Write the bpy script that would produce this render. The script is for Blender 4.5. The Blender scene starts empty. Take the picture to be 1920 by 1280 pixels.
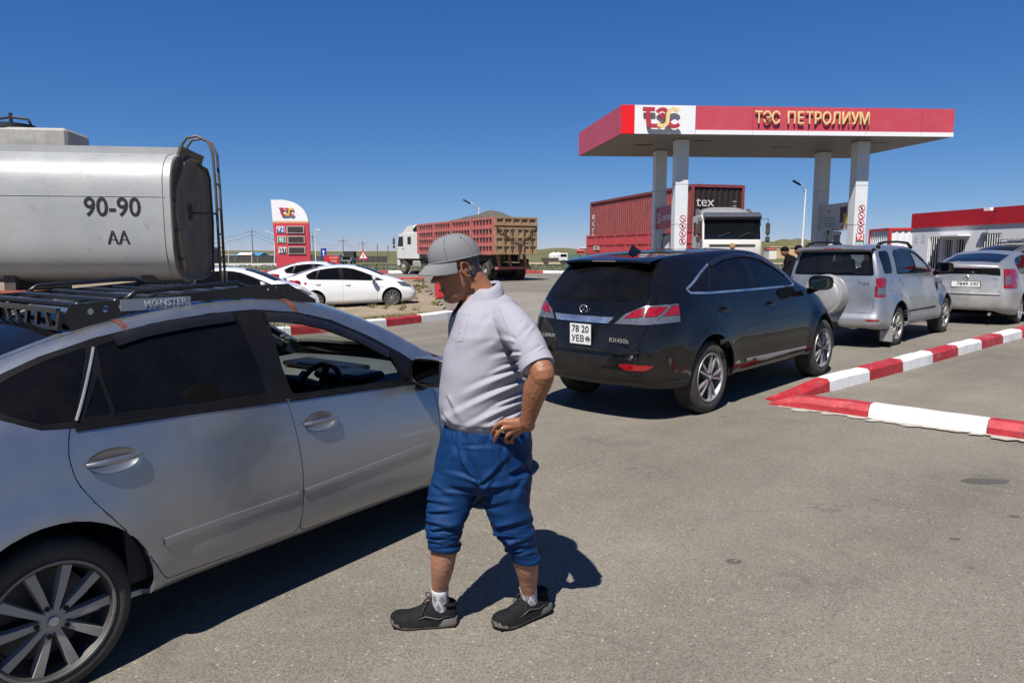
import bpy, bmesh, math, random
import numpy as np
from mathutils import Vector, Matrix, noise as mnoise
from mathutils.bvhtree import BVHTree
random.seed(7); np.random.seed(7)
SC = bpy.context.scene
C = SC.collection
PI = math.pi

# ------------------------------------------------------------------ camera
CH, CF, CY0 = 1.68, 1350.0, 472.0            # eye height, focal length in px of a 1920 frame, horizon row
TH = math.atan((640 - CY0) / CF)
cd = bpy.data.cameras.new('camera'); cam = bpy.data.objects.new('camera', cd); C.objects.link(cam)
cam.location = (0, 0, CH); cam.rotation_euler = (PI / 2 - TH, 0, 0)
cd.sensor_width = 36; cd.lens = CF / 1920 * 36; cd.clip_end = 20000; cd.clip_start = 0.05
SC.camera = cam
# ------------------------------------------------------------------ light
SUN_EL = math.radians(57); SUN_AZ = math.radians(22)     # light travels towards +y, turned 22 deg to +x
w = bpy.data.worlds.new("World"); SC.world = w; w.use_nodes = True
nt = w.node_tree; nt.nodes.clear()
sky = nt.nodes.new('ShaderNodeTexSky'); sky.sky_type = 'NISHITA'; sky.sun_disc = False
sky.sun_elevation = SUN_EL; sky.sun_rotation = PI + SUN_AZ
sky.altitude = 3000; sky.air_density = 1.0; sky.dust_density = 0.0; sky.ozone_density = 6.0
bg = nt.nodes.new('ShaderNodeBackground'); bg.inputs[1].default_value = 0.062
wo = nt.nodes.new('ShaderNodeOutputWorld')
# the photograph's rendition of a clear high-altitude sky: one colour grade over the whole dome
sep = nt.nodes.new('ShaderNodeSeparateColor'); comb = nt.nodes.new('ShaderNodeCombineColor'); nt.links.new(sky.outputs[0], sep.inputs[0])
for i, (g_, k_) in enumerate(((1.25, .727), (.87, .613), (.58, .735))):
    m1 = nt.nodes.new('ShaderNodeMath'); m1.operation = 'MULTIPLY'; m1.inputs[1].default_value = .1; nt.links.new(sep.outputs[i], m1.inputs[0])
    m2 = nt.nodes.new('ShaderNodeMath'); m2.operation = 'POWER'; m2.inputs[1].default_value = g_; nt.links.new(m1.outputs[0], m2.inputs[0])
    m3 = nt.nodes.new('ShaderNodeMath'); m3.operation = 'MULTIPLY'; m3.inputs[1].default_value = 10 * k_; nt.links.new(m2.outputs[0], m3.inputs[0]); nt.links.new(m3.outputs[0], comb.inputs[i])
nt.links.new(comb.outputs[0], bg.inputs[0]); nt.links.new(bg.outputs[0], wo.inputs[0])
sd = bpy.data.lights.new('sun', 'SUN'); sd.energy = 5.0; sd.angle = math.radians(0.53); sd.color = (1, .965, .91)
sun = bpy.data.objects.new('sun', sd); C.objects.link(sun)
ldir = Vector((math.sin(SUN_AZ) * math.cos(SUN_EL), math.cos(SUN_AZ) * math.cos(SUN_EL), -math.sin(SUN_EL)))
sun.rotation_euler = ldir.to_track_quat('-Z', 'Y').to_euler()
sun.location = (-10, -20, 40)
SC.view_settings.view_transform = 'Standard'; SC.view_settings.look = 'None'
SC.view_settings.exposure = 0.69; SC.view_settings.gamma = 1; SC.view_settings.use_curve_mapping = False
SC.cycles.max_bounces = 6; SC.cycles.transparent_max_bounces = 12
try:
    SC.cycles.use_fast_gi = False
except Exception:
    pass

# ------------------------------------------------------------------ helpers
def ray(u, v):
    a = (u - 960) / CF; b = -(v - 640) / CF
    c, s = math.cos(TH), math.sin(TH)
    return Vector((a, c + b * s, -s + b * c))
def at(u, v, Y):
    r = ray(u, v); return Vector((0, 0, CH)) + r * (Y / r.y)
def atz(u, v, z=0.0):
    r = ray(u, v); return Vector((0, 0, CH)) + r * ((z - CH) / r.z)
def sstep(a, b, x):
    t = min(1, max(0, (x - a) / (b - a))); return t * t * (3 - 2 * t)
def gz(x, y):                                  # height of the ground
    z = 0.15 * sstep(6.5, 17, y)
    z -= 0.0022 * max(0, y - 90)
    return z
def tag(o, label=None, cat=None, group=None, kind=None):
    if label: o['label'] = label
    if cat: o['category'] = cat
    if group: o['group'] = group
    if kind: o['kind'] = kind
    return o
def empty(name, loc=(0, 0, 0), rz=0, label=None, cat=None, group=None):
    o = bpy.data.objects.new(name, None); C.objects.link(o); o.empty_display_size = .1
    o.location = loc; o.rotation_euler = (0, 0, rz); tag(o, label, cat, group); return o
def rot_to(d):
    return Vector(d).normalized().to_track_quat('Z', 'Y').to_matrix().to_4x4()
class MB:
    def __init__(s): s.v = []; s.f = []; s.m = []; s.mi = 0
    def add(s, vs, fs):
        o = len(s.v); s.v += [tuple(p) for p in vs]; s.f += [tuple(i + o for i in q) for q in fs]; s.m += [s.mi] * len(fs)
        return s
    def box(s, c, d, rz=0, R=None, bev=0):
        x, y, z = d[0] / 2, d[1] / 2, d[2] / 2
        if bev:
            b = min(bev, x * .9, y * .9, z * .9); vs = []; 
            for sx in (-1, 1):
                for sy in (-1, 1):
                    for sz in (-1, 1):
                        vs += [(sx * x, sy * (y - b), sz * (z - b)), (sx * (x - b), sy * y, sz * (z - b)), (sx * (x - b), sy * (y - b), sz * z)]
            bm = bmesh.new()
            for p in vs: bm.verts.new(p)
            r = bmesh.ops.convex_hull(bm, input=bm.verts)
            bm.normal_update(); bm.verts.index_update()
            vs = [v.co.copy() for v in bm.verts]; fs = [[v.index for v in f.verts] for f in bm.faces]; bm.free()
        else:
            vs = [Vector((a * x, b * y, g * z)) for a in (-1, 1) for b in (-1, 1) for g in (-1, 1)]
            fs = [(0, 1, 3, 2), (4, 6, 7, 5), (0, 4, 5, 1), (2, 3, 7, 6), (0, 2, 6, 4), (1, 5, 7, 3)]
        M = R.to_3x3() if R is not None else Matrix.Rotation(rz, 3, 'Z')
        return s.add([M @ Vector(p) + Vector(c) for p in vs], fs)
    def bx(s, x0, x1, y0, y1, z0, z1):
        return s.box(((x0 + x1) / 2, (y0 + y1) / 2, (z0 + z1) / 2), (abs(x1 - x0), abs(y1 - y0), abs(z1 - z0)))
    def cyl(s, a, b, r, n=12, r2=None, cap=True):
        a, b = Vector(a), Vector(b); r2 = r if r2 is None else r2
        M = rot_to(b - a).to_3x3(); vs = []
        for i in range(n):
            t = 2 * PI * i / n; e = M @ Vector((math.cos(t), math.sin(t), 0)); vs += [a + e * r, b + e * r2]
        fs = [(2 * i, 2 * ((i + 1) % n), 2 * ((i + 1) % n) + 1, 2 * i + 1) for i in range(n)]
        if cap: fs += [tuple(2 * i for i in range(n))[::-1], tuple(2 * i + 1 for i in range(n))]
        return s.add(vs, fs)
    def tube(s, pts, r, n=8, closed=False):
        pts = [Vector(p) for p in pts]; m = len(pts); vs = []; up = None
        rr = r if isinstance(r, (list, tuple)) else [r] * m
        for i, p in enumerate(pts):
            if closed: t = pts[(i + 1) % m] - pts[i - 1]
            else: t = pts[min(i + 1, m - 1)] - pts[max(i - 1, 0)]
            t.normalize()
            if up is None: up = t.orthogonal().normalized()
            up = (up - t * up.dot(t)); up = up.normalized() if up.length > 1e-6 else t.orthogonal().normalized()
            q = t.cross(up)
            vs += [p + (up * math.cos(2 * PI * k / n) + q * math.sin(2 * PI * k / n)) * rr[i] for k in range(n)]
        fs = []
        for i in range(m if closed else m - 1):
            j = (i + 1) % m
            for k in range(n):
                l = (k + 1) % n; fs.append((i * n + k, i * n + l, j * n + l, j * n + k))
        if not closed: fs += [tuple(range(n))[::-1], tuple(range((m - 1) * n, m * n))]
        return s.add(vs, fs)
    def lathe(s, prof, n=32, M=None, closed=False):          # prof (r, h); axis z
        M = M or Matrix.Identity(4); m = len(prof)
        vs = [M @ Vector((r * math.cos(2 * PI * k / n), r * math.sin(2 * PI * k / n), h)) for r, h in prof for k in range(n)]
        fs = []
        for i in range(m if closed else m - 1):
            j = (i + 1) % m
            for k in range(n):
                l = (k + 1) % n; fs.append((i * n + k, i * n + l, j * n + l, j * n + k))
        return s.add(vs, fs)
    def prism(s, poly, t0, t1, M=None):                       # poly in local xy, extruded along z
        M = M or Matrix.Identity(4); n = len(poly)
        ar = sum(poly[i][0] * poly[(i + 1) % n][1] - poly[(i + 1) % n][0] * poly[i][1] for i in range(n))
        if ar < 0: poly = poly[::-1]
        vs = [M @ Vector((p[0], p[1], t0)) for p in poly] + [M @ Vector((p[0], p[1], t1)) for p in poly]
        fs = [tuple(range(n))[::-1], tuple(range(n, 2 * n))] + [(i, (i + 1) % n, n + (i + 1) % n, n + i) for i in range(n)]
        return s.add(vs, fs)
    def grid(s, P):                                           # P[i][j] points
        a, b = len(P), len(P[0])
        return s.add([p for r in P for p in r], [(i * b + j, (i + 1) * b + j, (i + 1) * b + j + 1, i * b + j + 1) for i in range(a - 1) for j in range(b - 1)])
    def mesh(s, name, mats, smooth=False, angle=None):
        me = bpy.data.meshes.new(name); me.from_pydata(s.v, [], s.f)
        mats = mats if isinstance(mats, (list, tuple)) else [mats]
        for m in mats: me.materials.append(m)
        if len(mats) > 1: me.polygons.foreach_set('material_index', s.m)
        if smooth:
            me.polygons.foreach_set('use_smooth', [True] * len(me.polygons))
            if angle: 
                me.set_sharp_from_angle(angle=math.radians(angle))
        me.update(); return me
    def build(s, name, mats, parent=None, smooth=False, angle=None, recalc=False):
        me = s.mesh(name, mats, smooth, angle)
        if recalc:
            bm = bmesh.new(); bm.from_mesh(me); bmesh.ops.recalc_face_normals(bm, faces=bm.faces); bm.to_mesh(me); bm.free()
        return link(name, me, parent)
def link(name, me, parent=None, M=None):
    o = bpy.data.objects.new(name, me); C.objects.link(o)
    if parent is not None: o.parent = parent
    if M is not None: o.matrix_basis = M
    return o
def struct(o): o['kind'] = 'structure'; return o
def copy_tree(o, parent=None, **kw):
    c = o.copy(); C.objects.link(c); c.parent = parent
    for ch in list(o.children): copy_tree(ch, c)
    for k, v in kw.items(): c[k] = v
    return c
def bm_obj(name, bm, mats, parent=None, smooth=True, angle=None):
    me = bpy.data.meshes.new(name); bm.to_mesh(me); bm.free()
    for m in (mats if isinstance(mats, (list, tuple)) else [mats]): me.materials.append(m)
    if smooth: me.polygons.foreach_set('use_smooth', [True] * len(me.polygons))
    if angle: me.set_sharp_from_angle(angle=math.radians(angle))
    return link(name, me, parent)
def text_obj(name, txt, size, M, mt, parent=None, ext=0.002, sx=1.0, bold=0, align='CENTER', shear=0):
    cu = bpy.data.curves.new('lettering', 'FONT'); cu.body = txt; cu.size = size; cu.align_x = align; cu.align_y = 'CENTER'
    cu.extrude = ext; cu.offset = bold; cu.shear = shear; cu.resolution_u = 3
    t = bpy.data.objects.new('lettering', cu); C.objects.link(t)
    bpy.context.view_layer.update()
    me = bpy.data.meshes.new_from_object(t.evaluated_get(bpy.context.evaluated_depsgraph_get()))
    bpy.data.objects.remove(t); bpy.data.curves.remove(cu)
    me.transform(M @ Matrix.Diagonal((sx, 1, 1, 1))); me.materials.clear(); me.materials.append(mt)
    me.name = name
    return link(name, me, parent)
def frame(o, xdir, ydir):                                    # matrix with origin o, local x, y axes
    x = Vector(xdir).normalized(); y = Vector(ydir); y = (y - x * y.dot(x)).normalized(); z = x.cross(y)
    M = Matrix.Identity(4)
    for i, a in enumerate((x, y, z)):
        for r in range(3): M[r][i] = a[r]
    for r in range(3): M[r][3] = o[r]
    return M

# ------------------------------------------------------------------ materials
MATS = {}
def mat(name, col, rough=.6, metal=0, coat=0, var=.12, vs=6.0, bump=0, bs=40.0, dust=0, dcol=(.30, .25, .19), dz=None, spec=.5, alpha=None, rust=0, rcol=(.16, .06, .025), streak=0, ds=3.0, coords='Object'):
    if name in MATS: return MATS[name]
    m = bpy.data.materials.new(name); m.use_nodes = True; n = m.node_tree; N = n.nodes; L = n.links
    b = N['Principled BSDF']; tc = N.new('ShaderNodeTexCoord')
    co = tc.outputs[coords]
    def noisen(scale, detail=6, rough_=.6, vec=None):
        t = N.new('ShaderNodeTexNoise'); t.inputs['Scale'].default_value = scale; t.inputs['Detail'].default_value = detail
        t.inputs['Roughness'].default_value = rough_; L.new(vec or co, t.inputs['Vector']); return t.outputs['Fac']
    def ramp(fac, a, b_):
        r = N.new('ShaderNodeMapRange'); r.inputs[1].default_value = a; r.inputs[2].default_value = b_; r.clamp = True
        L.new(fac, r.inputs[0]); return r.outputs[0]
    def math_(op, a, b_):
        q = N.new('ShaderNodeMath'); q.operation = op; q.use_clamp = True
        for i, x in enumerate((a, b_)):
            if isinstance(x, (int, float)): q.inputs[i].default_value = x
            else: L.new(x, q.inputs[i])
        return q.outputs[0]
    def mix(f, a, b_):
        q = N.new('ShaderNodeMix'); q.data_type = 'RGBA'
        if isinstance(f, (int, float)): q.inputs[0].default_value = f
        else: L.new(f, q.inputs[0])
        for i, x in ((6, a), (7, b_)):
            if isinstance(x, tuple): q.inputs[i].default_value = (*x, 1)
            else: L.new(x, q.inputs[i])
        return q.outputs[2]
    k_ = .86 if metal < .3 else .92
    c = tuple(x * k_ for x in col); dcol = tuple(x * .84 for x in dcol)
    lo = tuple(x * (1 - var) for x in c); hi = tuple(min(1, x * (1 + var)) for x in c)
    cc = mix(ramp(noisen(vs), .3, .7), lo, hi) if var else c
    rg = rough
    if streak:
        mp = N.new('ShaderNodeMapping'); mp.inputs['Scale'].default_value = (9, 9, .5); L.new(co, mp.inputs[0])
        sf = math_('MULTIPLY', ramp(noisen(3, 5, .6, mp.outputs[0]), .5, .8), streak); cc = mix(sf, cc if not isinstance(cc, tuple) else cc, tuple(x * .45 for x in c))
    if rust:
        rf = math_('MULTIPLY', ramp(noisen(5.5, 10, .7), .62 - .1 * rust, .68), min(1, rust)); cc = mix(rf, cc, rcol)
    if dust:
        df = ramp(noisen(ds, 8, .65), .30, .75)
        if dz:
            sp = N.new('ShaderNodeSeparateXYZ'); L.new(co, sp.inputs[0]); df2 = ramp(sp.outputs[2], dz[1], dz[0]); 
            df = math_('ADD', math_('MULTIPLY', df, .35), math_('MULTIPLY', df2, math_('ADD', df, .35)))
        df = math_('MULTIPLY', df, dust); cc = mix(df, cc, dcol)
        q = N.new('ShaderNodeMix'); q.inputs[2].default_value = rough; q.inputs[3].default_value = .85; L.new(df, q.inputs[0]); L.new(q.outputs[0], b.inputs['Roughness'])
        if metal:
            q = N.new('ShaderNodeMix'); q.inputs[2].default_value = metal; q.inputs[3].default_value = 0; L.new(df, q.inputs[0]); L.new(q.outputs[0], b.inputs['Metallic'])
        if coat:
            q = N.new('ShaderNodeMix'); q.inputs[2].default_value = coat; q.inputs[3].default_value = coat * .15; L.new(df, q.inputs[0]); L.new(q.outputs[0], b.inputs['Coat Weight'])
    else:
        b.inputs['Roughness'].default_value = rough; b.inputs['Metallic'].default_value = metal; b.inputs['Coat Weight'].default_value = coat
    b.inputs['Coat Roughness'].default_value = .04
    b.inputs['Specular IOR Level'].default_value = spec
    if isinstance(cc, tuple): b.inputs['Base Color'].default_value = (*cc, 1)
    else: L.new(cc, b.inputs['Base Color'])
    if bump:
        bn = N.new('ShaderNodeBump'); bn.inputs['Strength'].default_value = bump; bn.inputs['Distance'].default_value = .01
        L.new(noisen(bs, 4), bn.inputs['Height']); L.new(bn.outputs[0], b.inputs['Normal'])
    MATS[name] = m; return m
def glass(name, tint, refl=1.0, rough=.0, dust=0):
    if name in MATS: return MATS[name]
    m = bpy.data.materials.new(name); m.use_nodes = True; n = m.node_tree; N = n.nodes; L = n.links
    N.remove(N['Principled BSDF']); out = N['Material Output']
    tr = N.new('ShaderNodeBsdfTransparent'); tr.inputs[0].default_value = (*tint, 1)
    gl = N.new('ShaderNodeBsdfGlossy'); gl.inputs['Roughness'].default_value = rough
    lw = N.new('ShaderNodeLayerWeight'); lw.inputs[0].default_value = .5
    pw = N.new('ShaderNodeMath'); pw.operation = 'POWER'; pw.inputs[1].default_value = 4.5; L.new(lw.outputs['Facing'], pw.inputs[0])
    fr = N.new('ShaderNodeMapRange'); fr.inputs[3].default_value = .045; fr.inputs[4].default_value = 1; L.new(pw.outputs[0], fr.inputs[0])
    mx = N.new('ShaderNodeMixShader'); L.new(fr.outputs[0], mx.inputs[0]); L.new(tr.outputs[0], mx.inputs[1]); L.new(gl.outputs[0], mx.inputs[2])
    last = mx.outputs[0]
    if dust:
        df = N.new('ShaderNodeBsdfDiffuse'); df.inputs[0].default_value = (.33, .29, .23, 1)
        tx = N.new('ShaderNodeTexNoise'); tx.inputs['Scale'].default_value = 5; tx.inputs['Detail'].default_value = 8
        tc = N.new('ShaderNodeTexCoord'); L.new(tc.outputs['Object'], tx.inputs[0])
        mr = N.new('ShaderNodeMapRange'); mr.inputs[1].default_value = .3; mr.inputs[2].default_value = .8; mr.inputs[3].default_value = dust * .4; mr.inputs[4].default_value = dust
        L.new(tx.outputs['Fac'], mr.inputs[0]); m2 = N.new('ShaderNodeMixShader'); L.new(mr.outputs[0], m2.inputs[0]); L.new(last, m2.inputs[1]); L.new(df.outputs[0], m2.inputs[2]); last = m2.outputs[0]
    L.new(last, out.inputs['Surface']); MATS[name] = m; return m
M_ = dict(
    rubber=mat('tyre_rubber', (.018, .017, .016), .8, dust=.6, dcol=(.13, .11, .085), bump=.3, bs=80),
    black=mat('black_trim', (.005, .005, .006), .38, spec=.18, dust=.04, dcol=(.2, .17, .13)),
    dark=mat('dark_void', (.006, .006, .006), .9, var=0),
    alloy=mat('alloy', (.36, .36, .37), .35, metal=.7, dust=.25, dcol=(.2, .18, .15)),
    chrome=mat('chrome', (.75, .76, .78), .12, metal=1, dust=.2),
    white=mat('white_paint', (.74, .74, .72), .5, var=.06, dust=.2, dcol=(.4, .36, .3)),
    redlens=mat('red_lens', (.25, .005, .008), .12, coat=1, var=.3, vs=30),
    clearlens=mat('clear_lens', (.20, .20, .21), .15, metal=.6, coat=1, var=.35, vs=60),
    amber=mat('amber_lens', (.6, .2, .02), .2, coat=1),
    plate=mat('plate_white', (.72, .72, .70), .4, var=.05, dust=.3),
    ink=mat('plate_ink', (.01, .01, .012), .5, var=0),
    cloth_dark=mat('seat_cloth', (.05, .05, .052), .9),
    dash=mat('dashboard_plastic', (.075, .080, .078), .7, var=.15),
    tint=glass('tinted_glass', (.02, .022, .024), dust=.010),
    tint2=glass('half_tinted_glass', (.16, .19, .18), dust=.03),
    clear=glass('clear_glass', (.78, .84, .80), dust=.03),
    mirror=mat('mirror_glass', (.12, .13, .12), .02, metal=1, var=0),
)
# ================================================================== SETTING
def gz(x, y):
    cx = min(10, max(-8, x))
    z = .018 * cx * sstep(4, 12, y) * (1 - sstep(28, 55, y))
    z -= .2 * math.exp(-((x + 7) ** 2 + (y - 24) ** 2) / 98.0)
    if y > 80: z -= .0105 * (min(y, 200) - 80)
    if y > 200:
        r = math.hypot(x, y)
        def hill(u, D, px, wpx, wy):
            X = (u - 960) / CF * D
            return px / CF * D * math.exp(-((x - X) / (wpx / CF * D)) ** 2 - ((y - D) / wy) ** 2)
        z += hill(1465, 3600, 17, 32, 500) + hill(1560, 3400, 14, 110, 500) + hill(1450, 1500, 9, 130, 500) + hill(1800, 2200, 12, 150, 500)
        z += hill(1050, 5200, 8, 50, 500) + hill(980, 4800, 3, 40, 500) + hill(1430, 4600, 20, 60, 500)
        z += hill(420, 3000, 3.5, 260, 600) + hill(760, 4000, 2.5, 80, 500) + hill(60, 2600, 6, 200, 500)
        z += (mnoise.noise(Vector((x / 260, y / 260, 0))) * 1.6) * sstep(260, 900, y)
    return z
def gp(u, v):
    z = 0
    for _ in range(12):
        p = atz(u, v, z); z = gz(p.x, p.y)
    return Vector((p.x, p.y, z))
def gnd(x, y, dz=0): return Vector((x, y, gz(x, y) + dz))

# --- steppe ground reaching the horizon
def ground_mat():
    m = bpy.data.materials.new('steppe_ground'); m.use_nodes = True; n = m.node_tree; N = n.nodes; L = n.links; b = N['Principled BSDF']
    g = N.new('ShaderNodeNewGeometry'); 
    def noi(s, d=8, r=.65):
        mp = N.new('ShaderNodeMapping'); mp.inputs['Scale'].default_value = (s, s * 1, s); L.new(g.outputs['Position'], mp.inputs[0])
        t = N.new('ShaderNodeTexNoise'); t.inputs['Scale'].default_value = 1; t.inputs['Detail'].default_value = d; t.inputs['Roughness'].default_value = r; L.new(mp.outputs[0], t.inputs[0]); return t.outputs['Fac']
    def rp(f, stops):
        r = N.new('ShaderNodeValToRGB'); L.new(f, r.inputs[0]); e = r.color_ramp.elements
        while len(e) < len(stops): e.new(.5)
        for i, (p, c) in enumerate(stops): e[i].position = p; e[i].color = (*c, 1)
        return r.outputs[0]
    a = rp(noi(.05), [(.35, (.075, .085, .030)), (.5, (.115, .110, .048)), (.62, (.16, .13, .072)), (.75, (.21, .17, .11))])
    c = rp(noi(.9), [(.3, (.6, .6, .6)), (.7, (1.25, 1.25, 1.25))])
    mx = N.new('ShaderNodeMix'); mx.data_type = 'RGBA'; mx.blend_type = 'MULTIPLY'; mx.inputs[0].default_value = 1; L.new(a, mx.inputs[6]); L.new(c, mx.inputs[7])
    L.new(mx.outputs[2], b.inputs['Base Color']); b.inputs['Roughness'].default_value = .95; b.inputs['Specular IOR Level'].default_value = .1
    return m
def polar_ground():
    mb = MB(); rs = [0.3 * (1.045 ** i) for i in range(232)]
    angs = [math.radians(a) for a in np.concatenate([np.arange(-180, -50, 6), np.arange(-48, 48, .5), np.arange(50, 181, 6)])]
    P = [[(r * math.sin(a), r * math.cos(a), gz(r * math.sin(a), r * math.cos(a)) - .05) for a in angs] for r in rs]
    mb.grid(P); o = mb.build('ground', ground_mat(), smooth=True); struct(o)
polar_ground()

# --- asphalt
def asphalt_mat(name, base=(.154, .137, .110), worn=1.0):
    m = bpy.data.materials.new(name); m.use_nodes = True; n = m.node_tree; N = n.nodes; L = n.links; b = N['Principled BSDF']
    g = N.new('ShaderNodeNewGeometry'); pos = g.outputs['Position']
    def noi(s, d=6, r=.6, stretch=None, typ='ShaderNodeTexNoise'):
        mp = N.new('ShaderNodeMapping'); mp.inputs['Scale'].default_value = stretch or (s, s, s)
        L.new(pos, mp.inputs[0]); t = N.new(typ)
        if typ == 'ShaderNodeTexNoise': t.inputs['Detail'].default_value = d; t.inputs['Roughness'].default_value = r; t.inputs['Scale'].default_value = 1
        else: t.inputs['Scale'].default_value = 1
        L.new(mp.outputs[0], t.inputs['Vector']); return t
    def mr(f, a, c, lo=0, hi=1):
        r = N.new('ShaderNodeMapRange'); r.inputs[1].default_value = a; r.inputs[2].default_value = c; r.inputs[3].default_value = lo; r.inputs[4].default_value = hi; L.new(f, r.inputs[0]); return r.outputs[0]
    def mul(c, f):
        q = N.new('ShaderNodeMix'); q.data_type = 'RGBA'; q.blend_type = 'MULTIPLY'; q.inputs[0].default_value = 1; L.new(c, q.inputs[6]); L.new(f, q.inputs[7]); return q.outputs[2]
    def mix(f, c, d):
        q = N.new('ShaderNodeMix'); q.data_type = 'RGBA'; L.new(f, q.inputs[0])
        for i, x in ((6, c), (7, d)):
            if isinstance(x, tuple): q.inputs[i].default_value = (*x, 1)
            else: L.new(x, q.inputs[i])
        return q.outputs[2]
    big = noi(.35, 5, .6).outputs[0]; c = mix(mr(big, .35, .65), tuple(x * .86 for x in base), tuple(x * 1.10 for x in base))
    med = noi(2.2, 6, .7).outputs[0]; c = mul(c, mr(med, .3, .7, .92, 1.07))
    # dark tyre marks along the lane, lighter dust
    mp = N.new('ShaderNodeMapping'); mp.vector_type = 'TEXTURE'; mp.inputs['Rotation'].default_value = (0, 0, -.80); L.new(pos, mp.inputs[0])
    mp2 = N.new('ShaderNodeMapping'); mp2.inputs['Scale'].default_value = (1.1, .06, 1); L.new(mp.outputs[0], mp2.inputs[0])
    ln = N.new('ShaderNodeTexNoise'); ln.inputs['Scale'].default_value = 1; ln.inputs['Detail'].default_value = 4; L.new(mp2.outputs[0], ln.inputs[0])
    c = mul(c, mr(ln.outputs[0], .35, .65, .90, 1.07))
    # aggregate speckle
    v = noi(170, typ='ShaderNodeTexVoronoi'); col = N.new('ShaderNodeSeparateColor'); L.new(v.outputs['Color'], col.inputs[0])
    c = mul(c, mr(col.outputs[0], 0, 1, .66, 1.34))
    v2 = noi(60, typ='ShaderNodeTexVoronoi'); cs = N.new('ShaderNodeSeparateColor'); L.new(v2.outputs['Color'], cs.inputs[0])
    sp = mr(cs.outputs[1], .93, .95); dd = mr(v2.outputs['Distance'], .42, .30); q = N.new('ShaderNodeMath'); q.operation = 'MULTIPLY'; L.new(sp, q.inputs[0]); L.new(dd, q.inputs[1])
    c = mix(q.outputs[0], c, (.09, .08, .07))
    sp = mr(cs.outputs[2], .975, .99); q = N.new('ShaderNodeMath'); q.operation = 'MULTIPLY'; L.new(sp, q.inputs[0]); L.new(dd, q.inputs[1])
    c = mix(q.outputs[0], c, (.28, .26, .22))
    # oil stains
    st = noi(.9, 3, .5).outputs[0]; st2 = noi(7, 4, .6).outputs[0]
    q = N.new('ShaderNodeMath'); q.operation = 'MULTIPLY'; L.new(mr(st, .60, .68), q.inputs[0]); L.new(mr(st2, .40, .60), q.inputs[1])
    q2 = N.new('ShaderNodeMath'); q2.operation = 'MULTIPLY'; L.new(q.outputs[0], q2.inputs[0]); q2.inputs[1].default_value = .45 * worn
    c = mix(q2.outputs[0], c, (.07, .065, .06))
    st3 = noi(2.6, 2, .5).outputs[0]; c = mix(mr(st3, .70, .73, 0, .6 * worn), c, (.08, .072, .065))
    # hairline cracks, only here and there
    vx = noi(.55, typ='ShaderNodeTexVoronoi'); vx.feature = 'DISTANCE_TO_EDGE'
    dn = N.new('ShaderNodeTexNoise'); dn.inputs['Scale'].default_value = 2.2; dn.inputs['Detail'].default_value = 6; L.new(pos, dn.inputs[0])
    va = N.new('ShaderNodeVectorMath'); va.operation = 'MULTIPLY_ADD'; va.inputs[1].default_value = (.45, .45, .45); va.inputs[2].default_value = (0, 0, 0); L.new(dn.outputs['Color'], va.inputs[0])
    vb = N.new('ShaderNodeVectorMath'); mpv = N.new('ShaderNodeMapping'); mpv.inputs['Scale'].default_value = (.55, .55, .55); L.new(pos, mpv.inputs[0]); L.new(mpv.outputs[0], vb.inputs[0]); L.new(va.outputs[0], vb.inputs[1]); L.new(vb.outputs[0], vx.inputs['Vector'])
    ck = N.new('ShaderNodeMath'); ck.operation = 'MULTIPLY'; L.new(mr(vx.outputs['Distance'], .006, .001), ck.inputs[0]); L.new(mr(noi(.25, 3, .5).outputs[0], .50, .60, 0, .55), ck.inputs[1])
    c = mix(ck.outputs[0], c, (.05, .045, .04))
    # sand drift
    sd_ = noi(.8, 8, .7).outputs[0]; c = mix(mr(sd_, .55, .75, 0, .35), c, (.24, .205, .16))
    L.new(c, b.inputs['Base Color']); b.inputs['Roughness'].default_value = .85; b.inputs['Specular IOR Level'].default_value = .25
    bn = N.new('ShaderNodeBump'); bn.inputs['Strength'].default_value = .5; bn.inputs['Distance'].default_value = .004
    h = noi(220, 3, .7).outputs[0]; L.new(h, bn.inputs['Height']); L.new(bn.outputs[0], b.inputs['Normal'])
    return m
def sheet(name, inside, x0, x1, y0, y1, st, dz, m, rough=0):
    """ground-following sheet; cells whose centre is inside the outline"""
    xs = np.arange(x0, x1 + st, st); ys = [y0]
    while ys[-1] < y1: ys.append(ys[-1] + max(st, ys[-1] * .03))
    mb = MB(); idx = {}
    def vid(i, j):
        if (i, j) not in idx:
            idx[(i, j)] = len(mb.v); x, y = xs[i], ys[j]
            h = dz + (rough * mnoise.noise(Vector((x * 1.3, y * 1.3, 3))) + rough * .5 * mnoise.noise(Vector((x * 4, y * 4, 1))) if rough else 0)
            mb.v.append((x, y, gz(x, y) + h))
        return idx[(i, j)]
    for i in range(len(xs) - 1):
        for j in range(len(ys) - 1):
            if inside((xs[i] + xs[i + 1]) / 2, (ys[j] + ys[j + 1]) / 2):
                mb.f.append((vid(i, j), vid(i + 1, j), vid(i + 1, j + 1), vid(i, j + 1))); mb.m.append(0)
    o = mb.build(name, m, smooth=True); return struct(o)
def inpoly(poly):
    def f(x, y):
        r = False; n = len(poly)
        for i in range(n):
            a, b = poly[i], poly[i - 1]
            if (a[1] > y) != (b[1] > y) and x < (b[0] - a[0]) * (y - a[1]) / (b[1] - a[1]) + a[0]: r = not r
        return r
    return f
ASPH = asphalt_mat('asphalt_dusty')
sheet('road', lambda x, y: True, -42, 44, -16, 56, .5, 0, ASPH)
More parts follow.
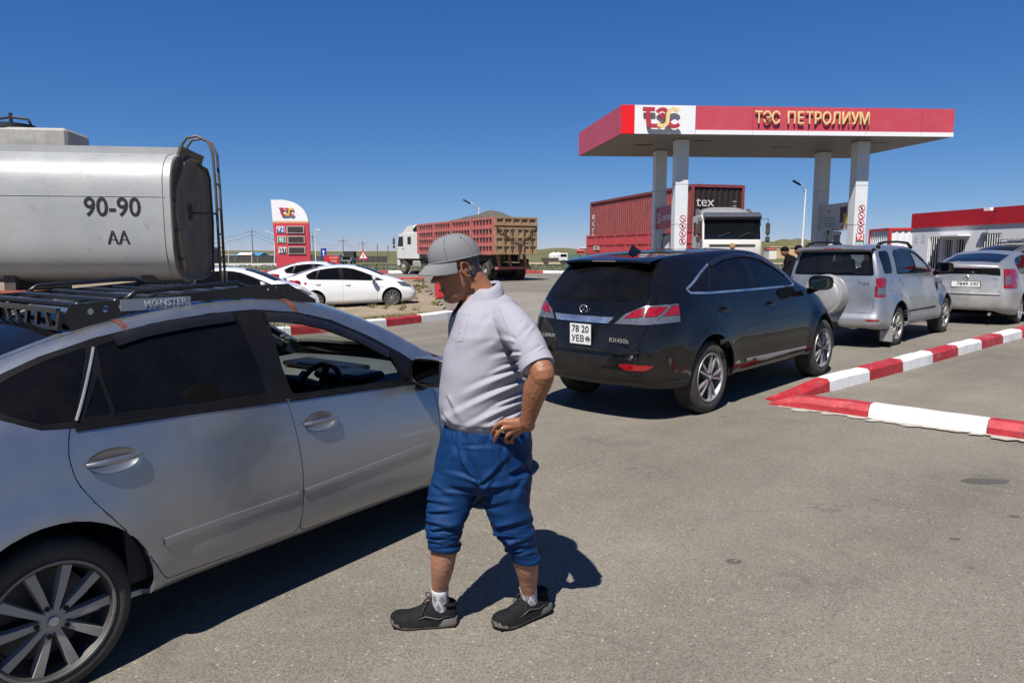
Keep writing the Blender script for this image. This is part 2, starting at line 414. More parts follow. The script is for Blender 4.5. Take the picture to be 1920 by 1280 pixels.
# light concrete slab of the junction and paving inside the kerb
CONC = asphalt_mat('pale_concrete', (.19, .17, .142), .5)
def poly_sheet(name, pts, dz, m, step=1.0):
    mb = MB(); n = 14; P = []
    for i in range(n + 1):
        a = [pts[0][k] + (pts[3][k] - pts[0][k]) * i / n for k in (0, 1)]; b = [pts[1][k] + (pts[2][k] - pts[1][k]) * i / n for k in (0, 1)]
        P.append([(a[0] + (b[0] - a[0]) * j / n, a[1] + (b[1] - a[1]) * j / n) for j in range(n + 1)])
    mb.grid([[(x, y, gz(x, y) + dz) for x, y in r] for r in P]); return struct(mb.build(name, m, smooth=True))
poly_sheet('concrete_apron', [(-1.3, 17.5), (1.6, 15.5), (5.2, 30), (-.5, 31)], .004, CONC)
# --- dirt island and verges
DIRT = asphalt_mat('dry_dirt', (.225, .175, .118), 1.2)
isl = [(-14, 9.6), (-3.6, 17.6), (-1.75, 20.1), (-1.7, 21.2), (-2.3, 24), (-5.5, 44), (-40, 44), (-40, 9.6)]
sheet('dirt_island', inpoly(isl), -40, 0, 8, 46, .25, .05, DIRT, rough=.035)
GRASSY = mat('verge_grass_soil', (.085, .085, .035), .95, var=.5, vs=.6)
sheet('verge', lambda x, y: True, -60, 60, 57.3, 118, 2.5, .02, GRASSY, rough=.02)
sheet('sand_field', lambda x, y: y > 122 - .1 * x, -2, 60, 118, 190, 3, .05, mat('pale_sand', (.36, .26, .18), .95, var=.12, vs=.05), rough=.1)
sheet('far_road', lambda x, y: 78 < y < 92, -70, -9, 76, 94, 3, .03, ASPH)

# --- kerbs: every painted block is a piece
KRED = mat('kerb_red_paint', (.36, .006, .016), .55, var=.3, vs=9, dust=.16, dcol=(.36, .22, .18), bump=.5, bs=25, rust=.55, rcol=(.30, .24, .20))
KWHT = mat('kerb_white_paint', (.74, .74, .73), .6, var=.07, vs=7, dust=.4, dcol=(.42, .38, .32), bump=.5, bs=25, rust=.6, rcol=(.33, .30, .26))
def kerb(pts, L=.97, w=.20, h=.16, start=0, label=None, taper=None, chamf=.035, hfun=None):
    root = empty('kerb', (pts[0][0], pts[0][1], gz(*pts[0]))); root['kind'] = 'structure'
    pts = [Vector((p[0], p[1])) for p in pts]
    seg = [(pts[i + 1] - pts[i]).length for i in range(len(pts) - 1)]; tot = sum(seg)
    def pos(s):
        for i, l in enumerate(seg):
            if s <= l + 1e-6 or i == len(seg) - 1: return pts[i] + (pts[i + 1] - pts[i]) * (s / l), (pts[i + 1] - pts[i]).normalized()
            s -= l
    n = max(1, round(tot / L)); k = start
    for i in range(n):
        rng = random.Random(i * 7 + int(tot * 10)); P = []
        s0, s1 = i * tot / n, (i + 1) * tot / n; jl, jh, jt = rng.uniform(-.010, .010), rng.uniform(-.008, .008), rng.uniform(-.010, .010)
        m = 5; 
        for q in range(m + 1):
            s = s0 + .004 + (s1 - s0 - .008) * q / m; p, d = pos(s); nn = Vector((-d.y, d.x)); hh = (h + jh) * (hfun(s / tot) if hfun else 1) * (1 + rng.uniform(-.035, .035)); ww = w / 2; p = p + nn * (jl + jt * (q / m - .5) + rng.uniform(-.003, .003))
            z = gz(p.x, p.y)
            row = []
            ch = min(chamf, hh * .45)
            for a, b in ((-ww - .012, -.06), (-ww, hh - ch), (-ww + ch, hh), (ww - ch, hh), (ww, hh - ch), (ww + .012, -.06)):
                row.append(Vector((p.x + nn.x * a, p.y + nn.y * a, z + b)) - root.location)
            P.append(row)
        mb = MB(); mb.grid(P); b = len(P[0])
        mb.f += [tuple(range(b)), tuple(m * b + t for t in range(b))[::-1]]; mb.m += [0, 0]
        mb.build('kerb_block', KRED if k % 2 == 0 else KWHT, root, recalc=True); k += 1
    return root
T = (2.93, 7.92)
k1 = kerb([T, (3.72, 8.50), (9.15, 12.9), (18, 20.2)], L=.98, start=0, hfun=lambda s: min(1, .12 + s * 17))
k2 = kerb([(2.90, 7.86), (3.58, 7.28), (4.46, 6.50), (6.6, 4.4)], L=.95, w=.26, h=.13, start=0, chamf=.10, hfun=lambda s: min(1, .15 + s * 14))
tag(k1, 'long red and white kerb running beside the queue of cars'); tag(k2, 'low bevelled red and white kerb coming off the pointed tip')
k3 = kerb([(-14, 9.3), (-3.6, 17.4), (-1.75, 19.9), (-1.5, 21.2)], L=1.25, w=.22, h=.21, start=1)
k4 = kerb([(-5.4, 44.3), (-40, 44.3)], L=2.0, h=.18, start=0)
k5 = kerb([(-30, 57), (45, 57)], L=2.05, h=.2, w=.3, start=1)
# loose mortar skirt by the near kerb
mb = MB(); rr = random.Random(4)
for i in range(36):
    t = i / 35; x = 2.95 + t * 1.75; y = 7.66 - t * 1.58 - .02
    for s in range(2):
        r = rr.uniform(.02, .09); cx, cy = x + rr.uniform(-.05, .05), y + rr.uniform(-.05, .07)
        vs = [(cx + r * 1.6 * math.cos(a) * rr.uniform(.6, 1.2), cy + r * .8 * math.sin(a) * rr.uniform(.6, 1.2), gz(cx, cy) + .005 + .0004 * i) for a in np.linspace(0, 2 * PI, 9)[:-1]]
        mb.add(vs, [tuple(range(8))])
o = mb.build('spilled_mortar', mat('mortar', (.40, .37, .32), .9)); tag(o, 'grey mortar spill along the foot of the near kerb', 'mortar', kind='stuff')
poly_sheet('pavement', [(3.45, 7.75), (8.4, 2.9), (18, 14), (9.4, 12.6)], .006, asphalt_mat('sandy_paving', (.170, .149, .118), 1))

# --- grass tufts, weeds, stones
def tufts(name, spots, hmin, hmax, blades, m, label):
    mb = MB(); rr = random.Random(len(spots))
    for x, y in spots:
        z = gz(x, y) + .04
        for b in range(blades):
            a = rr.uniform(0, 2 * PI); r = rr.uniform(0, .12); bx_, by_ = x + r * math.cos(a), y + r * math.sin(a)
            h = rr.uniform(hmin, hmax); lean = rr.uniform(.1, .6) * h; wd = rr.uniform(.004, .010) * (1 + y / 15); 
            dx, dy = math.cos(a) * lean, math.sin(a) * lean; px, py = -math.sin(a) * wd, math.cos(a) * wd
            mb.add([(bx_ - px, by_ - py, z), (bx_ + px, by_ + py, z), (bx_ + dx, by_ + dy, z + h)], [(0, 1, 2)])
    o = mb.build(name, m); tag(o, label, name.replace('_', ' '), kind='stuff')
rr = random.Random(11); f = inpoly(isl); sp = []
while len(sp) < 520:
    x, y = rr.uniform(-14, -1.5), rr.uniform(14, 44)
    if f(x, y) and mnoise.noise(Vector((x * .5, y * .35, 0))) > rr.uniform(-.05, .4): sp.append((x, y))
for i in range(160):
    t = rr.random(); sp.append((-5.2 + t * 3.5 - rr.uniform(.1, .9), 16.6 + t * 3.6 + rr.uniform(.0, .9)))
tufts('dry_grass', sp, .05, .16, 26, mat('dry_grass', (.19, .165, .06), .8, var=.35, vs=3), 'dry weeds and short grass on the dirt island')
sp = [(rr.uniform(-60, 60), rr.uniform(58, 115)) for _ in range(2600)]
tufts('steppe_grass', sp, .05, .16, 12, mat('steppe_grass', (.085, .10, .035), .85, var=.4, vs=.3), 'green steppe grass beyond the far kerb')
mb = MB()
for i in range(1500):
    u = rr.random()
    if u < .5: x, y = rr.uniform(-12, -1.6), rr.uniform(15, 44)
    else: x, y = rr.uniform(-3, 9), rr.uniform(2.2, 14)
    if u < .5 and not f(x, y): continue
    s = rr.uniform(.01, .05) if u < .5 else rr.uniform(.002, .006)
    mb.box((x, y, gz(x, y) + (.05 if u < .5 else 0) + s * .3), (s * rr.uniform(.8, 1.6), s, s * .8), rz=rr.uniform(0, 3))
o = mb.build('pebbles', mat('pebble', (.28, .25, .21), .9, var=.3)); tag(o, 'small stones and grit scattered over dirt and asphalt', 'pebbles', kind='stuff')

# ================================================================== CANOPY
PRED = mat('panel_red', (.50, .048, .075), .42, var=.05, vs=.8, dust=.12, dcol=(.5, .35, .33))
PRED2 = mat('panel_bright_red', (.75, .008, .010), .35, var=.02)
PWHT = mat('panel_white', (.78, .78, .78), .4, var=.03, dust=.12)
SOFF = mat('soffit_strip', (.20, .19, .175), .55, var=.08)
COLG = mat('column_cladding', (.66, .68, .69), .4, var=.04, dust=.15, dcol=(.5, .46, .42))
GOLD = mat('letter_gold', (.72, .56, .25), .45, var=.04)
LRED = mat('letter_red', (.42, .03, .05), .45)
zs = 5.22; hf = .84
A = Vector((3.30, 22.35)); B = Vector((13.72, 23.0)); ux = (B - A).normalized(); uy = Vector((-ux.y, ux.x)); Wc = (B - A).length; Dc = 5.2
can = empty('fuel_canopy', (A.x, A.y, gz(A.x, A.y)), math.atan2(ux.y, ux.x), 'red and white fuel station canopy on four grey columns', 'canopy')
z0 = zs - can.location.z
def cb(name, mt, x0, x1, y0, y1, za, zb, par=can): return MB().bx(x0, x1, y0, y1, za, zb).build(name, mt, par)
cb('roof_deck', SOFF, .08, Wc - .08, .08, Dc - .08, z0 + .02, z0 + hf - .1)
# soffit strips
ns = 50
for i in range(ns):
    y = .06 + (Dc - .12) * i / ns
    me = bpy.data.meshes.get('soffit_strip') or MB().bx(.05, Wc - .05, .004, (Dc - .12) / ns - .012, 0, .018).mesh('soffit_strip', SOFF)
    link('soffit_strip', me, can, Matrix.Translation((0, y, z0 - .012)))
# fascia front: red strip, white logo panel, red panels with white base strip
xs = [0, .40, 2.27, 4.05, 5.80, 7.62, 9.40, Wc]
cb('fascia_corner_panel', PRED2, 0, .40 - .004, 0, .06, z0, z0 + hf)
lp = cb('fascia_logo_panel', PWHT, .40, 2.27 - .006, -.004, .056, z0, z0 + hf)
for i in range(2, 7):
    fp = cb('fascia_panel', PRED, xs[i] + .006, xs[i + 1] - .006, 0, .06, z0 + .13, z0 + hf)
    cb('base_strip', PWHT, xs[i] + .006, xs[i + 1] - .006, -.012, .06, z0, z0 + .128, par=fp)
for i in range(3):
    cb('fascia_panel', PRED, 0, .05, .062 + i * (Dc - .06) / 3, (i + 1) * (Dc - .06) / 3 + .05, z0, z0 + hf)
    cb('fascia_panel', PRED, Wc - .05, Wc, .062 + i * (Dc - .06) / 3, (i + 1) * (Dc - .06) / 3 + .05, z0, z0 + hf)
cb('fascia_panel', PRED, 0.05, Wc - .05, Dc - .06, Dc - .01, z0, z0 + hf)
def arc(cx, cy, r, a0, a1, n=18): return [(cx + r * math.cos(math.radians(a0 + (a1 - a0) * i / n)), cy + r * math.sin(math.radians(a0 + (a1 - a0) * i / n))) for i in range(n + 1)]
def band(path, w):                                           # 2D path to band outline
    P = [Vector(p) for p in path]; l, r = [], []
    for i in range(len(P)):
        d = (P[min(i + 1, len(P) - 1)] - P[max(i - 1, 0)]).normalized(); n = Vector((-d.y, d.x)) * w / 2
        l.append(P[i] + n); r.append(P[i] - n)
    return l, r
def logo(par, M, s, t, mr_=None, mg=None):
    """linked rounded letters T, E reversed, C"""
    mr_ = mr_ or LRED; mg = mg or GOLD
    def add(name, path, w, z, mt):
        l, r = band(path, w); mb = MB(); n = len(l)
        V = [(p.x * s, p.y * s, 0) for p in l] + [(p.x * s, p.y * s, 0) for p in r] + [(p.x * s, p.y * s, t) for p in l] + [(p.x * s, p.y * s, t) for p in r]
        V = [M @ Vector((a, b, c + z)) for a, b, c in V]; F = []
        for i in range(n - 1):
            F += [(i, i + 1, n + i + 1, n + i), (2 * n + i, 3 * n + i, 3 * n + i + 1, 2 * n + i + 1), (i, 2 * n + i, 2 * n + i + 1, i + 1), (n + i, n + i + 1, 3 * n + i + 1, 3 * n + i)]
        F += [(0, n, 3 * n, 2 * n), (n - 1, 3 * n - 1, 4 * n - 1, 2 * n - 1)]
        mb.add(V, F); return mb.build(name, mt, par, recalc=True)
    add('logo_letter', [(-1.05, .42), (-.45, .42)], .20, 0, mr_)
    add('logo_letter', [(-.78, .40), (-.78, -.10)] + arc(-.56, -.16, .22, 180, 270, 8) + [(-.10, -.38)], .20, .002, mr_)
    add('logo_letter', arc(-.06, .12, .30, 150, -60, 18), .19, .004, mr_)
    add('logo_letter', arc(-.06, .12, .08, 0, 340, 12), .12, .002, mr_)
    add('logo_letter', [(-.30, -.30)] + arc(-.05, -.12, .26, 250, 360, 10) + [(.22, .10)] + arc(.52, .14, .30, 180, 40, 12), .19, .006, mg)
    add('logo_letter', arc(.56, -.08, .32, 190, 320, 12), .19, .003, mr_)
logo(can, frame((1.25, -.085, z0 + hf * .53), (1, 0, 0), (0, 0, 1)), .60, .045)
ltr = 'ТЭС ПЕТРОЛИУМ'
adv = {'Т': .262, 'Э': .268, 'С': .27, ' ': .20, 'П': .30, 'Е': .28, 'Р': .265, 'О': .30, 'Л': .305, 'И': .31, 'У': .265, 'М': .33}
xx = 4.07
for ch in ltr:
    if ch != ' ': text_obj('sign_letter', ch, .50, frame((xx + adv[ch] / 2, -.07, z0 + .13 + .355), (1, 0, 0), (0, 0, 1)), GOLD, can, .02, .80, .004)
    xx += adv[ch]
# the deck is a parallelogram: its far edge sits a little to the left
SHR = -.095
for ch in list(can.children):
    if ch.name.startswith('soffit_strip'): ch.matrix_basis = Matrix.Translation((ch.matrix_basis.translation.y * SHR, ch.matrix_basis.translation.y, ch.matrix_basis.translation.z))
    elif ch.name.startswith(('roof_deck', 'fascia_panel')):
        for v in ch.data.vertices: v.co.x += SHR * v.co.y
# columns
def column(x, y, kind):
    w = .40
    c = MB().bx(x - w / 2, x + w / 2, y - w / 2, y + w / 2, -.2, z0 + .02).build('column', COLG, can)
    MB().bx(x - w / 2 - .01, x + w / 2 + .01, y - w / 2 - .01, y + w / 2 + .01, z0 - .05, z0 - .015).build('column_collar', SOFF, c)
    for zz in (1.3, 2.55, 3.8): MB().bx(x - w / 2 - .003, x + w / 2 + .003, y - w / 2 - .003, y + w / 2 + .003, zz, zz + .008).build('cladding_joint', M_['black'], c)
    return c
cx0, cx1, cy0, cy1 = 2.13, 8.02, .95, 3.45
cols = {(i, j): column(cx0 if i == 0 else cx1, cy0 if j == 0 else cy1, 0) for i in (0, 1) for j in (0, 1)}
# round prohibition signs printed on the front columns, and grade labels
SGR = mat('sign_red', (.50, .02, .02), .5); SGW = mat('sign_white', (.78, .78, .78), .45, var=.02); SGB = mat('sign_black', (.02, .02, .02), .5); SGG = mat('sign_green', (.01, .22, .10), .5); SGBL = mat('sign_blue', (.01, .03, .28), .45)
def ring_sign(par, x, y, z, r, k):
    M = frame((x, y, z), (1, 0, 0), (0, 0, 1)); d = MB().lathe([(0, 0), (r, 0), (r, .004)], 24, M).build('round_label', SGW, par, recalc=True)
    MB().lathe([(r * .82, 0), (r * .82, .008), (r, .008), (r, 0)], 24, M).build('red_ring', SGR, d, recalc=True)
    mb = MB()
    if k == 0: mb.prism([(-.5 * r, -.05 * r), (.5 * r, -.05 * r), (.5 * r, .1 * r), (-.5 * r, .1 * r)], .001, .006, M)
    elif k == 1: mb.prism([(-.35 * r, -.4 * r), (.3 * r, -.4 * r), (.3 * r, .4 * r), (-.1 * r, .4 * r), (-.35 * r, .1 * r)], .001, .006, M)
    elif k == 2: mb.prism([(-.1 * r, -.5 * r), (.35 * r, -.3 * r), (.1 * r, .1 * r), (.25 * r, .5 * r), (-.3 * r, .2 * r), (-.3 * r, -.2 * r)], .001, .006, M)
    else: mb.prism([(-.25 * r, -.5 * r), (.25 * r, -.5 * r), (.25 * r, .5 * r), (-.25 * r, .5 * r)], .001, .006, M)
    mb.build('pictogram', SGB, d, recalc=True)
    if k != 4: MB().box((0, 0, 0), (r * 1.7, r * .16, .006), R=Matrix.Rotation(-PI / 4, 4, 'Z')).build('red_bar', SGR, d).matrix_basis = M @ Matrix.Translation((0, 0, .009))
yf = cy0 - .205
for i, z in enumerate((2.76, 2.52, 2.28, 2.04)): ring_sign(cols[0, 0], cx0 + .06, yf, z - .02, .105, i)
for i, z in enumerate((3.08, 2.85, 2.62, 2.39)): ring_sign(cols[1, 0], cx1 + .03, yf, z, .11, (3 + i) % 4)
MB().bx(cx1 - .11, cx1 + .17, yf - .006, yf, 2.04, 2.26).build('grade_label', SGR, cols[1, 0]); text_obj('grade_number', '92', .24, frame((cx1 + .03, yf - .009, 2.15), (1, 0, 0), (0, 0, 1)), SGW, cols[1, 0], .001, 1, .006)
MB().bx(cx1 - .11, cx1 + .17, yf - .006, yf, 1.79, 2.02).build('grade_label', SGG, cols[1, 0]); text_obj('grade_number', '92', .24, frame((cx1 + .03, yf - .009, 1.89), (1, 0, 0), (0, 0, 1)), SGW, cols[1, 0], .001, 1, .006)
# poster boards between front and rear columns
def poster(x, name, bgm, label, stuff):
    p = empty(name, (0, 0, 0)); p.parent = None
    return p
def board(cx, zc, w_, h_, y0_, mt, nm): return MB().bx(cx - .03, cx + .03, y0_, y0_ + w_, zc - h_ / 2, zc + h_ / 2).build(nm, mt, can)
b1 = board(cx0 - .10, 2.84, 2.45, .74, cy0 + .02, mat('poster_red', (.38, .015, .03), .4), 'poster_board')
Mp = frame((cx0 - .135, cy0 + 1.2, 2.84), (0, -1, 0), (0, 0, 1))
text_obj('poster_text', '50', .50, Mp @ Matrix.Translation((-.78, -.02, 0)), SGW, b1, .001, .9)
text_obj('poster_text', 'хөнгөлөлт', .30, Mp @ Matrix.Translation((.30, -.02, 0)), SGW, b1, .001, .8, .005)
text_obj('poster_text', 'литрт', .13, Mp @ Matrix.Translation((-.35, -.08, 0)), SGW, b1, .001, .8)
MB().prism([(.82, .14), (.92, .30), (.96, .16), (1.04, .32), (1.02, .10)], .002, .006, Mp).build('yellow_mark', GOLD, b1, recalc=True)
b2 = board(cx1 - .06, 2.86, 2.45, .92, cy0 + .02, mat('poster_grey', (.55, .55, .56), .45), 'poster_board')
Mp = frame((cx1 - .095, cy0 + 1.2, 2.86), (0, -1, 0), (0, 0, 1))
logo(b2, Mp @ Matrix.Translation((-.45, .22, 0)), .10, .004)
for i in range(4): MB().prism([(-.85, -i * .09), (-.05 - .1 * (i % 2), -i * .09), (-.05 - .1 * (i % 2), -i * .09 - .03), (-.85, -i * .09 - .03)], .001, .003, Mp).build('print_line', mat('print_grey', (.25, .25, .26), .6), b2)
MB().prism([(.30, -.20), (.70, -.20), (.70, .32), (.30, .32)], .001, .004, Mp).build('picture_patch', mat('print_dark', (.10, .02, .03), .5, var=.6, vs=8), b2)
MB().prism([(.55, -.25), (.95, -.25), (.95, .10), (.55, .10)], .002, .006, Mp).build('picture_patch', mat('print_yellow', (.60, .42, .04), .5, var=.4, vs=12), b2)
text_obj('poster_text', '1800-1864', .13, Mp @ Matrix.Translation((.62, -.34, 0)), SGR, b2, .001, .9)
for x_, y_ in ((2.9, 1.2), (2.9, 3.6), (6.0, 2.4), (8.8, 1.4), (1.2, 2.2)):
    MB().bx(x_ - .3, x_ + .3, y_ - .12, y_ + .12, z0 - .022, z0 - .014).build('canopy_light', M_['black'], can)

# fuel dispensers on islands
def dispenser(x, y, rz):
    g = gz(x, y); d = empty('fuel_dispenser', (x, y, g), rz)
    MB().bx(-.55, .55, -.28, .28, -.05, .16).build('plinth', CONC, d)
    MB().box((0, 0, .95), (.86, .46, 1.55), bev=.02).build('cabinet', mat('dispenser_white', (.62, .63, .62), .4, dust=.3), d)
    MB().bx(-.34, .34, -.24, -.232, 1.15, 1.55).build('display', M_['black'], d)
    MB().bx(-.43, .43, -.236, -.231, .35, .95).build('door_panel', PRED, d)
    MB().box((0, 0, 2.14), (1.05, .34, .12), bev=.02).build('top_beam', mat('dispenser_grey', (.40, .41, .41), .5), d)
    for s in (-1, 1): MB().box((s * .42, 0, 1.9), (.12, .3, .45), bev=.01).build('upright', mat('dispenser_grey', (0, 0, 0)), d)
    for s in (-1, 1):
        pts = [(s * .47, .0, 2.15), (s * .62, -.03, 2.22), (s * .78, -.05, 1.9), (s * .80, -.08, 1.2), (s * .70, -.08, .62), (s * .56, -.06, .75), (s * .50, -.04, 1.05)]
        q = []
        for i in range(len(pts) - 1):
            for t in (0, .33, .66): q.append(Vector(pts[i]).lerp(Vector(pts[i + 1]), t))
        MB().tube(q, .022, 6).build('hose', M_['black'], d, smooth=True)
        MB().box((s * .47, -.04, 1.12), (.07, .16, .22), bev=.02).build('nozzle', mat('nozzle_green', (.02, .12, .06), .4), d)
    return d
def cw(x, y): p = A + ux * x + uy * y; return p
p_ = cw(cx0 + .15, 2.3); tag(dispenser(p_.x, p_.y, .9), 'pale fuel dispenser between the left pair of canopy columns', 'fuel dispenser', 'fuel dispensers under the canopy')
p_ = cw(cx1 - .10, 2.3); tag(dispenser(p_.x, p_.y, .9), 'pale fuel dispenser between the right pair of canopy columns', 'fuel dispenser', 'fuel dispensers under the canopy')

# ================================================================== KIOSK BUILDING
kb = empty('kiosk_building', (17.55, 31.9, gz(17.5, 31)), 0, 'low white kiosk building with dark red fascia and barred windows', 'building')
dirv = Vector((.75, -6.6)).normalized(); kb.rotation_euler[2] = math.atan2(dirv.y, dirv.x)   # local +x runs along the facade towards the camera, -y outward
WALL = mat('sandwich_wall', (.66, .67, .70), .55, var=.03, dust=.2, dcol=(.5, .48, .45))
FRED = mat('fascia_dark_red', (.40, .008, .015), .5, var=.05)
wins = [(1.05, 1.75, -.2, 2.2, 'd'), (1.95, 2.5, .9, 2.05, 'w'), (2.62, 3.2, .9, 2.05, 'w'), (4.0, 5.0, .9, 2.2, 'w')]
xs_ = sorted({0, 11, *[a for w_ in wins for a in w_[:2]]})
for i in range(len(xs_) - 1):
    a, b = xs_[i], xs_[i + 1]; hit = [w_ for w_ in wins if w_[0] <= a < w_[1]]
    if hit:
        z1_, z2_ = hit[0][2], hit[0][3]
        if z1_ > 0: MB().bx(a, b, 0, .16, -.2, z1_).build('wall_panel', WALL, kb)
        MB().bx(a, b, 0, .16, z2_, 2.52).build('wall_panel', WALL, kb)
    else: MB().bx(a + .003, b - .003, 0, .16, -.2, 2.52).build('wall_panel', WALL, kb)
MB().bx(0, 11, 5.8, 6, -.2, 2.52).build('wall_panel', WALL, kb); MB().bx(-.02, .14, .17, 5.79, -.2, 2.52).build('wall_panel', WALL, kb); MB().bx(10.86, 11, .17, 5.79, -.2, 2.52).build('wall_panel', WALL, kb)
MB().bx(0.1, 10.9, .2, 5.8, 2.5, 2.6).build('roof', SOFF, kb)
MB().bx(0.2, 10.8, 1.5, 1.6, 0, 2.5).build('inner_partition', M_['dark'], kb)
for i in range(6): MB().bx(-.03 + i * 2.2, 2.165 + i * 2.2, -.06, .0, 2.53, 3.15).build('fascia_panel', FRED, kb)
MB().bx(-.03, 0.03, .01, 6, 2.53, 3.15).build('fascia_panel', FRED, kb)
MB().bx(11.11, 11.17, .01, 6, 2.53, 3.15).build('fascia_panel', FRED, kb); MB().bx(.04, 11.10, 5.94, 6.0, 2.53, 3.15).build('fascia_panel', FRED, kb)
for a, b, z1_, z2_, kd in wins:
    fr = MB(); 
    for q in ((a, a + .06, z1_, z2_), (b - .06, b, z1_, z2_), (a + .06, b - .06, z1_, z1_ + .06), (a + .06, b - .06, z2_ - .06, z2_)): fr.bx(q[0], q[1], .05, .11, q[2], q[3])
    wf = fr.build('door_frame' if kd == 'd' else 'window_frame', PWHT, kb)
    MB().bx(a + .06, b - .06, .10, .105, z1_ + .06, z2_ - .06).build('pane', mat('office_glass', (.02, .022, .025), .05, var=.2), wf)
    nb = max(3, round((b - a) / .13))
    for i in range(nb):
        x = a + .08 + (b - a - .16) * i / (nb - 1); MB().cyl((x, .02, z1_ + .02), (x, .02, z2_ - .02), .014, 6).build('window_bar', PWHT, wf)
MB().bx(1.75, 3.45, -.55, 0, 2.12, 2.18).build('door_hood', PWHT, kb)
MB().bx(4.55, 4.85, -.42, -.28, 3.02, 3.14).build('floodlight', PWHT, kb); MB().cyl((4.7, -.02, 3.0), (4.7, -.35, 3.05), .02, 6).build('lamp_arm', M_['black'], kb)
MB().bx(.18, .40, -.006, 0, 1.9, 2.15).build('notice_sheet', mat('paper_grey', (.5, .5, .52), .7, var=.4, vs=20), kb); MB().bx(.62, .86, -.006, 0, 1.9, 2.25).build('notice_sheet', mat('paper_grey', (0, 0, 0)), kb)

# white corrugated store with red top rail
def corrugated(mb, a, b, z0_, z1_, depth=.035, pitch=.26):
    a, b = Vector(a), Vector(b); d = b - a; L = d.length; d.normalize(); n = Vector((d.y, -d.x)); k = int(L / pitch); P = [[], []]
    for i in range(k):
        for t, q in ((0, 0), (.28, 0), (.42, 1), (.78, 1), (.92, 0)):
            p = a + d * (i + t) * L / k + n * (-depth * q)
            P[0].append((p.x, p.y, z0_)); P[1].append((p.x, p.y, z1_))
    P[0].append((b.x, b.y, z0_)); P[1].append((b.x, b.y, z1_)); mb.grid(P)
def container(name, L, Wd, Hh, mt, mrail, parent=None, loc=(0, 0, 0), rz=0):
    c = empty(name, loc, rz)
    for nm, a, b in (('side_wall', (0, -Wd / 2), (L, -Wd / 2)), ('side_wall', (L, Wd / 2), (0, Wd / 2)), ('end_wall', (L, -Wd / 2), (L, Wd / 2)), ('end_wall', (0, Wd / 2), (0, -Wd / 2))):
        mb = MB(); corrugated(mb, a, b, .12, Hh - .1); mb.build(nm, mt, c)
    MB().bx(.02, L - .02, -Wd / 2 + .02, Wd / 2 - .02, Hh - .06, Hh - .02).build('roof', mt, c); MB().bx(0.03, L - .03, -Wd / 2 + .06, Wd / 2 - .06, .1, .15).build('floor', mt, c)
    for x in (0, L):
        for y in (-1, 1): MB().box((x, y * Wd / 2, Hh / 2), (.12, .12, Hh), bev=.01).build('corner_post', mrail, c)
    for zz in (.07, Hh - .05):
        for y in (-1, 1): MB().box((L / 2, y * Wd / 2, zz), (L - .13, .09, .12)).build('rail', mrail, c)
        for x in (0, L): MB().box((x, 0, zz), (.09, Wd - .13, .12)).build('rail', mrail, c)
    return c
ct = container('storage_container', 3.1, 2.44, 2.75, mat('store_white', (.76, .76, .77), .5, var=.04, dust=.15), mat('rail_red', (.50, .02, .02), .5), None, (18.2, 36.0, .05), math.radians(-6))
tag(ct, 'white corrugated storage container with a red top rail behind the kiosk', 'container')

# --- stains on the forecourt
mb = MB(); mb2 = MB(); rr = random.Random(21)
for (u, v, r, el, k) in ((1377, 1052, .045, 1.6, 0), (1846, 902, .10, 2.6, 0), (1902, 968, .035, 1.5, 0), (1530, 1203, .05, 1.8, 1), (1300, 1098, .03, 1.4, 0), (958, 1226, .025, 1.2, 0), (1045, 805, .05, 1.5, 1), (1010, 875, .03, 1.3, 1), (1150, 900, .02, 1.2, 0), (1240, 1180, .02, 1.3, 0), (1700, 1130, .03, 2, 1), (1480, 930, .12, 3, 1), (1660, 850, .05, 2, 1), (1120, 1245, .03, 1.6, 1), (700, 1235, .03, 1.4, 0), (1790, 1010, .03, 1.5, 0), (1250, 860, .08, 2.5, 1), (1560, 1040, .02, 1.4, 0)):
    c = gp(u, v); r *= .68; n_ = 22; ph_ = rr.uniform(0, 6)
    vs = [(c.x + r * el * math.cos(a) * (1 + .35 * mnoise.noise(Vector((math.cos(a) * 2 + u, math.sin(a) * 2, 0)))), c.y + r * math.sin(a) * (1 + .45 * mnoise.noise(Vector((math.cos(a) * 2, math.sin(a) * 2 + v, 5)))), c.z + .0015) for a in np.linspace(0, 2 * PI, n_ + 1)[:-1]]
    if k or r * el < .03: continue
    mb.add(vs, [tuple(range(n_))])
for m_, nm_, col_ in ((mb, 'oil_stains', (.082, .074, .063)),):
    o = m_.build(nm_, asphalt_mat(nm_, col_)); o['kind'] = 'stuff'; o['label'] = ('small dark oil spots' if m_ is mb else 'faint greyish stains') + ' scattered over the asphalt'; o['category'] = 'stains'
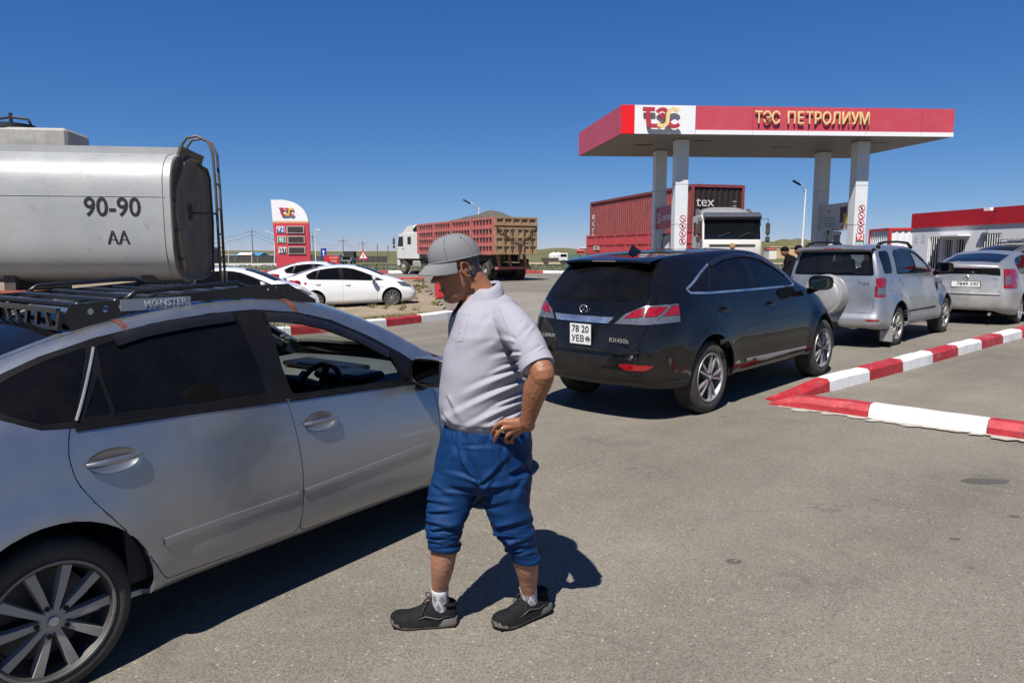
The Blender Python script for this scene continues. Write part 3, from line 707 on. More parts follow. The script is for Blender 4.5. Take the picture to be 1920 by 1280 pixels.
# ================================================================== VEHICLE TOOLKIT
FR = [0, .35, .65, .88, 1.0]
def hull(st, rear_dx, front_dx, rb, fb, level, flares=(), wind=None, wgt=None):
    n = len(st); rows = []
    for (x, zb, ys, zm, ym, zbe, ybe, zr, yr, cr) in st:
        rows.append([(ys - .10, zb), (ys, zb + .015), ((ys + ym) / 2 + .02, zb + .11), (ym - .006, (zb + .11 + zm) / 2), (ym, zm),
                     (.55 * ym + .45 * ybe + .006, .5 * zm + .5 * zbe), (ybe, zbe), ((ybe + yr) / 2 + .016, (zbe + zr) / 2), (yr, zr)])
    wgt = wgt or [1, .8, .35, .1]
    def P(i, j, f, s=1):
        y, z = rows[i][j]; x = st[i][0]; k, m = i, n - 1 - i
        if k < 4: x += rear_dx[j] * wgt[k]
        if m < 4: x += front_dx[j] * wgt[m]
        if i == 0: x -= rb * (1 - f * f)
        elif i == n - 1: x += fb * (1 - f * f)
        elif wind and wind[0] < x < wind[1]: pass
        c = st[i][9]; cz = c * (1 - f * f) * (1 if j == 8 else (.5 if j == 7 else 0)) if (j == 8 or i in (0, n - 1)) else 0
        return (x, s * y * f, z + cz)
    bm = bmesh.new()
    def grid(G):
        V = [[bm.verts.new(p) for p in r] for r in G]
        for a in range(len(V) - 1):
            for b in range(len(V[0]) - 1): bm.faces.new((V[a][b], V[a][b + 1], V[a + 1][b + 1], V[a + 1][b]))
    for s in (1, -1):
        grid([[P(i, j, 1, s) for j in range(9)] for i in range(n)])
        grid([[P(i, 8, f, s) for f in FR] for i in range(n)])
        for i in (0, n - 1): grid([[P(i, j, f, s) for f in FR] for j in range(9)])
    bmesh.ops.remove_doubles(bm, verts=bm.verts, dist=1e-4)
    bmesh.ops.recalc_face_normals(bm, faces=bm.faces)
    me = bpy.data.meshes.new('h'); bm.to_mesh(me); bm.free()
    o = bpy.data.objects.new('h', me); C.objects.link(o); md = o.modifiers.new('s', 'SUBSURF'); md.levels = level; md.boundary_smooth = 'PRESERVE_CORNERS'
    bpy.context.view_layer.update(); dg = bpy.context.evaluated_depsgraph_get()
    m2 = bpy.data.meshes.new_from_object(o.evaluated_get(dg)); bpy.data.objects.remove(o)
    bm = bmesh.new(); bm.from_mesh(m2); bpy.data.meshes.remove(m2)
    bm.normal_update()
    c = sum((f.calc_center_median().dot(f.normal) for f in list(bm.faces)[:400] if abs(f.normal.y) > .9))
    ref = [f for f in bm.faces if f.calc_center_median().y > .3 and abs(f.normal.y) > .7]
    if ref and sum(f.normal.y for f in ref) < 0: bmesh.ops.reverse_faces(bm, faces=bm.faces)
    for (wx, wz, r, w, out) in flares:
        for v in bm.verts:
            if abs(v.co.y) > .45 and v.co.z < 1.05:
                d = math.hypot(v.co.x - wx, v.co.z - wz)
                if d < r + w and v.co.z > wz - .25:
                    t = 1 - max(0, d - r) / w; t = t * t * (3 - 2 * t); v.co.y += math.copysign(out * t, v.co.y)
    bm.normal_update(); return bm
AX = {'side': (0, 2, Vector((0, 1, 0))), 'rear': (1, 2, Vector((1, 0, 0))), 'top': (0, 1, Vector((0, 0, 1)))}
def poly_round(poly, r=.0, n=4):
    out = []; m = len(poly)
    for i in range(m):
        p = poly[i]
        if len(p) > 2: out.append(p[:2]); continue
        a, b, c = Vector(poly[i - 1][:2]), Vector(p[:2]), Vector(poly[(i + 1) % m][:2]); rr = min(r, (a - b).length * .4, (c - b).length * .4)
        if rr < 1e-4: out.append(tuple(b)); continue
        s, e = b + (a - b).normalized() * rr, b + (c - b).normalized() * rr
        for k in range(n + 1):
            t = k / n; out.append(tuple(s * (1 - t) ** 2 + b * 2 * t * (1 - t) + e * t * t))
    return out
def offset(poly, d):
    n = len(poly); A_ = sum(poly[i][0] * poly[(i + 1) % n][1] - poly[(i + 1) % n][0] * poly[i][1] for i in range(n)); s = 1 if A_ > 0 else -1; out = []
    for i in range(n):
        a, b, c = Vector(poly[i - 1]), Vector(poly[i]), Vector(poly[(i + 1) % n]); e1, e2 = (b - a), (c - b)
        if e1.length < 1e-6 or e2.length < 1e-6: continue
        e1.normalize(); e2.normalize(); n1, n2 = Vector((-e1.y, e1.x)) * s, Vector((-e2.y, e2.x)) * s; m = (n1 + n2)
        if m.length < .3: m = n1
        m.normalize(); q = d / max(.5, m.dot(n1)); out.append(tuple(b + m * q))
    return out
def inp(poly, x, y):
    r = False; n = len(poly)
    for i in range(n):
        a, b = poly[i], poly[i - 1]
        if (a[1] > y) != (b[1] > y) and x < (b[0] - a[0]) * (y - a[1]) / (b[1] - a[1]) + a[0]: r = not r
    return r
def facing(f, axis):
    n = f.normal
    if axis == 'side': return abs(n.y) > .18
    if axis == 'rear': return n.x < -.12
    if axis == 'front': return n.x > .12
    return n.z > .12
def cut(bm, poly, axis, rid, lay, pred=None, only=None):
    a, b, ax = AX['rear' if axis == 'front' else axis]
    xs = [p[0] for p in poly]; ys = [p[1] for p in poly]; m = .03
    def ok(f): return facing(f, axis) and (pred is None or pred(f.calc_center_median()))
    def bb(f):
        u = [v.co[a] for v in f.verts]; w_ = [v.co[b] for v in f.verts]; return min(u), max(u), min(w_), max(w_)
    cand = {}
    for f in bm.faces:
        if ok(f):
            q = bb(f)
            if q[1] > min(xs) - m and q[0] < max(xs) + m and q[3] > min(ys) - m and q[2] < max(ys) + m: cand[f] = q
    n = len(poly)
    for i in range(n):
        p, q = poly[i], poly[(i + 1) % n]
        d = Vector((q[0] - p[0], q[1] - p[1]))
        if d.length < 1e-6: continue
        x0, x1, y0, y1 = min(p[0], q[0]) - 1e-4, max(p[0], q[0]) + 1e-4, min(p[1], q[1]) - 1e-4, max(p[1], q[1]) + 1e-4
        sel = [f for f, w_ in cand.items() if f.is_valid and w_[1] > x0 and w_[0] < x1 and w_[3] > y0 and w_[2] < y1]
        if not sel: continue
        no = [0, 0, 0]; no[a] = -d.y; no[b] = d.x; co = [0, 0, 0]; co[a] = p[0]; co[b] = p[1]
        es = set(e for f in sel for e in f.edges); vs = set(v for f in sel for v in f.verts)
        r = bmesh.ops.bisect_plane(bm, geom=list(vs) + list(es) + sel, dist=2e-5, plane_co=co, plane_no=Vector(no).normalized())
        for g in r['geom']:
            if isinstance(g, bmesh.types.BMFace): cand[g] = bb(g)
        for f in sel:
            if f.is_valid: cand[f] = bb(f)
    for f in list(cand):
        if not f.is_valid: continue
        c = f.calc_center_median()
        if inp(poly, c[a], c[b]) and (only is None or f[lay] in only): f[lay] = rid
def region_obj(name, bm, lay, rid, side, mt, parent, gap=.0025, depth=.02, inset=0, smooth=True):
    nb = bmesh.new(); mp = {}
    for f in bm.faces:
        if f[lay] == rid:
            if side and math.copysign(1, f.calc_center_median().y) != side: continue
            vs = []
            for v in f.verts:
                if v not in mp: mp[v] = nb.verts.new(v.co)
                vs.append(mp[v])
            try: nb.faces.new(vs)
            except ValueError: pass
    if not nb.faces: nb.free(); return None
    nb.normal_update()
    bnd = [e for e in nb.edges if e.is_boundary]
    mv = {}
    if gap:
        for e in bnd:
            f = e.link_faces[0]; d = (e.verts[1].co - e.verts[0].co)
            if d.length < 1e-7: continue
            t = f.normal.cross(d).normalized()
            mid = (e.verts[0].co + e.verts[1].co) / 2
            if t.dot(f.calc_center_median() - mid) < 0: t = -t
            for v in e.verts:
                if v.co.z > .24 or True: mv.setdefault(v, []).append(t)
        for v, ts in mv.items():
            s = sum(ts, Vector());
            if s.length > 1e-6:
                v.co += s.normalized() * gap
    if inset:
        for v in nb.verts: v.co -= v.normal * inset
    if depth:
        nrm = {v: v.normal.copy() for e in bnd for v in e.verts}
        r = bmesh.ops.extrude_edge_only(nb, edges=bnd)
        nv = [g for g in r['geom'] if isinstance(g, bmesh.types.BMVert)]
        old = {tuple(round(c, 6) for c in v.co): n for v, n in nrm.items()}
        for v in nv:
            k = old.get(tuple(round(c, 6) for c in v.co))
            if k is not None: v.co -= k * depth
    return bm_obj(name, nb, mt, parent, smooth, 38)
def wheel(parent, x, y, side, r, rim, width, style, ns, mt_alloy, loc_z=None, group=None, turn=0, name='wheel'):
    """side=-1: outer face towards -y"""
    z = r if loc_z is None else loc_z
    W = empty(name, (x, y, z)); W.parent = parent; W.rotation_euler = (PI / 2 if side < 0 else -PI / 2, 0, 0)
    if turn: W.rotation_euler = (Matrix.Rotation(turn, 3, 'Z') @ Matrix.Rotation(PI / 2 if side < 0 else -PI / 2, 3, 'X')).to_euler()
    h = width; b = r - rim
    # local z: outer face at 0, inwards negative
    pr = [(rim - .004, -.010), (rim + .004, -.003), (rim + b * .35, .004), (rim + b * .62, .002), (rim + b * .86, -.010), (r - .006, -.022), (r, -.034)]
    g = []
    nG = 4
    for k in range(nG):
        t0 = -.034 - (h - .068) * (k + .5 - .12) / nG * 1.0; t1 = t0 - (h - .068) * .24 / nG
        g += [(r, t0), (r - .008, t0 - .002), (r - .008, t1 + .002), (r, t1)]
    pr += g + [(r, -h + .034), (r - .02, -h + .010), (rim + b * .4, -h), (rim, -h + .02)]
    MB().lathe(pr, 56).build('tyre', M_['rubber'], W, smooth=True, angle=50)
    d = -.03
    mb = MB(); mb.lathe([(rim + .006, -.004), (rim + .004, .004), (rim - .006, .004), (rim - .014, -.004), (rim - .02, -.03), (rim - .035, -.09), (rim - .035, -h + .03), (rim, -h + .01)], 48)
    mb.build('rim', M_['alloy'] if style != 'single' else mat('dark_barrel', (.05, .048, .045), .5, metal=.4, dust=.3, dcol=(.12, .10, .08)), W, smooth=True, angle=40)
    if style == 'single': MB().lathe([(rim + .007, -.003), (rim + .005, .006), (rim - .004, .006), (rim - .010, -.001)], 56).build('rim_lip', mat('rusty_lip', (.20, .19, .175), .5, metal=.4, rust=1.0, rcol=(.16, .075, .03)), W, smooth=True, angle=40)
    MB().lathe([(0, -h * .55), (rim - .05, -h * .55), (rim - .05, -h * .60), (0, -h * .6)], 32).build('brake_disc', M_['dark'] if style == 'cap' else mat('brake_disc', (.10, .095, .09), .5, metal=.6, rust=.6), W)
    mb = MB(); hubr = rim * .20
    for k in range(ns):
        a = 2 * PI * k / ns
        subs = {'single': [(0, 0, rim * .115, rim * .20)], 'twin': [(-.16, -.19, rim * (.09 if ns < 6 else .062), rim * (.115 if ns < 6 else .07)), (.16, .19, rim * (.09 if ns < 6 else .062), rim * (.115 if ns < 6 else .07))], 'vee': [(-.03, -.17, rim * .06, rim * .085), (.03, .17, rim * .06, rim * .085)], 'fat': [(0, 0, rim * .15, rim * .20)]}[style]
        for (o0, o1, w0, w1) in subs:
            c0 = Vector((math.cos(a + o0 * 1.2) * hubr * .8, math.sin(a + o0 * 1.2) * hubr * .8, 0)); c1 = Vector((math.cos(a + o1) * (rim - .012), math.sin(a + o1) * (rim - .012), 0))
            d_ = (c1 - c0).normalized(); n_ = Vector((-d_.y, d_.x, 0)); V = []
            for t, ww, zo in ((0, w0, -.004), (.5, (w0 + w1) / 2, .0), (1, w1, -.006)):
                c = c0.lerp(c1, t)
                V += [c - n_ * ww / 2 + Vector((0, 0, zo - .03)), c - n_ * ww * .40 + Vector((0, 0, zo)), c + n_ * ww * .40 + Vector((0, 0, zo)), c + n_ * ww / 2 + Vector((0, 0, zo - .03))]
            F = []
            for i in (0, 1):
                for j in range(3): F.append((i * 4 + j, (i + 1) * 4 + j, (i + 1) * 4 + j + 1, i * 4 + j + 1))
            mb.add(V, F)
    mb.lathe([(hubr * 1.15, -.05), (hubr * 1.12, -.012), (hubr * .95, -.004), (hubr * .5, -.002), (0, -.002)], 24)
    mb.build('spokes', mt_alloy, W, smooth=True, angle=35, recalc=True)
    mb = MB()
    for k in range(5):
        a = 2 * PI * (k + .5) / 5; c = Vector((math.cos(a), math.sin(a), 0)) * hubr * (.88 if style != 'single' else 1.28)
        mb.cyl(c + Vector((0, 0, -.022)), c + Vector((0, 0, .003)), rim * .045, 8)
    mb.build('lug_nuts', M_['black'], W)
    MB().lathe([(hubr * .46, -.01), (hubr * .46, .004), (hubr * .36, .008), (0, .008)], 20).build('centre_cap', mt_alloy, W, smooth=True, angle=40)
    return W
def put(root, X, Y, yaw, wb):
    """yaw measured from +y towards +x; origin at the rear axle on the ground"""
    d = Vector((math.sin(yaw), math.cos(yaw))); z0_, z1_ = gz(X, Y), gz(X + d.x * wb, Y + d.y * wb)
    pit = math.atan2(z1_ - z0_, wb)
    root.location = (X, Y, z0_ + .0); root.rotation_euler = (Matrix.Rotation(PI / 2 - yaw, 3, 'Z') @ Matrix.Rotation(-pit, 3, 'Y')).to_euler()
def seats(root, x0, x1, zf, parent_mat, hs=True):
    for x in (x0, x1):
        for y in (-.36, .36):
            s = MB().box((x, y, zf + .15), (.5, .5, .18), bev=.05).build('seat', parent_mat, root)
            MB().box((x - .26, y, zf + .50), (.14, .50, .62), R=Matrix.Rotation(-.22, 4, 'Y'), bev=.05).build('seat_back', parent_mat, s)
            if hs: MB().box((x - .35, y, zf + .90), (.09, .27, .19), bev=.04).build('headrest', parent_mat, s)
def handle(root, x, z, surf, side, mt, L=.2, cup=True):
    """pull handle with a scooped cup behind it"""
    y = surf(x, z, side)
    if y is None: return
    M = Matrix.Translation((x, y, z)) @ Matrix.Rotation(PI / 2 if side < 0 else -PI / 2, 4, 'X')
    c = None if not cup else MB().lathe([(0, .0012), (.030, .0012), (.036, .004), (.040, .0045), (.043, .001)], 28, M @ Matrix.Diagonal((2.45 * L / .2, 1.0, 1, 1))).build('handle_cup', mt, root, smooth=True, angle=60, recalc=True)
    P = []
    for t in np.linspace(-1, 1, 11):
        P.append(Vector((t * L / 2, .002, .012 + .016 * (1 - t ** 4))))
    mb = MB(); mb.tube([M @ p for p in P], [.008 + .0045 * (1 - abs(t) ** 3) for t in np.linspace(-1, 1, 11)], 10)
    o = mb.build('handle', mt, root, smooth=True, angle=60); return o
def make_car(s):
    root = empty(s['name'], (0, 0, 0), 0, s['label'], s['cat'], s.get('group'))
    wb, R = s['wb'], s['r']; ar = s['arch']; az = s.get('archz', R)
    bm = hull(s['st'], s['rear_dx'], s['front_dx'], s['rb'], s['fb'], s.get('level', 2), [(wx, az, ar, .16, s.get('flare', .012)) for wx in (0, wb)], wgt=s.get('wgt'))
    tree = BVHTree.FromBMesh(bm)
    def surf(x, z, side):
        h = tree.ray_cast(Vector((x, side * 2.0, z)), Vector((0, -side, 0))); return h[0].y if h[0] else None
    def surfx(y, z, d=1):
        h = tree.ray_cast(Vector((-3 if d > 0 else 6, y, z)), Vector((d, 0, 0))); return h[0].x if h[0] else None
    def surfz(x, y):
        h = tree.ray_cast(Vector((x, y, 3)), Vector((0, 0, -1))); return h[0].z if h[0] else None
    lay = bm.faces.layers.int.new('rid'); rid = 1; regs = []
    for wx in (0, wb):
        pl = [(wx + ar * math.cos(t), az + ar * math.sin(t)) for t in np.linspace(-.55, PI + .55, 30)]
        pl += [(wx - ar * 1.0, -.3), (wx + ar * 1.0, -.3)]
        cut(bm, [p for p in pl], 'side', 99, lay, only=None, pred=lambda c: abs(c.y) > .5)
    def is_body(f): return f[lay] != 99
    for p in s['panels']:
        axis, nm, poly = p['ax'], p['n'], p['p']
        if p.get('r'): poly = poly_round(poly, p['r'])
        polys = [poly] if axis == 'side' or not p.get('mirror') else [poly, [(-q[0], q[1]) for q in poly] if axis in ('rear', 'front') else [(q[0], -q[1]) for q in poly]]
        rid += 1
        for q in polys: cut(bm, q, axis, rid, lay, pred=p.get('pred'), only=set(range(0, 99)))
        regs.append((rid, p))
        if p.get('trim'):
            rid += 1; q = offset(poly, p['trim']); 
            for qq in ([q] if len(polys) == 1 else [q, [(-a, b) for a, b in q] if axis in ('rear', 'front') else [(a, -b) for a, b in q]]): cut(bm, qq, axis, rid, lay, pred=p.get('pred'), only={rid - 1})
            regs.append((rid, p['inner']))
    paint = s['paint']; made = {}
    # the wheel-arch and underside faces go
    bmesh.ops.delete(bm, geom=[f for f in bm.faces if f[lay] == 99], context='FACES')
    body = region_obj('body', bm, lay, 0, 0, paint, root, gap=.0025, depth=.022)
    for rid_, p in regs:
        sides = (-1, 1) if p['ax'] == 'side' or p.get('mirror') else (0,)
        for sd_ in sides:
            if p.get('open') and sd_ == p['open']: continue
            par = made.get((p.get('par'), sd_)) or made.get((p.get('par'), 0)) or root
            o = region_obj(p['n'], bm, lay, rid_, sd_, p['m'], par, p.get('gap', .0025), p.get('depth', .02), p.get('inset', 0))
            if o:
                made[(p.get('key', p['n']), sd_)] = o
    bm.free()
    if s.get('under', True):
        x0, x1 = s['st'][0][0] + .12, s['st'][-1][0] - .12; hw = s['st'][5][4] - .14
        MB().bx(x0 + .12, x1 - .1, -hw + .12, hw - .12, s['st'][5][1] + .01, s['st'][5][1] + .05).build('underbody', M_['dark'], root)
    for wx in (0, wb):
        for sd_ in (-1, 1):
            yo = s['yw'] * sd_
            mb = MB(); n = 20; P = []
            for t in np.linspace(-.18, PI + .18, n): P.append([(wx + (ar + .012) * math.cos(t), sd_ * (s['yw'] - .03 if True else 0), az + (ar + .012) * math.sin(t)), (wx + (ar + .012) * math.cos(t), sd_ * (s['yw'] - .38), az + (ar + .012) * math.sin(t))])
            mb.grid(P); mb.add([r[1] for r in P], [tuple(range(n))]); mb.build('wheel_well', M_['dark'], root)
            wheel(root, wx, yo, sd_, R, s['rim'], s['ww'], s['spoke'], s['ns'], s['alloy'], turn=s.get('turn', 0) if wx else 0, loc_z=R)
    s.update(root=root, body=body, surf=surf, surfx=surfx, surfz=surfz, made=made)
    for (x, z, L) in s.get('handles', []):
        for sd_ in (-1, 1): handle(made.get((s.get('hdoor', {}).get((x, z), 'door'), sd_)) or root, x, z, surf, sd_, s.get('hmat', paint), L, s.get('cup', True))
    return s
def mirror(s, x, z, y, sc, mt, foot=True):
    for sd_ in (-1, 1):
        m = MB(); M = Matrix.Translation((x, sd_ * y, z)) @ Matrix.Diagonal((sc, sc * sd_, sc, 1))
        prof = [(-.055, .118, .075), (-.040, .126, .082), (0, .124, .080), (.045, .10, .066), (.08, .06, .04), (.092, .01, .01)]
        n = 18; V = []; F = []
        for (dx, a, b) in prof:
            for k in range(n):
                t = 2 * PI * k / n; ct, st_ = math.cos(t), math.sin(t); e = .62
                V.append(M @ Vector((dx + .035 * abs(ct) * (1 if ct > 0 else 0), a * math.copysign(abs(ct) ** e, ct), b * math.copysign(abs(st_) ** e, st_))))
        for i in range(len(prof) - 1):
            for k in range(n): F.append((i * n + k, i * n + (k + 1) % n, (i + 1) * n + (k + 1) % n, (i + 1) * n + k))
        F.append(tuple(range((len(prof) - 1) * n, len(prof) * n)))
        m.add(V, F); h = m.build('door_mirror', mt, s['root'], smooth=True, angle=60, recalc=True)
        V = []
        for k in range(n):
            t = 2 * PI * k / n; ct, st_ = math.cos(t), math.sin(t); e = .62
            V.append(M @ Vector((-.048 + .035 * (ct if ct > 0 else 0), .112 * math.copysign(abs(ct) ** e, ct), .070 * math.copysign(abs(st_) ** e, st_))))
        g_ = MB().add(V, [tuple(range(n))]).build('mirror_glass', M_['mirror'], h)
        m = MB(); rv = []
        m.tube([v for v in V], .006 * sc, 6, closed=True); m.build('mirror_rim', M_['black'], h, smooth=True)
        if foot: MB().tube([(x + .02, sd_ * (y - .03), z - .05 * sc), (x + .05, sd_ * (y - .11), z - .085 * sc), (x + .06, sd_ * (y - .18), z - .10 * sc)], [.035 * sc, .03 * sc, .04 * sc], 8).build('mirror_foot', M_['black'], h, smooth=True)
SILV = mat('silver_paint', (.335, .352, .378), .32, metal=.88, coat=.55, var=.01, vs=30, dust=.20, dcol=(.36, .33, .29), dz=(.15, .75), ds=11)
# -- first hybrid generation, in the foreground
def P_(n, ax, p, m, **k): d = dict(n=n, ax=ax, p=p, m=m); d.update(k); return d
TR = M_['black']; GLD = mat('privacy_glass', (.0025, .0025, .003), .03, coat=0, spec=.20, var=0, dust=.035, dcol=(.20, .17, .14))
prius2 = [  # x, zb, ys, zm, ym, zbelt, ybelt, zrail, yrail, crown
 (-.80, .34, .56, .58, .62, .93, .57, 1.045, .46, .025), (-.74, .29, .68, .58, .745, .95, .66, 1.070, .53, .03), (-.50, .265, .755, .60, .815, .985, .735, 1.125, .57, .045),
 (-.22, .26, .785, .62, .845, 1.02, .770, 1.195, .585, .055), (.05, .255, .80, .62, .852, 1.035, .785, 1.285, .585, .06), (.30, .25, .805, .61, .855, 1.035, .79, 1.365, .58, .06),
 (.60, .25, .805, .60, .855, 1.02, .79, 1.412, .575, .06), (.90, .25, .805, .60, .855, 1.005, .79, 1.436, .575, .06), (1.20, .25, .805, .60, .855, .99, .785, 1.438, .575, .06),
 (1.50, .25, .805, .60, .855, .975, .78, 1.383, .585, .09), (1.78, .245, .80, .60, .855, .96, .775, 1.290, .605, .11), (2.02, .24, .80, .61, .85, .95, .765, 1.185, .635, .13),
 (2.25, .24, .80, .62, .85, .94, .755, 1.055, .665, .11), (2.45, .24, .80, .62, .85, .91, .75, .975, .68, .075), (2.75, .235, .79, .60, .84, .85, .74, .915, .66, .06),
 (3.05, .22, .76, .56, .80, .77, .69, .835, .60, .055), (3.27, .22, .66, .50, .70, .66, .58, .73, .50, .045), (3.36, .26, .54, .48, .57, .60, .48, .65, .40, .03)]
dlo2 = [(-.16, 1.16), (-.05, 1.225), (.10, 1.279), (.30, 1.330), (.57, 1.374), (.83, 1.397), (1.06, 1.400), (1.31, 1.370), (1.52, 1.315), (1.76, 1.205), (1.96, 1.090), (2.10, .995), (2.13, .925), (1.92, .930), (1.09, .975), (.60, 1.003), (.14, 1.018), (.02, 1.032), (-.09, 1.085)]
s2 = dict(name='silver_hatchback', label='dusty silver hatchback in the foreground with its driver window open', cat='car', st=prius2, wb=2.54, r=.305, rim=.222, ww=.19, yw=.795, arch=.365, archz=.325, flare=.014, spoke='single', ns=10, level=3, cup=False,
  rear_dx=[.05, .02, 0, -.005, -.01, -.005, 0, .01, .0], front_dx=[-.02, 0, .02, .03, .02, .0, -.03, -.05, -.08], rb=.07, fb=.12, paint=SILV, alloy=mat('worn_alloy', (.36, .35, .33), .42, metal=.45, dust=.45, dcol=(.26, .235, .20), rust=.12),
  panels=[
   P_('door', 'side', [(.12, 1.05), (.088, .93), (.10, .83), (.15, .735), (.25, .60), (.335, .475), (.385, .37), (.415, .325), (1.092, .305), (1.113, .45), (1.118, .62), (1.108, .80), (1.088, .93), (1.083, 1.05)], SILV, key='rear_door', r=.09),
   P_('door', 'side', [(1.083, 1.05), (1.088, .93), (1.108, .80), (1.118, .62), (1.113, .45), (1.092, .305), (2.055, .295), (2.10, .40), (2.14, .60), (2.15, .80), (2.13, .97), (2.0, 1.05)], SILV, key='front_door', r=.09),
   P_('window_trim', 'side', dlo2, TR, inset=.001, gap=0),
   P_('quarter_window', 'side', [(-.135, 1.155), (-.03, 1.213), (.10, 1.262), (.262, 1.302), (.13, 1.045), (.03, 1.050), (-.07, 1.098)], GLD, inset=.002, r=.015, par='window_trim', depth=.004),
   P_('quarter_window', 'side', [(.262, 1.19), (.268, 1.048), (.170, 1.050)], GLD, inset=.003, par='rear_door', depth=.004),
   P_('door_window', 'side', [(.30, 1.30), (.45, 1.338), (.64, 1.365), (.83, 1.380), (.955, 1.380), (.985, 1.020), (.60, 1.032), (.285, 1.050), (.280, 1.19)], GLD, inset=.003, r=.012, par='rear_door', depth=.004),
   P_('door_window', 'side', [(1.115, 1.378), (1.30, 1.352), (1.49, 1.298), (1.72, 1.190), (1.86, 1.090), (1.885, 1.04), (1.915, .955), (1.60, .967), (1.125, .990), (1.105, 1.12)], M_['tint2'], inset=.003, r=.02, par='front_door', open=-1, depth=.004),
   P_('windshield', 'top', [(1.43, -.50), (1.47, 0), (1.43, .50), (1.80, .575), (2.30, .66), (2.48, .35), (2.53, 0), (2.48, -.35), (2.30, -.66), (1.80, -.575)], M_['clear'], inset=.003, r=.03, trim=0, depth=.004),
   P_('hood', 'top', [(2.37, -.66), (2.54, -.36), (2.59, 0), (2.54, .36), (2.37, .66), (2.80, .62), (3.12, .53), (3.26, .3), (3.30, 0), (3.26, -.3), (3.12, -.53), (2.80, -.62)], SILV),
   P_('tailgate', 'top', [(.54, -.515), (.56, 0), (.54, .515), (.30, .530), (-.70, .50), (-.70, -.50), (.30, -.530)], SILV, pred=lambda c: c.z > 1.0),
   P_('rear_window', 'top', [(.34, -.475), (.36, 0), (.34, .475), (.10, .49), (-.58, .475), (-.60, 0), (-.58, -.475), (.10, -.49)], GLD, inset=.002, r=.03, par='tailgate', depth=.004, pred=lambda c: c.z > 1.0),
   P_('cowl_panel', 'top', [(2.26, -.68), (2.45, -.36), (2.51, 0), (2.45, .36), (2.26, .68), (2.37, .68), (2.56, .36), (2.61, 0), (2.56, -.36), (2.37, -.68)], TR, pred=lambda c: c.z > .8),
   P_('handle_cup', 'side', [(.245 + .098 * math.cos(t), .872 + .047 * math.sin(t)) for t in np.linspace(0, 2 * PI, 29)[:-1]], SILV, par='rear_door', gap=-.0018, depth=0, key='cup'),
   P_('handle_cup', 'side', [(1.255 + .098 * math.cos(t), .833 + .047 * math.sin(t)) for t in np.linspace(0, 2 * PI, 29)[:-1]], SILV, par='front_door', gap=-.0018, depth=0, key='cup2'),
   P_('headlight', 'side', [(2.80, .80), (3.02, .79), (3.22, .62), (3.02, .60), (2.86, .70)], M_['clearlens'], r=.03),
  ], handles=[(.245, .876, .21), (1.255, .837, .21)], hdoor={(.245, .876): 'rear_door', (1.255, .837): 'front_door'})
make_car(s2)
for key, cx_, cz_ in (('cup', .245, .872), ('cup2', 1.255, .833)):
    for sd_ in (-1, 1):
        o = s2['made'].get((key, sd_))
        if not o: continue
        bm_ = bmesh.new(); bm_.from_mesh(o.data); bmesh.ops.triangulate(bm_, faces=bm_.faces)
        for _ in range(2): bmesh.ops.subdivide_edges(bm_, edges=bm_.edges[:], cuts=1, use_grid_fill=True)
        for v in bm_.verts:
            q = ((v.co.x - cx_) / .098) ** 2 + ((v.co.z - cz_) / .047) ** 2
            v.co.y -= sd_ * .026 * max(0, 1 - q) ** .7
        bm_.to_mesh(o.data); bm_.free(); o.data.polygons.foreach_set('use_smooth', [True] * len(o.data.polygons))
root = s2['root']; O2 = (-2.369, 3.02); put(root, O2[0], O2[1], .6228, 2.54)
mirror(s2, 1.99, 1.000, .925, 1.08, SILV)
# sill moulding groove, weather strips, visors, pillars
def ribbon(s, pts, w, t, side, mt, name, par=None, off=0):
    """raised strip that follows the flank; pts (x, z)"""
    A_, B_ = [], []
    P = []
    for i in range(len(pts) - 1):
        for k in range(6): P.append(Vector(pts[i]).lerp(Vector(pts[i + 1]), k / 6))
    P.append(Vector(pts[-1])); rows = []
    for i, p in enumerate(P):
        d = (P[min(i + 1, len(P) - 1)] - P[max(i - 1, 0)]).normalized(); n = Vector((-d.y, d.x)); r = []
        for a, o in ((-.5, -.004), (-.42, t * .8), (0, t), (.42, t * .8), (.5, -.004)):
            q = p + n * w * a; y = s['surf'](q.x, q.y, side)
            if y is None: y = s['surf'](p.x, p.y, side) or side * .8
            r.append((q.x, y + side * (o + off), q.y))
        rows.append(r)
    return MB().grid(rows).build(name, mt, par or s['root'], smooth=True, angle=50, recalc=True)
VIS = mat('window_visor', (.006, .006, .007), .14, coat=.3, spec=.3, var=0, dust=.05)
for sd_ in (-1, 1):
    ribbon(s2, [(.13, 1.012), (.6, .994), (1.08, .968)], .016, .006, sd_, TR, 'weather_strip')
    ribbon(s2, [(1.095, .966), (1.6, .940), (2.02, .924)], .018, .006, sd_, TR, 'weather_strip')
    ribbon(s2, [(.37, 1.315), (.50, 1.342), (.70, 1.362), (.93, 1.376)], .045, .016, sd_, VIS, 'window_visor')
    ribbon(s2, [(1.10, 1.362), (1.27, 1.345), (1.45, 1.296), (1.64, 1.215), (1.84, 1.100)], .05, .02, sd_, VIS, 'window_visor')
    ribbon(s2, [(.405, .490), (1.085, .502)], .042, .007, sd_, SILV, 'side_moulding'); ribbon(s2, [(1.12, .503), (2.03, .545)], .042, .007, sd_, SILV, 'side_moulding')
    ribbon(s2, [(.272, 1.185), (.285, 1.05)], .006, .004, sd_, TR, 'window_bar')
    ribbon(s2, [(.288, 1.300), (.140, 1.045)], .008, .003, sd_, M_['alloy'], 'window_bar', off=.004)
    ribbon(s2, [(1.90, 1.035), (1.935, .95)], .05, .004, sd_, TR, 'mirror_base')
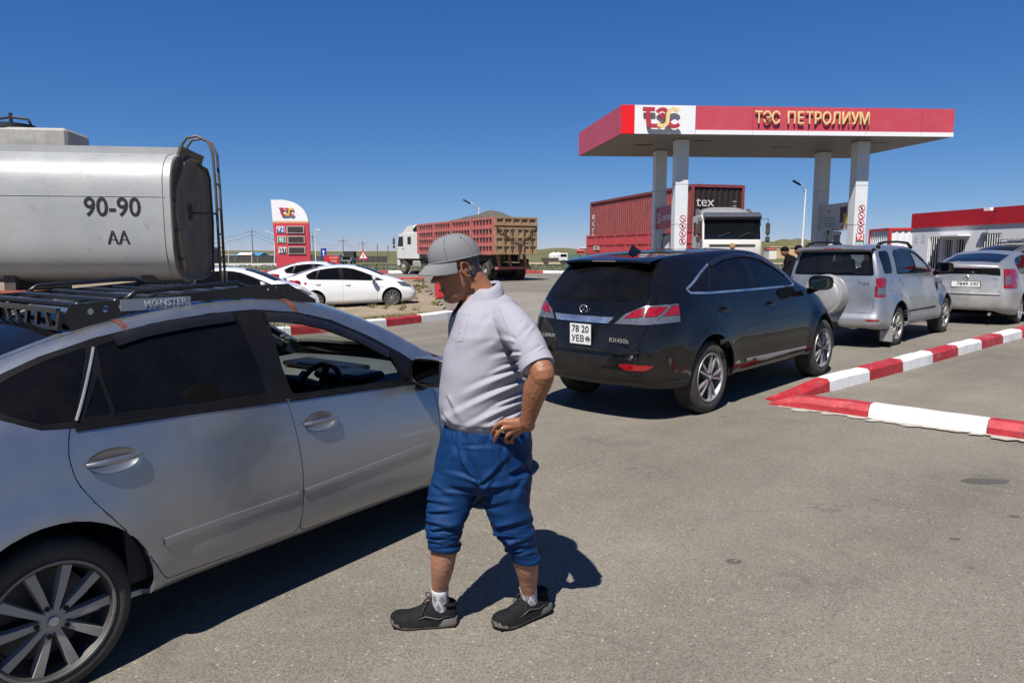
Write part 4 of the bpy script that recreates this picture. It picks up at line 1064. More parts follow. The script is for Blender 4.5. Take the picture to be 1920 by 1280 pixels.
# interior
INT = mat('interior_grey', (.16, .16, .155), .85); seats(root, 1.35, .55, .30, M_['cloth_dark'])
MB().bx(-.4, 2.3, -.70, .70, .27, .31).build('floor', M_['dark'], root)
db = MB(); P = []
for y in np.linspace(-.70, .70, 15):
    b = .02 * math.cos(y * 2); b2 = .02 * (1 - (y / .7) ** 2) * 8; P.append([(2.27 + b2, y, .93), (2.22 + b2, y, .950), (2.05, y, .945), (1.88 - .02 * math.cos(3 * y), y, .925), (1.80, y, .88), (1.80, y, .74), (1.86, y, .55), (1.95, y, .32)])
dsh = db.grid(P).build('dashboard', M_['dash'], root, smooth=True, angle=50)
MB().box((1.86, -.36, .945), (.24, .40, .05), bev=.02).build('instrument_hood', M_['black'], dsh); MB().box((1.98, 0, .955), (.22, .62, .03), bev=.012).build('display_slot', M_['black'], dsh)
for yy in (-.62, -.08, .08, .62): MB().box((1.795, yy, .83), (.02, .13, .07), bev=.01).build('air_vent', M_['black'], dsh)
sw = empty('steering_wheel', (1.62, -.36, .86)); sw.parent = root; sw.rotation_euler = (0, -1.15, 0)
cir = [(.185 * math.cos(t), .185 * math.sin(t), 0) for t in np.linspace(0, 2 * PI, 33)[:-1]]
MB().tube(cir, .016, 10, closed=True).build('wheel_rim', M_['black'], sw, smooth=True)
mb = MB().lathe([(0, .03), (.05, .028), (.065, .01), (.065, -.02), (0, -.03)], 20)
for a in (0, PI / 2, PI, ): mb.box((.11 * math.sin(a), .11 * math.cos(a), 0), (.04 if a in (0, PI) else .14, .14 if a in (0, PI) else .04, .018))
mb.build('wheel_hub', M_['black'], sw, smooth=True, angle=40); MB().cyl((0, 0, -.25), (0, 0, -.02), .03, 10).build('column', M_['black'], sw)
MB().box((1.70, 0, 1.285), (.04, .25, .075), bev=.02).build('rear_view_mirror', M_['black'], root); MB().cyl((1.71, 0, 1.30), (1.62, 0, 1.40), .012, 6).build('mirror_stalk', M_['black'], root)
mb = MB().cyl((1.69, .02, 1.26), (1.69, .02, 1.17), .002, 4); 
for i in range(7): mb.box((1.69 + .01 * math.sin(i * 2), .02 + .012 * math.cos(i * 3), 1.17 - i * .012), (.03, .03, .012), rz=i)
mb.build('hanging_charm', mat('charm_weave', (.10, .10, .08), .9), root)
MB().prism([(1.02, .90), (1.20, .90), (1.27, 1.00), (1.16, 1.0), (1.06, 1.06)], .44, .46, Matrix.Rotation(PI / 2, 4, 'X')).build('blue_folder', mat('blue_plastic', (.02, .16, .55), .5), root)
hl = MB(); P = []
for x in np.linspace(-.1, 1.45, 12):
    P.append([(x, y, (s2['surfz'](x, y) or 1.3) - .035) for y in np.linspace(-.55, .55, 9)])
hl.grid(P).build('headliner', INT, root, smooth=True)
for sd_ in (-1, 1):
    MB().tube([(1.52, sd_ * .555, 1.33), (1.85, sd_ * .60, 1.19), (2.15, sd_ * .655, 1.03), (2.26, sd_ * .68, .93)], .028, 8).build('pillar_cover', INT, root, smooth=True)
    MB().tube([(1.03, sd_ * .53, 1.36), (1.06, sd_ * .68, 1.0), (1.06, sd_ * .70, .5)], .045, 8).build('pillar_cover', M_['black'], root, smooth=True)
    MB().bx(.3, 2.1, sd_ * .735, sd_ * .755, .32, .93).build('door_card', M_['cloth_dark'], root)
text_obj('tailgate_badge', 'HYBRID', .05, frame((-.86, .2, .75), (0, -1, 0), (0, 0, 1)), M_['chrome'], root, .002)
# ================================================================== ROOF RACK on the silver hatchback
rk = empty('roof_rack', (0, 0, 0), 0, 'black steel roof rack with a grey lettered sticker, strapped on the silver hatchback', 'roof rack')
rk.matrix_basis = root.matrix_basis.copy(); rk.location = root.location; rk.rotation_euler = root.rotation_euler
BLK = mat('rack_black', (.006, .006, .006), .35, coat=.2, dust=.05, dcol=(.15, .13, .1))
def plate_holes(prof, holes, y0, y1, nm, par):
    """side plate in xz with round holes: hole rims left open by bridging"""
    bm = bmesh.new(); vs = [bm.verts.new((x, y0, z)) for x, z in prof]; es = [bm.edges.new((vs[i], vs[(i + 1) % len(vs)])) for i in range(len(vs))]
    for hx, hz, r in holes:
        hv = [bm.verts.new((hx + r * math.cos(t), y0, hz + r * math.sin(t))) for t in np.linspace(0, 2 * PI, 13)[:-1]]
        es += [bm.edges.new((hv[i], hv[(i + 1) % 12])) for i in range(12)]
    bmesh.ops.triangle_fill(bm, use_beauty=True, use_dissolve=False, edges=es)
    r = bmesh.ops.extrude_face_region(bm, geom=bm.faces[:]); bmesh.ops.translate(bm, vec=(0, y1 - y0, 0), verts=[g for g in r['geom'] if isinstance(g, bmesh.types.BMVert)])
    bmesh.ops.recalc_face_normals(bm, faces=bm.faces); return bm_obj(nm, bm, BLK, par, False)
for sd_ in (-1, 1):
    y0, y1 = sd_ * .515, sd_ * .507
    prof = [(.262, 1.352), (.222, 1.412), (.262, 1.470), (.70, 1.487), (.90, 1.500), (1.10, 1.515), (1.325, 1.517), (1.50, 1.425), (1.50, 1.405), (1.30, 1.428), (1.1, 1.452), (.80, 1.452), (.55, 1.425), (.36, 1.385)]
    plate_holes(prof, [(.335, 1.435, .014), (.395, 1.442, .014), (.46, 1.448, .012), (1.20, 1.492, .010), (1.25, 1.492, .010), (1.30, 1.486, .009)], y0, y1, 'side_plate', rk)
    MB().tube([(.47, sd_ * .50, 1.465), (.53, sd_ * .50, 1.508), (1.03, sd_ * .50, 1.530), (1.10, sd_ * .50, 1.50)], .012, 8).build('side_rail', BLK, rk, smooth=True)
for i, x in enumerate(np.linspace(.30, 1.38, 8)):
    MB().box((x, 0, 1.462 + .022 * math.sin((x - .3) * 2.2)), (.032, 1.0, .024), bev=.006).build('cross_bar', BLK, rk)
for y in (-.25, .25): MB().box((.85, y, 1.472), (1.1, .02, .012), R=Matrix.Rotation(-.02, 4, 'Y')).build('long_bar', BLK, rk)
# rear fairing with slots
fa = MB()
for zz, hh in ((1.445, .020), (1.372, .014)): fa.bx(.208, .226, -.50, .50, zz - hh / 2, zz + hh / 2)
for y in np.linspace(-.5, .5, 11): fa.box((.217, y, 1.41), (.014, .022, .07), R=Matrix.Rotation(.35 * (1 if int(y * 10) % 2 else -1), 4, 'X'))
fa.build('rear_fairing', BLK, rk)
MB().bx(.455, .775, -.519, -.5165, 1.428, 1.478).build('sticker', mat('sticker_grey', (.20, .235, .28), .5, var=.1, dust=.2), rk)
text_obj('sticker_text', 'MΦNSTER', .043, frame((.655, -.5205, 1.455), (1, 0, .03), (0, 0, 1)), mat('sticker_print', (.44, .48, .52), .6), rk, .0006, 1.0, .0006)
RUST = mat('rusty_strap', (.10, .028, .014), .85, var=.5, vs=25, rust=.6)
for x in (.42, 1.28):
    for sd_ in (-1, 1):
        rows = []
        for t in np.linspace(0, 1, 9):
            yy = .505 + t * .095
            z = max([(s2['surfz'](x + (t - .5) * .02, sd_ * min(yy, .60)) or 1.38)]) + .004
            z2 = z if t < .85 else z - (t - .85) * .12
            rows.append([(x - .02 + t * .03, sd_ * yy, z2), (x + .02 + t * .03, sd_ * yy, z2 )])
        MB().grid(rows).build('strap', RUST, rk)

# ================================================================== BLACK SUV
BLKP = mat('black_paint', (.0035, .0035, .004), .14, coat=1, spec=0, var=0, dust=.16, dcol=(.085, .073, .06), dz=(.2, 1.15), ds=5)
RXW = [1, .85, .55, .28]
rxst = [(-.88, .36, .58, .78, .65, 1.15, .61, 1.565, .50, .02), (-.82, .34, .73, .78, .775, 1.165, .715, 1.58, .555, .02), (-.66, .33, .85, .76, .885, 1.19, .80, 1.605, .59, .025), (-.36, .32, .885, .74, .925, 1.215, .83, 1.63, .61, .025),
 (0, .31, .89, .72, .94, 1.232, .835, 1.652, .62, .028), (.4, .31, .885, .68, .935, 1.235, .825, 1.668, .615, .03), (.8, .31, .88, .66, .93, 1.228, .82, 1.678, .61, .03), (1.2, .31, .88, .66, .93, 1.222, .815, 1.678, .61, .03),
 (1.52, .31, .88, .66, .93, 1.217, .815, 1.655, .615, .045), (1.80, .31, .88, .66, .93, 1.212, .815, 1.570, .635, .07), (2.06, .31, .88, .67, .93, 1.205, .815, 1.455, .665, .10), (2.30, .31, .88, .68, .93, 1.19, .81, 1.315, .70, .09),
 (2.50, .31, .88, .69, .93, 1.15, .81, 1.225, .725, .06), (2.85, .30, .87, .70, .935, 1.08, .82, 1.155, .71, .06), (3.20, .28, .82, .68, .90, .97, .78, 1.04, .66, .06), (3.48, .27, .70, .62, .78, .80, .66, .87, .56, .05), (3.60, .32, .56, .56, .62, .68, .52, .73, .44, .04)]
dlor = [(-.325, 1.31), (-.27, 1.255), (.09, 1.238), (1.04, 1.226), (2.06, 1.220), (2.20, 1.232), (2.12, 1.33), (1.90, 1.455), (1.65, 1.555), (1.467, 1.605), (1.19, 1.628), (.87, 1.628), (.54, 1.600), (.266, 1.552), (.04, 1.468), (-.15, 1.38)]
def rx_panels(PT): return [
   P_('door', 'side', [(.085, 1.26), (.065, 1.17), (.13, 1.03), (.14, .90), (.40, .68), (.53, .52), (.60, .415), (1.16, .415), (1.19, .60), (1.225, .83), (1.225, 1.06), (1.14, 1.26)], PT, key='rear_door', r=.10),
   P_('door', 'side', [(1.14, 1.26), (1.225, 1.06), (1.225, .83), (1.19, .60), (1.16, .415), (2.33, .415), (2.38, .60), (2.39, .80), (2.35, .98), (2.25, 1.14), (2.20, 1.26)], PT, key='front_door', r=.08),
   P_('window_surround', 'side', dlor, M_['chrome'], inset=-.002, gap=0, r=.03, trim=.022, inner=P_('window_trim', 'side', None, TR, inset=.001, gap=0)),
   P_('quarter_window', 'side', [(-.24, 1.305), (-.20, 1.278), (.055, 1.266), (.235, 1.50), (.10, 1.44)], GLD, inset=.002, r=.02, par='window_trim', depth=.004),
   P_('door_window', 'side', [(.12, 1.265), (1.06, 1.250), (1.06, 1.50), (1.02, 1.585), (.62, 1.570), (.30, 1.515)], GLD, inset=.002, r=.02, par='rear_door', depth=.004),
   P_('door_window', 'side', [(1.20, 1.248), (2.08, 1.24), (2.06, 1.30), (1.72, 1.465), (1.45, 1.555), (1.13, 1.590), (1.14, 1.45)], M_['tint'], inset=.002, r=.02, par='front_door', depth=.004),
   P_('windshield', 'top', [(1.50, -.53), (1.53, 0), (1.50, .53), (1.80, .60), (2.42, .70), (2.56, .35), (2.60, 0), (2.56, -.35), (2.42, -.70), (1.80, -.60)], M_['tint2'], inset=.003, r=.03, depth=.004),
   P_('hood', 'top', [(2.48, -.70), (2.63, 0), (2.48, .70), (2.85, .68), (3.2, .60), (3.42, .3), (3.46, 0), (3.42, -.3), (3.2, -.60), (2.85, -.68)], PT, pred=lambda c: c.z > .8),
   P_('tailgate', 'rear', [(-.72, .98), (-.66, .755), (-.62, .72), (.62, .72), (.66, .755), (.72, .98), (.72, 1.20), (.66, 1.35), (.57, 1.56), (-.57, 1.56), (-.66, 1.35), (-.72, 1.20)], PT, r=.03),
   P_('rear_window', 'rear', [(-.655, 1.21), (-.3, 1.19), (.3, 1.19), (.655, 1.21), (.60, 1.36), (.54, 1.535), (-.54, 1.535), (-.60, 1.36)], GLD, inset=.003, r=.03, par='tailgate', depth=.004),
   P_('taillight', 'rear', [(.39, .985), (.48, 1.085), (.64, 1.165), (.99, 1.19), (.99, 1.01), (.70, .985)], M_['clearlens'], mirror=True, depth=.03, key='tl'),
   P_('red_lens', 'rear', [(.48, 1.04), (.56, 1.115), (.655, 1.15), (.655, 1.06)], M_['redlens'], mirror=True, gap=.002, inset=-.003, par='tl'),
   P_('red_lens', 'rear', [(.675, 1.06), (.675, 1.152), (.99, 1.165), (.99, 1.075)], M_['redlens'], mirror=True, gap=.002, inset=-.003, par='tl'),
   P_('taillight', 'side', [(-1.2, 1.19), (-.61, 1.172), (-.60, 1.15), (-.74, 1.06), (-.86, .995), (-1.2, .985)], M_['clearlens'], depth=.03, key='ts', pred=lambda c: c.x < -.5 and abs(c.y) > .76),
   P_('red_lens', 'side', [(-1.2, 1.165), (-.65, 1.150), (-.74, 1.09), (-.84, 1.045), (-1.2, 1.055)], M_['redlens'], gap=.002, inset=-.003, par='ts', pred=lambda c: c.x < -.5 and abs(c.y) > .76),
   P_('bumper_trim', 'side', [(-1.3, .44), (-.405, .44), (-.405, .2), (-1.3, .2)], mat('bumper_grey', (.018, .017, .016), .5, dust=.3, dcol=(.10, .085, .07)), pred=lambda c: c.x < -.3, par=None),
   P_('bumper_trim', 'rear', [(-.99, .43), (.99, .43), (.99, .2), (-.99, .2)], mat('bumper_grey', (0, 0, 0)), pred=lambda c: c.x < -.3),
  ]
def mk(**k): return make_car(k)
RXC = dict(st=rxst, wb=2.885, r=.378, rim=.252, ww=.24, yw=.905, arch=.435, archz=.40, flare=.02, spoke='twin', ns=5, level=2, wgt=RXW,
  rear_dx=[.02, -.07, -.12, -.13, -.10, -.06, .02, .19, .40], front_dx=[-.06, 0, .03, .04, .02, 0, -.04, -.06, -.10], rb=.09, fb=.14)
rx = mk(name='black_suv', label='dusty black SUV with chrome tailgate bar and plate 78 20, second in the queue', cat='suv', paint=BLKP, alloy=M_['alloy'], panels=rx_panels(BLKP), handles=[(.30, 1.06, .20), (1.40, 1.048, .20)], hdoor={(.30, 1.06): 'rear_door', (1.40, 1.048): 'front_door'}, **RXC)
rroot = rx['root']; put(rroot, 1.427, 8.023, .785, 2.885)
mirror(rx, 2.42, 1.26, 1.03, 1.12, BLKP); seats(rroot, 1.75, .65, .50, M_['cloth_dark'])
for sd_ in (-1, 1):
    ribbon(rx, [(.72, .478), (2.30, .452)], .035, .010, sd_, M_['alloy'], 'sill_moulding')
    ribbon(rx, [(.10, .735), (.62, .80), (1.2, .85), (2.35, .855)], .05, .004, sd_, BLKP, 'body_crease')
    ribbon(rx, [(.93, .42), (1.15, .60), (1.60, .665)], .02, .005, sd_, BLKP, 'body_crease')
    ribbon(rx, [(.28, 1.535), (.62, 1.60), (.95, 1.625), (1.2, 1.622)], .045, .018, sd_, VIS, 'window_visor'); ribbon(rx, [(1.24, 1.618), (1.5, 1.575), (1.8, 1.47), (2.0, 1.37)], .045, .018, sd_, VIS, 'window_visor')
def rear_patch(s, pts, t, mt, name, par=None, ny=12):
    """raised plate following the rear surface; pts: list of (y, z_low, z_high)"""
    rows = []
    for i in range(len(pts) - 1):
        for k in range(ny):
            f = k / ny; rows.append([a + (b - a) * f for a, b in zip(pts[i], pts[i + 1])])
    rows.append(list(pts[-1])); P = []
    for y, z0_, z1_ in rows:
        r = []
        for zz, o in ((z0_, -.004), (z0_ + .002, t), ((z0_ + z1_) / 2, t * 1.25), (z1_ - .002, t), (z1_, -.004)):
            x = s['surfx'](y, zz); x = -1 if x is None else x; r.append((x - o, y, zz))
        P.append(r)
    return MB().grid(P).build(name, mt, par or s['root'], smooth=True, angle=50, recalc=True)
def rframe(s, y, z, off=0): x = s['surfx'](y, z); return frame((x - off, y, z), (0, -1, 0), (0, 0, 1))
def oval_emblem(s, y, z, r, par):
    M = rframe(s, y, z, .012)
    MB().tube([M @ Vector((r * math.cos(t), r * .86 * math.sin(t), 0)) for t in np.linspace(0, 2 * PI, 25)[:-1]], r * .11, 6, closed=True).build('emblem_ring', M_['chrome'], par, smooth=True)
    return M
tg = rx['made'][('tailgate', 0)]
rear_patch(rx, [(-.385, 1.045, 1.050), (-.33, .985, 1.048), (.33, .985, 1.048), (.385, 1.045, 1.050)], .018, M_['chrome'], 'chrome_bar', tg)
M = oval_emblem(rx, 0, 1.11, .048, tg); MB().tube([M @ Vector(p) for p in ((.022, .030, 0), (-.016, -.012, 0), (.024, -.012, 0))], .006, 6).build('emblem', M_['chrome'], tg)
text_obj('badge_text', 'LEXUS', .050, rframe(rx, .42, .815, .016), M_['chrome'], tg, .003, 1.15, .001)
text_obj('badge_text', 'RX450h', .062, rframe(rx, -.49, .83, .026), M_['chrome'], tg, .003, 1.15, .001)
def plate(s, y, z, w_, h_, lines, tg, tilt=0, off=.02):
    x = s['surfx'](y, z) - off; M = frame((x, y, z), (0, -1, 0), (0, 0, 1)) @ Matrix.Rotation(tilt, 4, 'X')
    p = empty('number_plate', (0, 0, 0)); p.parent = s['root']; p.matrix_basis = M
    MB().box((0, 0, -.008), (w_ + .02, h_ + .02, .014), bev=.004).build('plate_holder', M_['black'], p); MB().box((0, 0, .001), (w_, h_, .004)).build('plate_face', M_['plate'], p)
    for (tx, px, py, sz, col) in lines: text_obj('plate_text', tx, sz, Matrix.Translation((px, py, .004)), col, p, .0012, 1, .0015)
    return p
plate(rx, -.045, .868, .27, .205, [('78 20', 0, .047, .098, M_['ink']), ('УЕВ', -.030, -.050, .088, M_['ink']), ('MGL', .098, -.045, .03, M_['ink'])], tg, 0, .03)
MB().lathe([(.022, 0), (.026, 0), (.026, .0015), (.022, .0015)], 20, frame((rx['surfx'](-.045, .868) - .036, -.143, .825), (0, -1, 0), (0, 0, 1))).build('plate_oval', M_['ink'], rroot)
rear_patch(rx, [(-.78, .705, .735), (.78, .705, .735)], .03, BLKP, 'bumper_step')
for sd_ in (1, -1): rear_patch(rx, [(sd_ * .50, .585, .602), (sd_ * .56, .548, .610), (sd_ * .74, .545, .602), (sd_ * .79, .578, .592)], .008, M_['redlens'], 'reflector')
# roof spoiler and shark fin
P = []
for y in np.linspace(-.56, .56, 17):
    e = 1 - (y / .56) ** 4; P.append([(-.32, y, (rx['surfz'](-.32, y) or 1.63) + .002), (-.46, y, 1.608 + .022 * e), (-.615 - .02 * e, y, 1.582 + .018 * e), (-.622 - .02 * e, y, 1.562 + .016 * e), (-.54, y, 1.535 + .02 * e), (-.47, y, 1.53)])
sp_ = MB().grid(P).build('roof_spoiler', BLKP, rroot, smooth=True, angle=40)
MB().bx(-.645, -.638, -.15, .15, 1.58, 1.595).build('brake_lamp', mat('smoked_lens', (.12, .10, .10), .2, coat=1), sp_)
mb = MB(); mb.add([(-.20, -.025, 1.64), (-.20, .025, 1.64), (.05, .0, 1.67), (-.12, .004, 1.745), (-.155, 0, 1.745), (-.155, 0, 1.64)], [(0, 2, 3, 4), (1, 4, 3, 2), (0, 4, 1), (0, 1, 2)]); mb.build('shark_fin', BLKP, rroot)
rear_patch(rx, [(-.30, 1.222, 1.228), (0, 1.230, 1.24), (.1, 1.232, 1.242)], .012, M_['black'], 'rear_wiper', tg) if False else None
text_obj('side_badge', 'HYBRID', .030, frame((.90, (rx['surf'](.90, .472, -1)) - .012, .472), (1, 0, 0), (0, 0, 1)), M_['ink'], rroot, .001)

# ================================================================== SMALL SILVER SUV with spare wheel
SILV2 = mat('silver_paint_bright', (.40, .41, .43), .30, metal=.80, coat=.7, var=.03, dust=.40, dcol=(.40, .36, .30), dz=(.15, .80))
test = [(-.72, .34, .70, .60, .75, 1.18, .70, 1.615, .60, .03), (-.67, .32, .785, .60, .83, 1.19, .765, 1.635, .625, .035), (-.45, .31, .82, .60, .850, 1.195, .785, 1.652, .635, .04), (-.10, .30, .83, .62, .855, 1.20, .79, 1.662, .635, .05),
 (.25, .30, .825, .62, .85, 1.195, .79, 1.665, .63, .05), (.6, .30, .82, .62, .845, 1.19, .785, 1.665, .63, .05), (.95, .30, .82, .62, .845, 1.185, .785, 1.655, .63, .05), (1.22, .30, .82, .62, .845, 1.18, .785, 1.61, .635, .07),
 (1.45, .30, .82, .62, .845, 1.17, .78, 1.525, .65, .09), (1.68, .30, .82, .62, .845, 1.16, .78, 1.42, .67, .10), (1.88, .30, .82, .62, .85, 1.14, .78, 1.31, .69, .10), (2.05, .30, .82, .62, .85, 1.11, .775, 1.20, .71, .07),
 (2.35, .30, .82, .64, .86, 1.02, .77, 1.115, .68, .05), (2.70, .30, .80, .64, .84, .95, .74, 1.05, .64, .05), (2.98, .30, .74, .60, .79, .84, .69, .93, .58, .05), (3.12, .33, .62, .56, .68, .72, .58, .78, .50, .04)]
dlot = [(-.53, 1.235), (-.55, 1.53), (-.50, 1.595), (-.20, 1.605), (-.16, 1.56), (-.20, 1.235)]
dlot2 = [(-.02, 1.215), (.02, 1.50), (.12, 1.605), (.5, 1.622), (.95, 1.60), (1.15, 1.56), (1.42, 1.45), (1.66, 1.32), (1.78, 1.20), (.9, 1.195)]
te = mk(name='silver_suv', label='small silver SUV with a body coloured spare wheel cover on its back door', cat='suv', st=test, wb=2.50, r=.345, rim=.225, ww=.225, yw=.83, arch=.405, archz=.37, flare=.03, spoke='vee', ns=5, level=2, paint=SILV2, alloy=mat('beige_alloy', (.40, .37, .32), .4, metal=.4, dust=.5),
  rear_dx=[.03, -.04, -.07, -.07, -.02, .0, .02, .06, .12], front_dx=[-.06, 0, .02, .03, .02, 0, -.03, -.05, -.08], rb=.06, fb=.12,
  panels=[P_('door', 'side', [(-.02, 1.63), (-.04, 1.20), (.03, .95), (.36, .70), (.42, .50), (.42, .42), (.98, .42), (1.06, 1.18), (.98, 1.60), (.5, 1.64)], SILV2, key='rear_door', r=.06),
   P_('door', 'side', [(.98, 1.60), (1.06, 1.18), (.98, .42), (1.85, .42), (1.92, .70), (1.90, 1.0), (1.80, 1.20), (1.60, 1.38), (1.3, 1.55)], SILV2, key='front_door', r=.04),
   P_('quarter_window', 'side', dlot, GLD, inset=.002, r=.05, depth=.005),
   P_('window_trim', 'side', dlot2, TR, inset=.001, r=.04, gap=0, depth=.01),
   P_('door_window', 'side', [(.03, 1.235), (.06, 1.49), (.13, 1.57), (.5, 1.59), (.84, 1.575), (.90, 1.40), (.93, 1.225)], M_['tint'], inset=.002, r=.02, par='rear_door', depth=.004),
   P_('door_window', 'side', [(1.0, 1.222), (.97, 1.40), (.90, 1.565), (1.12, 1.53), (1.38, 1.42), (1.60, 1.31), (1.68, 1.225)], M_['clear'], inset=.002, r=.02, par='front_door', depth=.004),
   P_('windshield', 'top', [(1.20, -.57), (1.22, 0), (1.20, .57), (1.6, .62), (1.98, .68), (2.10, 0), (1.98, -.68), (1.6, -.62)], M_['clear'], inset=.003, r=.03, depth=.004),
   P_('hood', 'top', [(2.03, -.68), (2.15, 0), (2.03, .68), (2.6, .60), (2.95, .45), (3.0, 0), (2.95, -.45), (2.6, -.60)], SILV2, pred=lambda c: c.z > .8),
   P_('tailgate', 'rear', [(-.68, .60), (.68, .60), (.70, .90), (.68, 1.20), (.60, 1.60), (-.60, 1.60), (-.68, 1.20), (-.70, .90)], SILV2, r=.03),
   P_('glass_surround', 'rear', [(-.665, 1.205), (.665, 1.205), (.585, 1.585), (-.585, 1.585)], GLD, r=.04, inset=.002, par='tailgate', depth=.005, key='gs', gap=0),
   P_('rear_window', 'rear', [(-.61, 1.235), (.61, 1.235), (.545, 1.545), (-.545, 1.545)], M_['tint2'], r=.04, inset=.002, par='tailgate', depth=.005, gap=0),
   P_('taillight', 'side', [(-1.0, 1.165), (-.50, 1.160), (-.47, 1.12), (-.54, .99), (-.66, .87), (-1.0, .86)], M_['redlens'], pred=lambda c: c.x < -.4 and abs(c.y) > .70, depth=.03, key='ts'),
   P_('taillight', 'rear', [(.715, .86), (.72, 1.165), (.99, 1.165), (.99, .86)], M_['redlens'], mirror=True, depth=.03, key='tr'),
   P_('clear_lens', 'rear', [(.735, .90), (.735, 1.02), (.83, 1.02), (.82, .90)], M_['clearlens'], mirror=True, gap=.002, inset=-.003, par='tr'),
   P_('filler_flap', 'side', [(-.36, .95), (-.36, 1.10), (-.22, 1.10), (-.22, .95)], SILV2, r=.03, pred=lambda c: c.y < 0),
   P_('side_cladding', 'side', [(.42, .42), (.42, .30), (1.98, .30), (1.98, .42)], mat('sill_silver', (.42, .42, .42), .5, dust=.6), gap=.002),
  ], handles=[(.15, 1.10, .15), (1.12, 1.09, .15)], hdoor={(.15, 1.10): 'rear_door', (1.12, 1.09): 'front_door'}, hmat=M_['chrome'])
troot = te['root']; put(troot, 5.933, 12.689, .815, 2.50)
mirror(te, 1.75, 1.28, .98, 1.15, M_['black']); seats(troot, 1.15, .25, .45, M_['cloth_dark'])
ttg = te['made'][('tailgate', 0)]
spw = empty('spare_wheel', (-1.01, .03, .875)); spw.parent = troot; spw.rotation_euler = (0, -PI / 2, 0)
MB().lathe([(0, .035), (.10, .034), (.22, .028), (.27, .018), (.285, .006), (.295, .008), (.318, .0), (.332, -.02), (.338, -.06), (.338, -.13), (.345, -.14), (.345, -.22), (.33, -.235), (0, -.235)], 56).build('spare_cover', SILV2, spw, smooth=True, angle=35)
M = frame((0, 0, .037), (0, -1, 0), (1, 0, 0))
text_obj('script_badge', 'Be-go', .085, rframe(te, -.50, 1.10, .006), M_['chrome'], ttg, .003, 1.1, .0, shear=.4)
rear_patch(te, [(-.60, .485, .497), (-.66, .470, .505), (-.80, .475, .505)], .006, M_['redlens'], 'reflector'); rear_patch(te, [(.60, .485, .497), (.66, .470, .505), (.80, .475, .505)], .006, M_['redlens'], 'reflector')
MB().bx(-.86, -.70, -.18, .06, .31, .42).build('tow_step', M_['black'], troot)
MB().tube([(te['surfx'](.2, 1.25) - .015, .22, 1.25), (te['surfx'](-.1, 1.26) - .02, -.10, 1.262), (te['surfx'](-.35, 1.262) - .015, -.36, 1.262)], .008, 6).build('rear_wiper', M_['black'], ttg)
P = []
for y in np.linspace(-.62, .62, 13):
    e = 1 - (y / .62) ** 4; P.append([(-.50, y, (te['surfz'](-.5, y) or 1.68) + .001), (-.66, y, 1.658 + .02 * e), (-.745, y, 1.628 + .02 * e), (-.74, y, 1.607 + .02 * e), (-.60, y, 1.595)])
sp_ = MB().grid(P).build('roof_spoiler', SILV2, troot, smooth=True, angle=40); MB().bx(-.752, -.74, -.14, .14, 1.640, 1.654).build('brake_lamp', M_['redlens'], sp_)
for sd_ in (-1, 1):
    ribbon(te, [(.42, .565), (.98, .56)], .035, .006, sd_, M_['black'], 'rubbing_strip'); ribbon(te, [(1.02, .56), (1.86, .555)], .035, .006, sd_, M_['black'], 'rubbing_strip')
    MB().tube([(-.42, sd_ * .60, 1.655), (-.36, sd_ * .59, 1.715), (-.1, sd_ * .585, 1.745), (.5, sd_ * .585, 1.748), (.95, sd_ * .59, 1.725), (1.12, sd_ * .60, 1.645)], [.035, .028, .020, .020, .025, .03], 8).build('roof_rail', M_['black'], troot, smooth=True)
    ribbon(te, [(.05, 1.53), (.14, 1.585), (.5, 1.605), (.86, 1.592)], .06, .02, sd_, VIS, 'window_visor'); ribbon(te, [(.92, 1.585), (1.15, 1.545), (1.45, 1.42)], .05, .02, sd_, VIS, 'window_visor')
    MB().box((-.40, sd_ * .80, .245), (.02, .20, .26), bev=.008).build('mud_flap', SILV2, troot)
    MB().box((1.97, sd_ * (abs(te['surf'](1.97, .9, sd_) or .85) + .004), .86), (.035, .012, .28), R=Matrix.Rotation(-.18, 4, 'Y')).build('side_repeater_strip', M_['black'], troot)

# ================================================================== LATER HYBRID HATCHBACKS
g3 = [(-.90, .30, .58, .56, .66, .93, .58, 1.085, .50, .03), (-.85, .25, .70, .58, .77, .97, .69, 1.115, .57, .03), (-.62, .21, .78, .60, .835, 1.03, .745, 1.18, .59, .04), (-.27, .185, .81, .62, .862, 1.065, .778, 1.30, .592, .05),
 (.05, .175, .815, .62, .867, 1.07, .786, 1.395, .592, .05), (.35, .17, .815, .61, .867, 1.06, .786, 1.455, .59, .05), (.65, .17, .815, .60, .865, 1.045, .785, 1.488, .585, .05), (.95, .17, .815, .60, .865, 1.028, .785, 1.495, .585, .05),
 (1.25, .17, .815, .60, .865, 1.01, .785, 1.477, .585, .06), (1.55, .17, .815, .60, .865, .99, .78, 1.425, .592, .08), (1.85, .17, .815, .60, .865, .97, .775, 1.335, .61, .10), (2.10, .17, .81, .60, .862, .955, .77, 1.24, .635, .12),
 (2.35, .17, .81, .61, .86, .94, .762, 1.13, .668, .11), (2.57, .17, .81, .62, .86, .925, .755, 1.055, .685, .08), (2.85, .17, .80, .61, .855, .88, .74, .985, .67, .06), (3.18, .17, .77, .57, .81, .80, .69, .885, .61, .05), (3.44, .18, .66, .50, .71, .67, .57, .75, .51, .04), (3.54, .24, .52, .46, .57, .59, .46, .645, .40, .03)]
dlo3 = [(-.255, 1.17), (-.24, 1.225), (-.10, 1.29), (.02, 1.343), (.23, 1.385), (.55, 1.425), (.88, 1.440), (1.15, 1.425), (1.40, 1.375), (1.70, 1.262), (1.97, 1.148), (2.30, 1.00), (2.42, .945), (2.0, .945), (1.02, 1.005), (.08, 1.045), (-.15, 1.058), (-.225, 1.11)]
